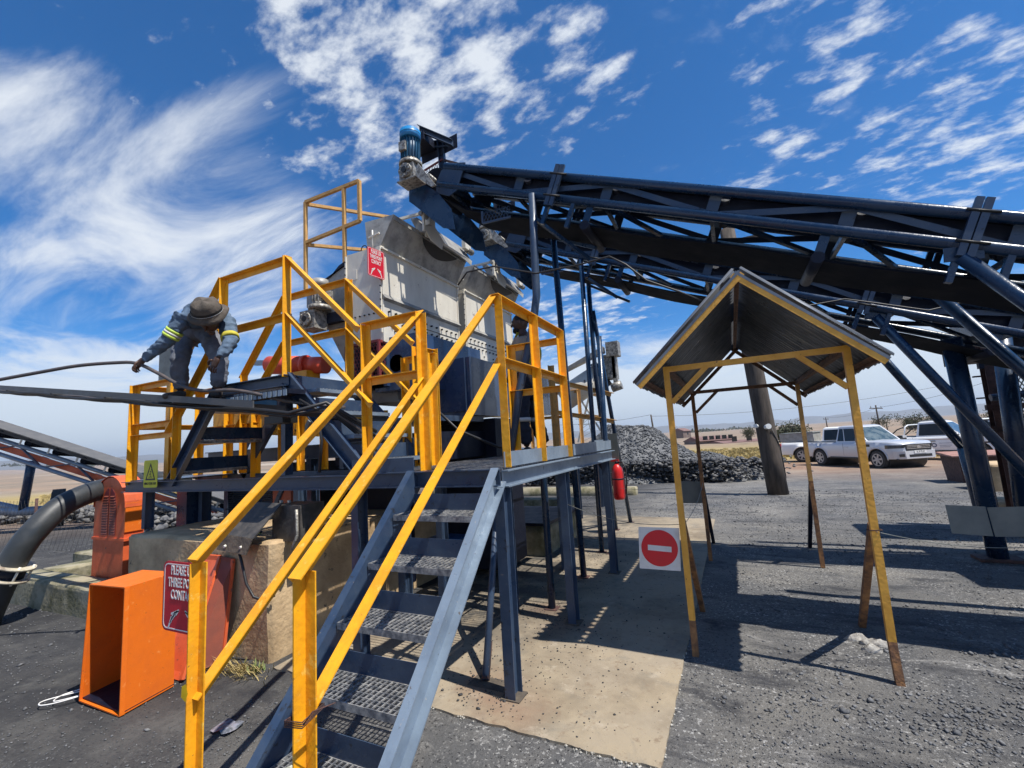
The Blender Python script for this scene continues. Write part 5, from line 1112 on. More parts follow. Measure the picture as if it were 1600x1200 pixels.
for z0 in (.9,): MB().path([V(XB-.04, YA-.03, .905), V(XB+.035, YA-.03, .91), V(XB+.035, YA+.035, .905), V(XB-.035, YA+.03, .90)], .004, 5).build('tie_wire', 'rust', t)
# rag by the brace foot
rg = MB(); rs_ = np.random.default_rng(3)
for k, (cx, cy, sx, sy) in enumerate(((.655, 4.22, .075, .04), (.745, 4.16, .09, .035), (.70, 4.05, .06, .03))):
    vs = []; n_ = 14
    for i in range(5):
        for j in range(n_):
            a = 2*PI*j/n_; r = math.cos(i/4*PI/2); vs.append((cx+sx*r*math.cos(a)*(1+.25*rs_.normal()*.6), cy+sy*r*math.sin(a)*(1+.25*rs_.normal()*.6), .005+.045*math.sin(i/4*PI/2)*(1+.3*rs_.normal()*.6)))
    rg.add(vs, [(i*n_+j, i*n_+(j+1) % n_, (i+1)*n_+(j+1) % n_, (i+1)*n_+j) for i in range(4) for j in range(n_)]+[tuple(4*n_+j for j in range(n_))], True)
o = rg.build('rag', 'rag'); tag(o, 'crumpled dirty white rag at the foot of the shelter brace', 'rag')

# ================================================================ LEFT SIDE
t = thing('concrete_plinth', 'big stained concrete block in front of the landing with scrap leaning on it', 'concrete block', (-4.4, 2.9, 0))
def rough_block(nm, a, b, m, par, amp=.012, seg=.09, lean=0):
    bm = bmesh.new(); bmesh.ops.create_cube(bm, size=1)
    for v in bm.verts: v.co = Vector(((a[0]+b[0])/2+v.co.x*(b[0]-a[0]), (a[1]+b[1])/2+v.co.y*(b[1]-a[1]), (a[2]+b[2])/2+v.co.z*(b[2]-a[2])))
    bmesh.ops.bevel(bm, geom=bm.edges[:], offset=.018, segments=2, affect='EDGES')
    for ax in range(3):
        k = a[ax]+seg
        while k < b[ax]-.01:
            n_ = [0, 0, 0]; n_[ax] = 1; p_ = [0, 0, 0]; p_[ax] = k; bmesh.ops.bisect_plane(bm, geom=bm.verts[:]+bm.edges[:]+bm.faces[:], plane_co=p_, plane_no=n_); k += seg
    for v in bm.verts: q = mnoise.noise_vector(v.co*2.3)*amp+mnoise.noise_vector(v.co*9)*amp*.45; v.co += q
    me = bpy.data.meshes.new(nm); bm.normal_update(); org = WL[par.name] if par else Vector(); 
    for v in bm.verts: v.co -= org
    bm.to_mesh(me); bm.free(); me.materials.append(Mt[m]); me.polygons.foreach_set('use_smooth', [True]*len(me.polygons)); o = bpy.data.objects.new(nm, me); C.objects.link(o); o.parent = par; return o
rough_block('block', (-5.50, 2.49, -.1), (-3.41, 3.62, .915), 'concrete_block', t); rough_block('rear_block', (-5.0, 3.66, -.1), (-3.45, 4.9, .90), 'concrete_block', t)
sp = MB(); sp.add([V(-4.25+.06*k+random.uniform(-.01, .01), 2.60+.05*(k % 2)+random.uniform(0, .03), .93) for k in range(8)]+[V(-4.25+.06*k, 2.70+.03*(k % 3), .932) for k in range(8)], [(k, k+1, 9+k, 8+k) for k in range(7)]); sp.build('paint_spill', mat('dried_yellow_paint', (.75, .68, .04), .5), t)
t = thing('sump_curb', 'low mossy concrete curb round the foot of the orange pulley guard', 'curb', (-7.6, 3.0, 0))
rough_block('front_wall', (-8.45, 2.52, -.1), (-6.10, 2.86, .31), 'curb', t, .014); rough_block('left_wall', (-9.6, 3.6, -.1), (-8.0, 3.85, .28), 'curb', t, .012); rough_block('end_wall', (-8.5, 2.87, -.1), (-8.15, 3.6, .30), 'curb', t, .012)
t = thing('sump_block', 'mossy concrete sump beyond the walkway columns', 'concrete block', (-3.4, 6.6, 0))
rough_block('wall', (-4.9, 5.9, -.1), (-2.45, 7.3, .42), 'curb', t, .010, .14); MB().box((-4.95, 5.85, .43), (-2.40, 7.35, .47)).build('lid', 'dark', t)
o = MB().box((-4.6, 4.62, .50), (-3.0, 5.2, .505)).build('plastic_sheet', 'sheet_blue', loc=(-3.8, 4.9, .5)); tag(o, 'bright blue sheet lying under the walkway seen between the stair treads', 'sheet')
o = rough_block('kerb_beam', (-9.5, 13.0, -.25), (-2.6, 13.35, .13), 'curb', None, .01, .2); tag(o, 'long low concrete beam on the ground in front of the stockpile', 'concrete beam')
o = rough_block('kerb_beam', (-5.6, 9.6, -.1), (-3.4, 10.1, .25), 'curb', None, .01, .2); tag(o, 'short pale concrete beam seen under the walkway deck', 'concrete beam')

# orange pulley guard (arched, louvred)
t = thing('pulley_guard', 'tall arched orange red pulley guard with louvred openings beside the concrete block', 'machine guard', (-6.6, 3.0, .2))
gx0, gx1, gy, gz0, gz1 = -7.24, -6.53, 2.90, .22, 1.46; R_ = (gx1-gx0)/2; cx = (gx0+gx1)/2
arch = [V(gx0, gy, gz0), V(gx1, gy, gz0)]+[V(cx+R_*math.cos(a), gy, gz1-R_+R_*math.sin(a)) for a in [PI*k/16 for k in range(17)]]
MB().prism(arch, Y*.20).build('shell', 'orange_red', t)
rm = MB(); ao = [V(cx+(R_+.012)*math.cos(a), gy-.01, gz1-R_+(R_+.012)*math.sin(a)) for a in [PI*k/16 for k in range(17)]]
for k in range(16):
    a, b = ao[k], ao[k+1]; ai, bi = V(cx, gy-.01, gz1-R_)+(a-V(cx, gy-.01, gz1-R_))*.80, V(cx, gy-.01, gz1-R_)+(b-V(cx, gy-.01, gz1-R_))*.80
    rm.hexa([a, b, b+Y*.22, a+Y*.22, a*1.0+(a-V(cx, a.y, gz1-R_)).normalized()*.006, b+(b-V(cx, b.y, gz1-R_)).normalized()*.006, b+(b-V(cx, b.y, gz1-R_)).normalized()*.006+Y*.22, a+(a-V(cx, a.y, gz1-R_)).normalized()*.006+Y*.22])
rm.build('rim_band', 'orange_red', t)
MB().box((gx1, gy+.0, .82), (gx1+.014, gy+.19, gz1-R_+.05)).build('side_panel_sunlit', 'orange', t); MB().box((gx0-.012, gy-.012, .72), (gx1+.03, gy+.21, .75)).build('belt_band', 'orange_red', t)  # brighter orange on the right side: sunlight on that face put into the colour
for sx in (-1, 1):
    lo = MB()
    for k in range(15):
        z = .80+k*.031; h = min(1, 1.0 if z < 1.1 else math.sqrt(max(0.05, 1-((z-1.1)/.20)**2))); w = .13*h; x0_ = cx+sx*.025; x1_ = x0_+sx*w; lo.hexa([V(min(x0_, x1_), gy-.012, z-.006), V(max(x0_, x1_), gy-.012, z-.006), V(max(x0_, x1_), gy+.004, z+.010), V(min(x0_, x1_), gy+.004, z+.010), V(min(x0_, x1_), gy-.008, z+.002), V(max(x0_, x1_), gy-.008, z+.002), V(max(x0_, x1_), gy+.004, z+.018), V(min(x0_, x1_), gy+.004, z+.018)])
    lo.build('louvre_panel', 'brick_red', t); MB().prism([V(cx+sx*.015, gy-.002, .78), V(cx+sx*.165, gy-.002, .78), V(cx+sx*.165, gy-.002, 1.13), V(cx+sx*.12, gy-.002, 1.27), V(cx+sx*.05, gy-.002, 1.33), V(cx+sx*.015, gy-.002, 1.33)], -Y*.002).build('louvre_opening', 'red_guard', t)
# motor base and springs by the guard
t = thing('screen_drive', 'dark finned drive motor and red base behind the sign and the concrete block', 'drive unit', (-5.4, 3.5, 1.1))
fb = MB()
for k in range(13): fb.box((-5.55, 3.50, 1.02+k*.026), (-4.75, 3.95, 1.032+k*.026))
fb.build('cooling_fins', 'dark', t); MB().box((-5.5, 3.53, 1.0), (-4.8, 3.9, 1.36)).build('motor', 'navy', t); MB().box((-4.75, 3.5, 1.03), (-4.45, 3.9, 1.34)).build('end_bell', 'brick_red', t)
MB().box((-5.3, 3.45, .95), (-4.8, 3.75, 1.0)).build('base_rail', 'motor_red', t); MB().box((-5.5, 3.44, 1.002), (-4.4, 3.8, 1.018)).build('base_plate', 'dark', t)
for x, y in ((-5.95, 3.35), (-4.5, 3.55)):
    MB().path([V(x+.07*math.cos(k*.5), y+.07*math.sin(k*.5), .30+k*.0098 if x < -5 else .55+k*.0045) for k in range(100)], .012, 6).build('spring', 'navy', t)
MB().box((-6.05, 3.2, .3), (-5.85, 3.4, 1.36)).build('post', 'navy', t); MB().rect((-4.75, 3.5, .95), (-4.5, 3.5, 1.35), .05, .05).build('strut', 'slate', t)
# orange boxes
t = thing('belt_guard', 'bright orange sheet metal belt guard standing open side forward on the ground', 'machine guard', (-4.0, 1.85, 0))
A, B, Dp = V(-4.275, 1.70, 0), V(-3.745, 1.70, 0), V(-.075, .34, 0); h = .775; th = .006; tp = V(.035, .01, 0)
def slab4(a, b, c, d, n_, nm, m_='orange'): MB().prism([a, b, c, d], n_*th).build(nm, m_, t)
At, Bt = A+Z*h+V(.06, .0, 0), B+Z*h*1.02+V(-.005, 0, 0); dd = Dp
slab4(B, B+dd, Bt+dd, Bt, -X, 'side'); slab4(A, A+dd, At+dd, At, X, 'side'); slab4(At, Bt, Bt+dd, At+dd, -Z, 'top'); slab4(A+dd, B+dd, Bt+dd, At+dd, -Y, 'back'); slab4(A+Z*.01, B+Z*.01, B+dd+Z*.01, A+dd+Z*.01, Z, 'floor', 'dark')
for a, b in ((A, At), (B, Bt), (At, Bt), (A, B)): MB().rect(a-Y*.003, b-Y*.003, .028, .008, (1, 0, 0) if abs((b-a).z) > .3 else (0, 0, 1)).build('lip', 'orange', t)
fl = MB(); fl.prism([A+dd*.9+V(.28, -.0, .40), A+dd*.9+V(.30, 0, .52), A+dd*.9+V(.34, 0, .50), A+dd*.9+V(.33, 0, .36)], -Y*.002); fl.prism([A+dd*.9+V(.30, 0, .62), A+dd*.9+V(.31, 0, .72), A+dd*.9+V(.33, 0, .72), A+dd*.9+V(.33, 0, .6)], -Y*.002); fl.build('chipped_patch', 'dark', t)
t = thing('belt_guard', 'faded orange red guard cover leaning against the concrete block behind the open one', 'machine guard', (-4.020, 2.2, 0))
P_ = [V(-4.120, 2.10, .0), V(-3.820, 2.09, .01), V(-3.880, 2.42, .50), V(-3.960, 2.44, .80), V(-4.270, 2.43, .80), V(-4.320, 2.30, .45)]
MB().prism(P_, V(.0, .012, .004)).build('front_sheet', 'orange_red', t)
MB().hexa([V(-3.820, 2.10, .01), V(-3.820, 2.11, .01), V(-3.770, 2.38, .05), V(-3.770, 2.37, .05), V(-3.950, 2.43, .80), V(-3.950, 2.44, .80), V(-3.820, 2.47, .78), V(-3.820, 2.46, .78)]).build('side_sheet', 'brick_red', t)
MB().rect((-3.815, 2.09, .02), (-3.955, 2.435, .80), .03, .02, (0, 1, 0)).build('flange', 'orange_red', t); MB().rect((-3.780, 2.36, .05), (-3.820, 2.46, .78), .03, .02, (0, 1, 0)).build('flange', 'orange_red', t)
MB().box((-4.420, 2.44, .70), (-3.940, 2.47, .76)).build('top_flange', 'brick_red', t)
# junction box with flap
t = thing('junction_box', 'dark dusty junction box with a hinged flap on the corner of the concrete block', 'junction box', (-3.4, 2.7, .92))
MB().box((-3.56, 2.62, .90), (-3.22, 2.86, 1.19)).build('box', 'leather', t); MB().hexa([V(-3.86, 2.40, .99), V(-3.46, 2.38, .97), V(-3.46, 2.39, .965), V(-3.86, 2.41, .985), V(-3.80, 2.60, 1.22), V(-3.42, 2.60, 1.21), V(-3.42, 2.61, 1.205), V(-3.80, 2.61, 1.215)]).build('flap', 'leather', t)
MB().hexa([V(-3.90, 2.37, .87), V(-3.50, 2.35, .85), V(-3.50, 2.36, .85), V(-3.90, 2.38, .87), V(-3.86, 2.395, .988), V(-3.46, 2.375, .968), V(-3.46, 2.385, .968), V(-3.86, 2.405, .988)]).build('flap_edge', 'leather_brown', t)
for x in (-3.78, -3.58): MB().cyl((x, 2.355, .90), (x, 2.372, .905), .012, 8).build('rivet', 'galv', t)
for x in (-3.50, -3.40): MB().cyl((x, 2.66, 1.19), (x, 2.66, 1.225), .015, 8).build('gland', 'cast', t)
MB().path([V(-3.24, 2.60, 1.16), V(-3.235, 2.60, 1.05), V(-3.22, 2.59, .96), V(-3.25, 2.56, .85)], .012, 6).build('padlock_chain', 'cast', t)
MB().path([V(-3.70, 2.42, .88), V(-3.62, 2.40, .78), V(-3.56, 2.40, .62), V(-3.50, 2.42, .52), V(-3.40, 2.45, .49), V(-3.36, 2.5, .52)], .011, 8).build('cable_tail', 'cable', t)
# big black bent hose
t = thing('discharge_hose', 'thick black rubber pipe bending up from the ground at the left edge', 'pipe', (-7.0, 2.2, 0))
def dp(px_, py_, d): v = fwd*705+r2*(px_-800)-u2*(py_-600); return Vector((0, 0, 1.6))+v*(d/705)
pts = [V(-7.35, 2.02, -.15), V(-7.22, 2.05, .15), V(-7.10, 2.10, .45), V(-7.02, 2.16, .70), V(-6.98, 2.28, .94), V(-7.04, 2.55, 1.20), V(-7.2, 3.0, 1.33), V(-7.3, 3.5, 1.36), V(-7.3, 4.0, 1.34)]
sm_ = []
for i in range(len(pts)-1):
    p0_, p1_, p2_, p3_ = pts[max(i-1, 0)], pts[i], pts[i+1], pts[min(i+2, len(pts)-1)]
    for k in range(5):
        s = k/5; sm_.append(.5*((2*p1_)+(-p0_+p2_)*s+(2*p0_-5*p1_+4*p2_-p3_)*s*s+(-p0_+3*p1_-3*p2_+p3_)*s**3))
sm_.append(pts[-1]); MB().path(sm_, .125, 24).build('pipe', 'rubber', t)
cA, cB = V(-7.075, 2.118, .50), V(-7.04, 2.15, .62); dn_ = (cB-cA).normalized()
for c_ in (cA, cB): MB().cyl(c_-dn_*.010, c_+dn_*.010, .19, 28).build('flange', 'cream_rim', t)
MB().cyl(cA, cB, .135, 24).build('coupling', 'dark', t)
a_ = dn_.orthogonal().normalized(); b_ = dn_.cross(a_)
for k in range(6): r_ = a_*math.cos(k*PI/3+.3)*.165+b_*math.sin(k*PI/3+.3)*.165; MB().cyl(cA-dn_*.03+r_, cB+dn_*.03+r_, .012, 8).build('bolt', 'galv', t)
# chain link fence panel
t = thing('chain_fence', 'low sagging chain link fence behind the big black pipe', 'fence', (-11, 5, 0))
MB().mesh_panel(V(-15.0, 4.1, .05), V(6.2, .2, 0), V(0, 0, .95), .16, .0025).build('wire_mesh', 'cable', t)
for x in (-15.0, -12.6, -10.2): MB().cyl((x, 4.12, -.1), (x, 4.12, 1.05), .025, 8).build('post', 'rust', t)

# cable ladder carrying the worker
t = thing('cable_ladder', 'grey steel cable ladder bridge spanning from the left edge toward the crossover stairs', 'cable ladder', (-6, 2.45, 2.2))
def tz_(x): return 2.80-(x+9.03)*.1336-.63*0
La, Lb = V(-9.8, 2.36, tz_(-9.8)), V(-3.45, 2.36, tz_(-3.45)); La2, Lb2 = La+Y*.30-Z*.03, Lb+Y*.30-Z*.03
MB().bar(La, Lb, Y*.012, Z*-.058).build('side_rail', 'tray', t); MB().bar(La2, Lb2, Y*.012, Z*-.058).build('side_rail', 'tray', t)
x = -9.6
while x < -3.5: MB().rect((x, 2.372, tz_(x)-.065), (x+.18, 2.66, tz_(x)-.09), .05, .012).build('rung', 'tray', t); x += 1.25
MB().bar((-5.0, 2.373, tz_(-5.0)-.045), (-4.0, 2.373, tz_(-4.0)-.045), Y*.28, Z*.015).build('foot_board', 'dark', t)
for k in range(5):
    pts_ = [V(x_, 2.42+.020*k, tz_(x_)-.085+.012*math.sin(x_*3.1+k*1.7)-.012*(k % 2)) for x_ in np.arange(-9.6, -2.9, .25)]
    MB().path([tuple(p) for p in pts_]+[(-2.9, 2.6+.03*k, 2.0-.03*k), (-2.7, 2.95, 1.75-.04*k)], .011 if k else .016, 7).build('cable', 'cable' if k != 2 else 'hose', t)
MB().box((-3.95, 2.50, 2.10), (-3.2, 2.66, 2.14)).build('comb_bracket', 'dark', t)
bf = MB()
for k in range(12): bf.box((-3.95+k*.062, 2.492, 2.085), (-3.91+k*.062, 2.50, 2.135))
bf.build('comb_slots', 'slate_light', t); MB().path([V(-3.2, 2.6, 2.05), V(-3.0, 2.6, 1.95), V(-2.95, 2.6, 1.7), V(-3.0, 2.62, 1.45)], .012, 7).build('cable', 'cable', t)
MB().box((-3.42, 2.44, 1.86), (-3.2, 2.58, 1.92)).build('cable_gland_box', 'black', t)
MB().cyl((-9.7, 2.5, 0), (-9.7, 2.5, 2.85), .04, 10).build('support', 'slate', t)
# hose in the worker's hands
hp_ = [V(-6.3, 1.45, 2.38), V(-5.85, 1.62, 2.43), V(-5.53, 1.76, 2.47), V(-5.22, 1.91, 2.51), V(-4.91, 2.05, 2.515), V(-4.74, 2.14, 2.50), V(-4.56, 2.22, 2.40), V(-4.32, 2.30, 2.26), V(-4.09, 2.36, 2.20), V(-3.8, 2.42, 2.18), V(-3.55, 2.50, 2.12), V(-3.3, 2.62, 2.04), V(-3.0, 2.9, 1.98)]
def smooth(P, n=4):
    o = []
    for i in range(len(P)-1):
        a, b, c, d = P[max(i-1, 0)], P[i], P[i+1], P[min(i+2, len(P)-1)]
        for k in range(n): s = k/n; o.append(.5*((2*b)+(-a+c)*s+(2*a-5*b+4*c-d)*s*s+(-a+3*b-3*c+d)*s**3))
    return o+[P[-1]]
o = MB().path(smooth(hp_), .0155, 10).build('held_hose', 'hose'); tag(o, 'dark hose the bending worker pulls, arcing off to the left', 'hose')
# white cable loops, plastic, weeds
lp = smooth([V(-4.30, 1.88, .01), V(-4.42, 1.72, .012), V(-4.50, 1.58, .012), V(-4.44, 1.54, .014), V(-4.36, 1.60, .016), V(-4.30, 1.72, .02), V(-4.33, 1.90, .016), V(-4.42, 1.80, .014), V(-4.46, 1.66, .015), V(-4.40, 1.60, .016), V(-4.31, 1.70, .02)], 6)
o = MB().path(lp, .004, 7).build('white_cable', 'cable_white'); tag(o, 'white cable looped on the ground left of the open orange guard', 'cable')
pl = MB(); g_ = [V(-2.98+.035*i+random.uniform(-.01, .01), 1.80+.035*j+random.uniform(-.01, .01), .008+random.uniform(0, .02)) for j in range(4) for i in range(5)]
pl.add(g_, [(j*5+i, j*5+i+1, (j+1)*5+i+1, (j+1)*5+i) for j in range(3) for i in range(4)]); o = pl.build('plastic_scrap', 'plastic'); tag(o, 'crumpled clear plastic scrap on the dark ground near the stair foot', 'plastic scrap')
gr = MB()
for k in range(190):
    cx_, cy_ = random.gauss(-3.52, .13), random.gauss(2.34, .05); a = random.uniform(0, 2*PI); l = random.uniform(.05, .17); d_ = V(math.cos(a)*l*.8, -abs(math.sin(a))*l*.9, l*random.uniform(.35, 1)); s = V(-d_.y, d_.x, 0).normalized()*.003
    b_ = V(cx_, cy_, 0); gr.add([b_-s, b_+s, b_+d_*.6+Z*.01+s*.7, b_+d_-Z*.01, b_+d_*.6+Z*.01-s*.7], [(0, 1, 2, 3, 4)])
o = gr.build('dry_grass', 'straw'); tag(o, 'tuft of dry straw grass against the concrete block', 'grass', kind='stuff')
gr = MB()
for k in range(60):
    cx_, cy_ = random.gauss(-3.42, .05), random.gauss(2.38, .03); a = random.uniform(0, 2*PI); l = random.uniform(.03, .08); d_ = V(math.cos(a)*l*.7, math.sin(a)*l*.7, l*.8); s = V(-d_.y, d_.x, 0).normalized()*.007
    b_ = V(cx_, cy_, 0); gr.add([b_, b_+d_*.5+s, b_+d_, b_+d_*.5-s], [(0, 1, 2, 3)])
o = gr.build('weed', 'grass_green'); tag(o, 'small green weed growing by the corner of the concrete block', 'weed', kind='stuff')
# leaning pale board at the foot of the stairs
o = MB().prism([V(-2.02, 1.16, .02), V(-1.70, 1.24, .02), V(-1.52, 1.42, .20), V(-1.72, 1.46, .42), V(-1.92, 1.26, .38)], V(.01, .012, .0)).build('loose_board', 'plate_grey'); tag(o, 'pale loose board lying against the bottom of the staircase', 'board')
bpy.data.objects.remove(o)
o = MB().prism([V(-1.92, 1.20, .30), V(-1.98, 1.05, .02), V(-1.30, 1.10, .02), V(-1.36, 1.32, .33), V(-1.66, 1.30, .42)], V(.0, .01, .002)).build('loose_board', mat('pale_fibre_board', (.42, .42, .34), .8, 0, (.28, .28, .22), 9)); tag(o, 'pale loose board lying against the bottom of the staircase', 'board')

# mobile stacker far left
t = thing('mobile_conveyor', 'long blue framed mobile conveyor with a dusty belt behind the left landing', 'conveyor', (-16.5, 6.2, 0))
a0, a1 = V(-19.6, 4.30, 3.66), V(-12.4, 8.16, .52); dd_ = (a1-a0).normalized(); sd_ = dd_.cross(Z).normalized(); nn_ = sd_.cross(dd_).normalized()
if nn_.z < 0: nn_ = -nn_
MB().bar(a0, a1, sd_*.7, nn_*.02).build('belt', 'belt_dusty', t); MB().prism([a0-nn_*.0, a1-nn_*.0, a1-nn_*.26+sd_*.12, a0-nn_*.26+sd_*.12], sd_*.01).build('belt_trough', 'belt_dusty', t)
sd_n = sd_ if sd_.y < 0 else -sd_
MB().prism([a0+sd_n*.12+nn_*.02, a1+sd_n*.12+nn_*.02, a1+sd_n*.02-nn_*.26, a0+sd_n*.02-nn_*.26], sd_n*.01).build('belt_edge', 'belt_dusty', t)
for off in (0, .75):
    c_ = -sd_n*off+sd_n*.16
    MB().path([a0+c_-nn_*.42, a1+c_-nn_*.42], .055, 10).build('upper_pipe', 'slate_light', t); MB().path([a0+c_-nn_*.78, a1+c_-nn_*.78], .055, 10).build('lower_pipe', 'slate_light', t)
ln_ = (a1-a0).length; k = 0; s_ = .3
while s_ < ln_:
    p = a0+dd_*s_; MB().bar(p+sd_n*.19-nn_*.40, p+sd_n*.19-nn_*.24, dd_*.05, sd_n*.01).build('idler_bracket', 'galv', t); MB().cyl(p+dd_*.15+sd_n*.12-nn_*.30, p+dd_*.15-sd_n*.6-nn_*.36, .10, 12).build('idler', 'belt', t)
    if k % 2: MB().rect(p+sd_n*.16-nn_*.42, p+dd_*.8+sd_n*.16-nn_*.78, .06, .03).build('lattice_flat', 'slate', t)
    else: MB().rect(p+sd_n*.16-nn_*.78, p+dd_*.8+sd_n*.16-nn_*.42, .06, .03).build('lattice_flat', 'slate', t)
    s_ += .8; k += 1
MB().bar(a0+sd_n*.05-nn_*.70, a1+sd_n*.05-nn_*.70, sd_n*.02, nn_*.16).build('return_pan', 'orange_red', t)
wc = V(-16.85, 5.95, .56); sb = a0+dd_*3.05-nn_*.78
MB().path([sb, V(-17.95, 5.6, .55)], .10, 12).build('leg', 'navy', t); MB().path([V(-19.6, 5.0, .62), V(-18.0, 5.6, .50), V(-16.7, 6.1, .52)], .12, 12).build('axle_beam', 'slate_light', t); MB().path([V(-19.8, 5.0, .95), V(-18.0, 5.6, .55)], .09, 12).build('draw_bar', 'slate_light', t)
wn = V(-.35, -.93, 0).normalized()
w = thing('wheel', None, None, wc); w.parent = t; w.location = wc-WL[t.name]
MB().cyl(wc-wn*.13, wc+wn*.13, .50, 28).cyl(wc+wn*.12, wc+wn*.15, .49, 28, .42).build('tyre', 'tyre', w); MB().cyl(wc+wn*.135, wc+wn*.165, .285, 24).build('rim', 'cream_rim', w); MB().cyl(wc+wn*.155, wc+wn*.17, .20, 20).build('hub', 'dark', w)

# fire extinguisher
t = thing('fire_extinguisher', 'red fire extinguisher hung on a black post', 'extinguisher', (-1.78, 7.52, .55))
bx_, by_ = -1.77, 7.52
MB().path([V(bx_, by_, .56+z) for z in (0, .02, .05, .42, .50, .545, .57)], .08, 20, [.075, .088, .092, .092, .082, .05, .03]).build('cylinder', 'red', t)
MB().cyl((bx_, by_, 1.12), (bx_, by_, 1.18), .025, 10).build('valve', 'dark', t); MB().box((bx_-.09, by_-.015, 1.17), (bx_+.04, by_+.015, 1.20)).build('handle', 'red', t); MB().path([V(bx_+.02, by_, 1.15), V(bx_+.10, by_-.02, 1.16), V(bx_+.15, by_-.03, 1.05), V(bx_+.14, by_-.03, .80), V(bx_+.12, by_-.03, .65)], .012, 8).build('hose', 'cable', t)
MB().cyl((bx_, by_, .88), (bx_, by_, .90), .095, 20).build('strap', 'dark', t)

# right side blocks
o = rough_block('concrete_block', (5.0, 13.6, -.35), (8.5, 14.8, .45), 'concrete_block', None, .012, .25); tag(o, 'long low concrete block at the right edge behind the black struts', 'concrete block')
o = rough_block('concrete_block', (3.1, 8.3, -.05), (4.6, 8.95, .40), 'concrete_block', None, .012, .2); tag(o, 'concrete footing under the rusty screen frame', 'concrete block')
t = thing('steel_trough', 'dark rusty steel trough with a bent lid in front of the white pickup', 'trough', (6.2, 16.4, -.2)); MB().hexa([V(5.3, 16.0, -.25), V(7.6, 16.0, -.25), V(7.6, 17.0, -.25), V(5.3, 17.0, -.25), V(5.25, 15.9, .48), V(7.7, 15.9, .48), V(7.7, 17.1, .48), V(5.25, 17.1, .48)]).build('body', 'rust', t); MB().hexa([V(5.1, 15.8, .49), V(7.9, 15.7, .49), V(7.9, 17.1, .49), V(5.2, 17.2, .49), V(5.1, 15.8, .52), V(7.9, 15.7, .55), V(7.9, 17.1, .58), V(5.2, 17.2, .56)]).build('lid', mat('pinkish_rust_lid', (.36, .19, .15), .8, 0, (.25, .12, .09), 5), t)
o = rough_block('dirt_ridge', (1.2, 10.6, -.14), (5.5, 12.2, .02), 'coal_dark', None, .06, .25); tag(o, 'low dark ridge of coal dust across the yard right of the shelter', 'dirt ridge', kind='stuff'); o.hide_render = False
bpy.data.objects.remove(o)
# ================================================================ VEHICLES
def wheel(par, c, ax, r=.385, w=.24, gr=None):
    t = bpy.data.objects.new('wheel', None); C.objects.link(t); t.parent = par; t.location = c; WL[t.name] = Vector(c)
    def bl(mb, n, m): o = mb.build(n, m, None, loc=c); o.parent = t; o.location = (0, 0, 0); return o
    c = Vector(c); ax = Vector(ax)
    bl(MB().cyl(c-ax*w/2, c+ax*w*.38, r, 30).cyl(c+ax*w*.38, c+ax*w/2, r, 30, r*.90).cyl(c+ax*w*.5, c+ax*w*.5001, r*.9, 30), 'tyre', 'tyre')
    rb = MB().cyl(c+ax*(w/2-.01), c+ax*(w/2+.002), r*.64, 26); bl(rb, 'rim_barrel', 'dark'); sp = MB(); a_ = Vector((1, 0, 0)); b_ = Vector((0, 0, 1))
    for k in range(6):
        an = k*PI/3+.2; d = a_*math.cos(an)+b_*math.sin(an); s = d.cross(ax); sp.bar(c+ax*(w/2+.002)+d*.04, c+ax*(w/2+.006)+d*r*.62, s*.075, ax*.018, (-.5, 0))
    ring = [[c+ax*(w/2)+(a_*math.cos(q)+b_*math.sin(q))*rr for q in [2*PI*i/26 for i in range(26)]] for rr in (r*.66, r*.58)]; ring_strip(sp, ring[0], ring[1], ax*.02); sp.cyl(c+ax*(w/2), c+ax*(w/2+.028), .06, 14)
    bl(sp, 'rim', 'rim')
    return t
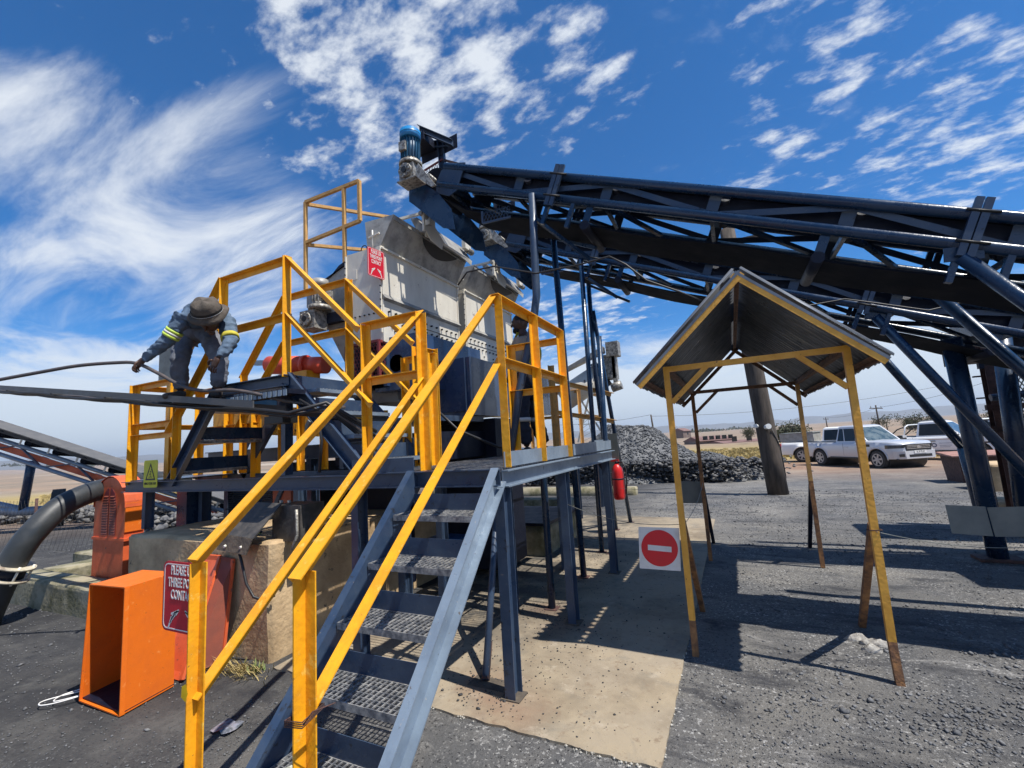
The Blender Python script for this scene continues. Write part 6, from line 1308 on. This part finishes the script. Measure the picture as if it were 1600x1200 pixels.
def pickup(label, pos, head, paint, extcab=True, load=False, cover=True, decal=False, bars=False, group=None):
    t = bpy.data.objects.new('pickup_truck', None); C.objects.link(t); tag(t, label, 'pickup truck', group); WL[t.name] = Vector((0, 0, 0))
    L_, Wd = 5.25, .92; wf, wr = 4.30, 1.08; ar = .47
    def zb(x):
        z = .42
        for w in (wf, wr):
            dx = abs(x-w)
            if dx < ar: z = max(z, .38+math.sqrt(ar*ar-dx*dx)*.98)
        return z
    def zt(x):
        if x < .02: return 1.02
        if x < 3.45: return 1.10+.06*max(0, (x-3.2)/.25)
        return 1.16-.03*(x-3.45)-.09*max(0, (x-4.75)/.5)**2
    def hw(x): return Wd*(1-.36*max(0, (x-4.72)/.53)**2.2-.03*max(0, (.2-x)/.2))
    xs = sorted(set([round(v, 3) for v in list(np.linspace(0, L_, 64))+[wf-ar, wf+ar, wr-ar, wr+ar, wf-ar+.02, wf+ar-.02, wr-ar+.02, wr+ar-.02]]))
    vs = []; rows = 7
    for x in xs:
        b, tp, w = zb(x), zt(x), hw(x); ev = .025 if min(abs(x-wf), abs(x-wr)) < ar+.07 else 0
        for s in (-1, 1):
            vs += [(x, s*(w-.02+ev), b), (x, s*(w+ev), b+.04), (x, s*w, b+(tp-b)*.45), (x, s*(w-.005), tp-.16), (x, s*(w-.035), tp-.03), (x, s*(w-.09), tp), (x, 0, tp+(.035 if x > 3.45 else 0))]
    mb = MB(); n = 14; fs = []
    for i in range(len(xs)-1):
        for s in (0, 1):
            for k in range(6): a = i*n+s*7+k; fs.append((a, a+1, a+n+1, a+n))
    for e in (0, len(xs)-1): o = e*n; fs.append(tuple([o+k for k in range(7)]+[o+7+k for k in range(5, -1, -1)]))
    mb.add(vs, fs, True); body = mb.build('body', paint, t)
    MB().box((.1, -.80, .40), (5.1, .80, .62)).build('underbody', 'trim', t)
    for w in (wf, wr):
        MB().cyl((w, -.80, .40), (w, .80, .40), ar-.01, 24).build('wheel_well', 'trim', t)
        for s in (-1, 1): wheel(t, (w, s*.82, .385), (0, s, 0))
    # cab
    xb0, xb1, xr0, xr1 = 2.06, 3.80, 2.16, 2.98; zr = 1.82; cb = 1.09
    C0 = [V(xb0, -.83, cb), V(xb1, -.80, cb+.01), V(xb1, .80, cb+.01), V(xb0, .83, cb)]; C1 = [V(xr0, -.66, zr-.02), V(xr1, -.64, zr-.02), V(xr1, .64, zr-.02), V(xr0, .66, zr-.02)]
    MB().hexa(C0+C1).build('cab', paint, t)
    MB().hexa([C1[0]-Z*.0, C1[1], C1[2], C1[3], V(xr0+.12, -.55, zr+.035), V(xr1-.15, -.55, zr+.03), V(xr1-.15, .55, zr+.03), V(xr0+.12, .55, zr+.035)]).build('roof', paint, t)
    def panel(nm, q, m, off=.006):
        n_ = (q[1]-q[0]).cross(q[-1]-q[0]).normalized(); c_ = sum(q, Vector())/len(q)
        if n_.dot(c_-V(2.8, 0, 1.2)) < 0: n_ = -n_
        return MB().prism([p+n_*.001 for p in q], n_*off).build(nm, m, t)
    def lerp(a, b, f): return a+(b-a)*f
    # windscreen
    f0, f1 = .10, .93; a, b, c, d = C0[1], C0[2], C1[2], C1[1]; panel('windscreen', [lerp(lerp(a, d, f0), lerp(b, c, f0), .05), lerp(lerp(a, d, f0), lerp(b, c, f0), .95), lerp(lerp(a, d, f1), lerp(b, c, f1), .94), lerp(lerp(a, d, f1), lerp(b, c, f1), .06)], 'screen')
    a, b, c, d = C0[3], C0[0], C1[0], C1[3]; panel('rear_window', [lerp(lerp(a, d, .15), lerp(b, c, .15), .08), lerp(lerp(a, d, .15), lerp(b, c, .15), .92), lerp(lerp(a, d, .85), lerp(b, c, .85), .9), lerp(lerp(a, d, .85), lerp(b, c, .85), .1)], 'glass')
    for s in (0, 1):
        A_, B_, B1_, A1_ = (C0[0], C0[1], C1[1], C1[0]) if s == 0 else (C0[3], C0[2], C1[2], C1[3])
        def pt(u_, v_): return lerp(lerp(A_, B_, u_), lerp(A1_, B1_, u_), v_)
        segs = ((.05, .27), (.31, .90)) if extcab else ((.06, .90),)
        for (u0_, u1_) in segs:
            panel('side_window', [pt(u0_, .10), pt(u1_, .10), pt(min(u1_, .93), .88), pt(u0_+.01, .88)], 'glass')
        sg = -1 if s == 0 else 1
        # door seams, handle, mirror, moulding
        for x in ((2.55, 3.72) if extcab else (1.95, 3.72)): MB().box((x-.004, sg*(Wd-.004), .52), (x+.004, sg*(Wd+.0015), 1.08)).build('door_seam', 'trim', t)
        MB().box((2.62, sg*(Wd-.002), .88), (2.82, sg*(Wd+.022), .91)).build('door_handle', paint if not decal else 'trim', t)
        MB().box((3.52, sg*(Wd-.04), 1.13), (3.70, sg*(Wd+.20), 1.30)).build('mirror', 'trim', t); MB().box((3.53, sg*(Wd+.02), 1.20), (3.71, sg*(Wd+.205), 1.305)).build('mirror_cap', paint, t)
        MB().box((1.75, sg*(Wd-.06), .40), (3.75, sg*(Wd+.03), .46)).build('side_step', 'trim', t)
        MB().box((3.80, sg*(Wd-.01), .92), (3.98, sg*(Wd+.008), 1.02)).build('fender_vent', 'trim', t)
        for w in (wf, wr):
            P0 = [V(w+math.cos(q)*(ar+.03), sg*(hw(w)+.02), .38+math.sin(q)*(ar+.03)*.98) for q in [PI*i/18 for i in range(19)]]; MB().path(P0, .022, 6).build('arch_trim', paint, t)
        if cover:
            for k in range(5): MB().box((.22+k*.3, sg*(Wd-.06), 1.105), (.38+k*.3, sg*(Wd-.015), 1.125)).build('bed_cleat', 'trim', t)
    if cover: MB().box((.06, -.80, 1.102), (1.98, .80, 1.125)).build('bed_cover', 'trim', t)
    # nose
    xn = L_
    MB().prism([V(xn-.02, -.54, .74), V(xn-.02, .54, .74), V(xn-.02, .60, 1.0), V(xn-.02, -.60, 1.0)], X*.03).build('grille', 'trim', t)
    for z in (.83, .89, .945): MB().box((xn+.008, -.50, z-.012), (xn+.018, .50, z+.012)).build('grille_bar', 'chrome', t)
    MB().prism([V(xn+.02, .10*math.cos(q), .885+.045*math.sin(q)) for q in [2*PI*i/16 for i in range(16)]], X*.008).build('badge', 'chrome', t)
    for s in (-1, 1):
        hs = MB(); xq = [4.72+.52*k/10 for k in range(11)]
        for k in range(10):
            a, b = xq[k], xq[k+1]; za, zb_ = .84+.02*(k/10), .84+.02*((k+1)/10)
            hs.hexa([V(a, s*(hw(a)-.03), za), V(b, s*(hw(b)-.03), zb_), V(b+.004, s*(hw(b)+.012), zb_), V(a, s*(hw(a)+.012), za), V(a, s*(hw(a)-.03), .985), V(b, s*(hw(b)-.03), .985), V(b+.004, s*(hw(b)+.010), .985), V(a, s*(hw(a)+.010), .985)])
        hs.build('headlight', 'lens', t)
        MB().prism([V(xn+.0, s*.60, .52), V(xn-.06, s*.80, .52), V(xn-.06, s*.80, .62), V(xn, s*.60, .64)], X*.045).build('fog_recess', 'trim', t)
        MB().box((-.03, s*.70, .78) if s > 0 else (-.03, -.90, .78), (.04, s*.90, 1.05) if s > 0 else (.04, -.70, 1.05)).build('tail_light', 'red', t)
    MB().hexa([V(xn-.25, -.88, .44), V(xn+.06, -.62, .44), V(xn+.06, .62, .44), V(xn-.25, .88, .44), V(xn-.22, -.91, .74), V(xn+.05, -.64, .74), V(xn+.05, .64, .74), V(xn-.22, .91, .74)]).build('front_bumper', paint, t)
    MB().box((xn+.04, -.48, .50), (xn+.065, .48, .60)).build('lower_intake', 'trim', t)
    pl = MB().box((xn+.062, -.26, .64), (xn+.072, .26, .75)).build('number_plate', 'white', t)
    MB().box((-.16, -.85, .50), (.0, .85, .68)).build('rear_bumper', 'trim', t)
    MB().box((-.012, -.78, .70), (.0, .78, 1.04)).build('tailgate', paint, t)
    if bars:
        MB().path([V(1.55, -.78, 1.1), V(1.62, -.70, 1.62), V(1.66, -.5, 1.70), V(1.66, .5, 1.70), V(1.62, .70, 1.62), V(1.55, .78, 1.1)], .035, 8).build('roll_bar', paint, t)
        for s in (-1, 1): MB().path([V(.9, s*.78, 1.12), V(1.3, s*.76, 1.5), V(1.63, s*.68, 1.64)], .03, 8).build('roll_bar_brace', 'trim', t)
        for s in (-1, 1): MB().rect((xr0+.05, s*.55, zr+.06), (xr1-.1, s*.55, zr+.06), .03, .03).build('roof_rail', 'chrome', t)
    if load:
        MB().hexa([V(.0, -.75, 1.13), V(1.7, -.75, 1.13), V(1.7, .75, 1.13), V(.0, .75, 1.13), V(-.02, -.76, 1.62), V(1.66, -.76, 1.66), V(1.66, .76, 1.66), V(-.02, .76, 1.62)]).build('load_box', 'box_grey', t); MB().box((-.02, -.78, 1.60), (1.7, .78, 1.63)).build('load_rim', 'plate_grey', t)
    if decal:
        for s in (-1, 1):
            MB().box((1.9, s*(Wd-.01), .965), (3.6, s*(Wd+.003), 1.0)).build('stripe', mat('tan_pinstripe', (.5, .36, .26), .5), t)
            MB().prism([V(2.75+.10*math.cos(q), s*(Wd+.001), .70+.10*math.sin(q)) for q in [2*PI*i/20 for i in range(20)]], Y*s*.003).build('emblem', mat('navy_emblem', (.03, .05, .12), .4), t)
            MB().prism([V(2.75+.06*math.cos(q), s*(Wd+.004), .70+.06*math.sin(q)) for q in [2*PI*i/20 for i in range(20)]], Y*s*.002).build('emblem_centre', 'white', t)
            for k_, (w_, z_) in enumerate(((.62, .78), (.45, .68), (.38, .60))): MB().box((2.95, s*Wd, z_), (2.95+w_, s*(Wd+.003), z_+.025)).build('door_print', mat('grey_print', (.25, .27, .32), .5), t)
    t.location = pos; t.rotation_euler = (0, 0, head)
    return t
def azh(a): return PI/2-math.radians(a)      # compass azimuth from +Y to rotation about Z
def place(az, fwx, fwy, wheel_local=(4.30, .82)):
    h = azh(az); c_, s_ = math.cos(h), math.sin(h); lx, ly = wheel_local; return (fwx-(lx*c_-ly*s_), fwy-(lx*s_+ly*c_)), h
# silver: front near wheel stands at (5.35,23.6)
(px0, py0), h = place(150, 5.42, 23.9, (4.30, -.82)); s1 = pickup('silver extended cab pickup parked facing right beyond the shelter', (px0, py0, -.47), h, 'silver_car', True)
(px0, py0), h = place(128, 9.9, 27.6, (4.30, -.82)); pickup('white pickup with a door emblem and roll bar parked behind the black struts', (px0, py0, -.50), h, 'white_car', False, bars=True, decal=True)
(px0, py0), h = place(126, 12.6, 30.2, (4.30, -.82)); pickup('white pickup farthest right, mostly hidden by the rusty frame', (px0, py0, -.53), h, 'white_car', False)
(px0, py0), h = place(112, 6.4, 28.9, (4.30, -.82)); pickup('white pickup carrying a grey load box, behind the tail of the silver one', (px0, py0, -.53), h, 'white_car', False, load=True, cover=False)
o_ = put_text(s1, 'plate_lettering', 'KL 39 TR GP', .10, (5.322, 0, .695), Y, Z, 'black', .62, .001, .001); o_.location = (0, 0, 0)

# ================================================================ PEOPLE
def skin(nodes, edges, sub=2, root=0):
    me = bpy.data.meshes.new('s'); me.from_pydata([n[0] for n in nodes], edges, []); ob = bpy.data.objects.new('s', me); C.objects.link(ob)
    md = ob.modifiers.new('k', 'SKIN'); md.use_smooth_shade = True; md.branch_smoothing = .3
    for i, n in enumerate(nodes):
        sv_ = me.skin_vertices[0].data[i]; r = n[1] if isinstance(n[1], tuple) else (n[1], n[1]); sv_.radius = r; sv_.use_root = (i == root)
    sd = ob.modifiers.new('d', 'SUBSURF'); sd.levels = sub; sd.render_levels = sub
    bpy.context.view_layer.update(); ev = ob.evaluated_get(bpy.context.evaluated_depsgraph_get()); m2 = bpy.data.meshes.new_from_object(ev)
    vs = [v.co.copy() for v in m2.vertices]; fs = [tuple(p.vertices) for p in m2.polygons]
    bpy.data.objects.remove(ob); bpy.data.meshes.remove(me); bpy.data.meshes.remove(m2); return vs, fs
def chain(pts, rs): return [(tuple(p), r) for p, r in zip(pts, rs)], [(i, i+1) for i in range(len(pts)-1)]
def ellip(mb, c, ax, r3, n=18, m=12, f=None):
    c = Vector(c); a, b, d = [Vector(q).normalized() for q in ax]; vs = []
    for i in range(m+1):
        th = PI*i/m
        for j in range(n):
            ph = 2*PI*j/n; p = Vector((math.sin(th)*math.cos(ph), math.sin(th)*math.sin(ph), math.cos(th)))
            if f: p = f(p)
            vs.append(c+a*p.x*r3[0]+b*p.y*r3[1]+d*p.z*r3[2])
    mb.add(vs, [(i*n+j, i*n+(j+1) % n, (i+1)*n+(j+1) % n, (i+1)*n+j) for i in range(m) for j in range(n)], True)
def head(mb, c, fd, upv, s=1.0):
    fd = Vector(fd).normalized(); upv = (Vector(upv)-fd*Vector(upv).dot(fd)).normalized(); sd = fd.cross(upv).normalized(); c = Vector(c)
    def F(p):
        q = p.copy()
        if q.z < 0: q.x *= 1+.18*q.z; q.y *= 1+.28*q.z
        if q.x > .2 and -.2 < q.z < .25: q.x *= .96
        return q
    ellip(mb, c, (fd, sd, upv), (.098*s, .076*s, .118*s), 22, 16, F)
    mb.prism([c+fd*.092*s+upv*.02*s-sd*.010*s, c+fd*.092*s+upv*.02*s+sd*.010*s, c+fd*.120*s-upv*.028*s+sd*.016*s, c+fd*.092*s-upv*.034*s, c+fd*.120*s-upv*.028*s-sd*.016*s], -fd*.02*s)
    ellip(mb, c+fd*.076*s-upv*.062*s, (fd, sd, upv), (.018*s, .030*s, .011*s), 10, 6); ellip(mb, c+fd*.085*s+upv*.028*s, (fd, sd, upv), (.014*s, .052*s, .010*s), 10, 6); ellip(mb, c+fd*.062*s-upv*.095*s, (fd, sd, upv), (.026*s, .028*s, .02*s), 10, 6)
    for k in (-1, 1): ellip(mb, c+sd*k*.076*s-fd*.005*s, (fd, sd, upv), (.022*s, .008*s, .034*s), 10, 6)
    return fd, sd, upv
def hand(mb, wrist, palm_dir, back, curl=.9, s=1.0, thumb_side=1):
    # palm plus five separate bent fingers; back = normal of the back of the hand
    d = Vector(palm_dir).normalized(); bk = (Vector(back)-d*Vector(back).dot(d)).normalized(); sd = d.cross(bk).normalized()*thumb_side; w = Vector(wrist)
    v, f = skin([(tuple(w-d*.02), (.024*s, .030*s)), (tuple(w+d*.03*s), (.017*s, .036*s)), (tuple(w+d*.085*s), (.015*s, .040*s))], [(0, 1), (1, 2)], 1); mb.add(v, f, True)
    for k, (o, l, r) in enumerate(((.030, .070, .0090), (.010, .080, .0095), (-.011, .074, .0090), (-.030, .058, .0080))):
        p = w+d*.080*s+sd*o*s; pts = [p]; a = .25*curl
        for q in (.42, .33, .25): dr = d*math.cos(a)-bk*math.sin(a); p = p+dr*l*q*s; pts.append(p); a += .75*curl
        v, f = skin(*chain(pts, [r*s, r*.95*s, r*.88*s, r*.75*s]), 1); mb.add(v, f, True)
    p = w+d*.030*s+sd*.030*s; p1 = p+(d*.6+sd*.75-bk*.25).normalized()*.034*s; p2 = p1+(d*.8+sd*.1-bk*.6*curl).normalized()*.030*s; p3 = p2+(d*.8-sd*.2-bk*.8*curl).normalized()*.024*s
    v, f = skin(*chain([p, p1, p2, p3], [.013*s, .0115*s, .0105*s, .009*s]), 1); mb.add(v, f, True)
def add_skin(mb, nodes, edges, sub=2, root=0): v, f = skin(nodes, edges, sub, root); mb.add(v, f, True)
# ---- bending worker: joints
HipL, HipR = V(-4.80, 2.57, 2.87), V(-4.55, 2.65, 2.85); KnL, KnR = V(-4.66, 2.45, 2.54), V(-4.25, 2.58, 2.51); AkL, AkR = V(-4.72, 2.50, 2.265), V(-4.27, 2.575, 2.235)
Pel = V(-4.72, 2.62, 2.93); Spn = V(-4.53, 2.53, 3.00); Chs = V(-4.25, 2.45, 2.95); Nck = V(-4.06, 2.37, 2.88); Hd = V(-3.955, 2.31, 2.83)
ShL, ShR = V(-4.37, 2.33, 2.90), V(-4.00, 2.48, 2.82); ElL, ElR = V(-4.50, 2.26, 2.69), V(-3.85, 2.43, 2.60); WrL, WrR = V(-4.675, 2.165, 2.53), V(-3.86, 2.32, 2.45)
t = thing('person', 'worker in blue jacket and brim hat bending to pull a hose', 'person', (-4.5, 2.5, 2.2))
b = MB()
nd = [(tuple(Pel), (.105, .10)), (tuple(Spn), (.115, .105)), (tuple(Chs), (.13, .11)), (tuple(Nck), .05), (tuple(Hd-V(.02, -.02, -.02)), .055), (tuple(ShL), .058), (tuple(ElL), .040), (tuple(WrL), .027), (tuple(ShR), .058), (tuple(ElR), .040), (tuple(WrR), .027), (tuple(HipL), .08), (tuple(KnL), .053), (tuple(AkL), .036), (tuple(HipR), .08), (tuple(KnR), .053), (tuple(AkR), .036)]
ed = [(0, 1), (1, 2), (2, 3), (3, 4), (2, 5), (5, 6), (6, 7), (2, 8), (8, 9), (9, 10), (0, 11), (11, 12), (12, 13), (0, 14), (14, 15), (15, 16)]
add_skin(b, nd, ed, 2)
fdw = V(.30, -.42, -.86); head(b, Hd+V(.0, -.01, -.03), fdw, V(.50, -.72, .50))
hand(b, WrL+V(-.002, -.0, -.0), V(-.55, -.25, -.55), V(-.5, -.3, .6), 1.15, 1.0, -1); hand(b, WrR+V(.0, -.0, .0), V(-.45, -.1, -.75), V(.5, -.6, .1), .8, 1.0, 1)
b.build('body', 'skin', t)
j = MB()   # jacket
mid = lambda a, b_, f: a+(b_-a)*f
nd = [(tuple(mid(Pel, Spn, .25)), (.135, .125)), (tuple(Spn), (.150, .135)), (tuple(Chs), (.165, .14)), (tuple(mid(Chs, Nck, .8)), .078), (tuple(ShL), .074), (tuple(mid(ShL, ElL, .6)), .066), (tuple(ElL), .062), (tuple(mid(ElL, WrL, .55)), .052), (tuple(mid(ElL, WrL, 1.02)), .040), (tuple(ShR), .085), (tuple(mid(ShR, ElR, .6)), .070), (tuple(ElR), .063), (tuple(mid(ElR, WrR, .55)), .052), (tuple(mid(ElR, WrR, 1.02)), .040)]
ed = [(0, 1), (1, 2), (2, 3), (2, 4), (4, 5), (5, 6), (6, 7), (7, 8), (2, 9), (9, 10), (10, 11), (11, 12), (12, 13)]
v, f = skin(nd, ed, 3)
def wr_(v, amp=.010, s=11): return [p+mnoise.noise_vector(Vector((p.x*s, p.y*s, p.z*s*2.2)))*amp+mnoise.noise_vector(Vector((p.x*s*2.2, p.y*s*2.2, p.z*s*4.6)))*amp*.7 for p in v]
j.add(wr_(v, .013), f, True); j.build('jacket', 'overall', t)
for a, c_ in ((.48, .0), (.68, .0)):
    p = mid(ShL, ElL, a+.12); d_ = (ElL-ShL).normalized(); MB().cyl(p-d_*.012, p+d_*.012, .0745, 20, .072).build('reflective_band', 'reflect', t)
p = mid(ShL, ElL, .70); d_ = (ElL-ShL).normalized(); MB().cyl(p-d_*.01, p+d_*.01, .0735, 20).build('reflective_band', 'reflect_s', t)
p = mid(ShR, ElR, .75); d_ = (ElR-ShR).normalized(); MB().cyl(p-d_*.02, p+d_*.02, .0735, 20, .072).build('reflective_band', 'vest', t)
tr = MB(); nd = [(tuple(Pel), (.135, .13)), (tuple(HipL), .108), (tuple(mid(HipL, KnL, .55)), .090), (tuple(KnL), .082), (tuple(mid(KnL, AkL, .5)), .075), (tuple(mid(KnL, AkL, .96)), .070), (tuple(HipR), .108), (tuple(mid(HipR, KnR, .55)), .090), (tuple(KnR), .082), (tuple(mid(KnR, AkR, .5)), .075), (tuple(mid(KnR, AkR, .96)), .070)]
v, f = skin(nd, [(0, 1), (1, 2), (2, 3), (3, 4), (4, 5), (0, 6), (6, 7), (7, 8), (8, 9), (9, 10)], 3); tr.add(wr_(v, .014, 9), f, True); tr.build('trousers', 'overall2', t)
def boot(par, ak, fd, m='boot', s=1.0, base=None):
    fd = Vector(fd); fd.z = 0; fd.normalize(); ak = Vector(ak); bz = ak.z-.085*s if base is None else base
    v, f = skin([(tuple(ak+Z*.02), .050*s), (tuple(V(ak.x, ak.y, bz+.05*s)-fd*.01), (.046*s, .05*s)), (tuple(V(ak.x, ak.y, bz+.038*s)+fd*.09*s), (.044*s, .040*s)), (tuple(V(ak.x, ak.y, bz+.030*s)+fd*.17*s), (.038*s, .028*s))], [(0, 1), (1, 2), (2, 3)], 2); MB().add(v, f, True).build('boot', m, par)
boot(t, AkL, V(.2, -.9, 0)); boot(t, AkR, V(.75, -.6, 0))
# bucket hat
hu = V(.40, -.62, .66).normalized(); hc = Hd+hu*.040+V(.01, -.015, 0); ha = hu.orthogonal().normalized(); hb_ = hu.cross(ha); ht = MB(); vs = []; prof = [(.152, -.035), (.156, -.030), (.140, -.008), (.116, .006), (.114, .030), (.108, .075), (.092, .100), (.05, .112), (.002, .115)]
n_ = 32
for i, (r, z) in enumerate(prof):
    for k in range(n_):
        a = 2*PI*k/n_; wv = 1+(.05*math.sin(2*a+.6)+.025*math.sin(5*a) if i < 3 else .018*math.sin(3*a)); vs.append(hc+ha*math.cos(a)*r*wv+hb_*math.sin(a)*r*wv+hu*(z+(.016*math.sin(2*a+1) if i < 3 else (.010*math.sin(4*a+i) if i < 8 else 0))))
ht.add(vs, [(i*n_+k, i*n_+(k+1) % n_, (i+1)*n_+(k+1) % n_, (i+1)*n_+k) for i in range(len(prof)-1) for k in range(n_)], True); ho_ = ht.build('hat', 'hat', t)
MB().cyl(hc+hu*.008, hc+hu*.034, .1215, 32, .1185, cap=False).build('hat_band', 'black', ho_); MB().cyl(hc+hu*.012, hc+hu*.0145, .123, 32, .1225, cap=False).build('band_trim', 'white', ho_)
# ---- second worker standing behind the guard rail, looking left
t = thing('person', 'man in brown shirt and yellow vest behind the walkway guard rail', 'person', (-2.12, 4.83, DK))
x_, y_ = -2.10, 4.80; b = MB()
Pel = V(x_-.02, y_, 2.30); Chs = V(x_+.02, y_, 2.70); Nck = V(x_, y_, 2.86); Hc = V(x_-.03, y_-.01, 2.985)
nd = [(tuple(Pel), (.11, .13)), (tuple(V(x_, y_, 2.48)), (.10, .12)), (tuple(Chs), (.11, .15)), (tuple(Nck), .055), (tuple(Hc-Z*.05), .058), (tuple(V(x_+.02, y_-.19, 2.74)), .055), (tuple(V(x_+.0, y_-.235, 2.46)), .04), (tuple(V(x_-.14, y_-.24, 2.26)), .028), (tuple(V(x_+.02, y_+.19, 2.74)), .055), (tuple(V(x_+.04, y_+.24, 2.46)), .04), (tuple(V(x_-.06, y_+.24, 2.23)), .028), (tuple(V(x_-.02, y_-.09, 2.24)), .085), (tuple(V(x_-.04, y_-.10, 1.88)), .058), (tuple(V(x_, y_-.10, 1.52)), .038), (tuple(V(x_-.02, y_+.09, 2.24)), .085), (tuple(V(x_+.03, y_+.12, 1.88)), .058), (tuple(V(x_+.12, y_+.13, 1.52)), .038)]
ed = [(0, 1), (1, 2), (2, 3), (3, 4), (2, 5), (5, 6), (6, 7), (2, 8), (8, 9), (9, 10), (0, 11), (11, 12), (12, 13), (0, 14), (14, 15), (15, 16)]
add_skin(b, nd, ed, 2); fd_, sd_2, up_2 = head(b, Hc, V(-1, -.28, -.06), Z)
hand(b, V(x_-.15, y_-.245, 2.245), V(-.6, 0, -.8), V(-.3, -.9, 0), .9, 1.0, 1); hand(b, V(x_-.06, y_+.24, 2.22), V(-.1, 0, -1), V(0, 1, 0), .7, 1.0, -1); b.build('body', 'skin', t)
j = MB(); nd = [(tuple(V(x_-.01, y_, 2.26)), (.135, .155)), (tuple(V(x_, y_, 2.48)), (.13, .15)), (tuple(Chs), (.14, .175)), (tuple(V(x_, y_, 2.83)), .075), (tuple(V(x_+.02, y_-.19, 2.74)), .078), (tuple(V(x_, y_-.235, 2.47)), .06), (tuple(V(x_-.11, y_-.24, 2.30)), .045), (tuple(V(x_+.02, y_+.19, 2.74)), .078), (tuple(V(x_+.04, y_+.24, 2.47)), .06), (tuple(V(x_-.04, y_+.24, 2.28)), .045)]
v, f = skin(nd, [(0, 1), (1, 2), (2, 3), (2, 4), (4, 5), (5, 6), (2, 7), (7, 8), (8, 9)], 3); j.add(wr_(v, .010), f, True); j.build('shirt', 'khaki', t)
for sy_ in (-1, 1): MB().add([V(x_-.155, y_+sy_*.05, 2.62), V(x_-.155, y_+sy_*.14, 2.62), V(x_-.02, y_+sy_*.15, 2.90-.05), V(x_-.02, y_+sy_*.08, 2.90-.04)], [(0, 1, 2, 3)]).build('vest_strap', 'vest', t)
ve = MB(); v, f = skin([(tuple(V(x_+.01, y_, 2.44)), (.165, .185)), (tuple(V(x_+.02, y_, 2.60)), (.172, .205)), (tuple(V(x_+.02, y_, 2.76)), (.150, .20))], [(0, 1), (1, 2)], 2); ve.add(v, f, True); ve.build('vest', 'vest', t)
tr = MB(); nd = [(tuple(V(x_-.02, y_, 2.28)), (.13, .15)), (tuple(V(x_-.02, y_-.09, 2.20)), .11), (tuple(V(x_-.04, y_-.10, 1.88)), .088), (tuple(V(x_, y_-.10, 1.54)), .075), (tuple(V(x_-.02, y_+.09, 2.20)), .11), (tuple(V(x_+.03, y_+.12, 1.88)), .088), (tuple(V(x_+.12, y_+.13, 1.54)), .075)]
v, f = skin(nd, [(0, 1), (1, 2), (2, 3), (0, 4), (4, 5), (5, 6)], 3); tr.add(wr_(v, .012, 9), f, True); tr.build('trousers', 'navy_cloth', t)
for (cx_, cy_) in ((x_-.036, y_-.10), (x_+.04, y_+.121)): MB().cyl((cx_, cy_, 1.815), (cx_, cy_, 1.86), .097, 20, .098).build('reflective_band', 'reflect_s', t)
boot(t, V(x_, y_-.10, 1.515), V(-1, -.1, 0), base=DK); boot(t, V(x_+.12, y_+.13, 1.515), V(-1, .1, 0), base=DK)
hh = MB(); ellip(hh, Hc+Z*.028-fd_*.016, (fd_, sd_2, Z), (.100, .082, .100), 20, 12, lambda p: p if p.z > -.1 else Vector((min(p.x, -.2 if p.x < .3 else .25)*1, p.y*.9, p.z*.6))); hh.build('hair', 'hair', t)
hh = MB(); ellip(hh, Hc+fd_*.042-Z*.082, (fd_, sd_2, Z), (.052, .056, .040), 14, 8); hh.build('beard', 'hair', t)

# ---- shared groups for repeats
GR = {'belt_conveyor': 'belt conveyors feeding the hoppers', 'hopper': 'galvanised hoppers side by side', 'pickup_truck': 'pickups parked beyond the yard', 'barrier_wire': 'barrier wires round the shelter', 'blank_board': 'blank boards hung on the barrier wire', 'power_line': 'power lines over the plain', 'safety_sign': 'three point contact signs', 'crossover_stair': 'short stairs of the crossover', 'farm_building': 'farm buildings beyond the yard', 'bush': 'bushes beyond the yard', 'utility_pole': 'distant utility poles', 'belt_guard': 'orange belt guards', 'kerb_beam': 'concrete beams on the ground', 'concrete_block': 'concrete blocks at the right'}
for o in bpy.data.objects:
    if o.parent is None:
        k = o.name.split('.')[0]
        if k in GR and 'label' in o: o['group'] = GR[k]
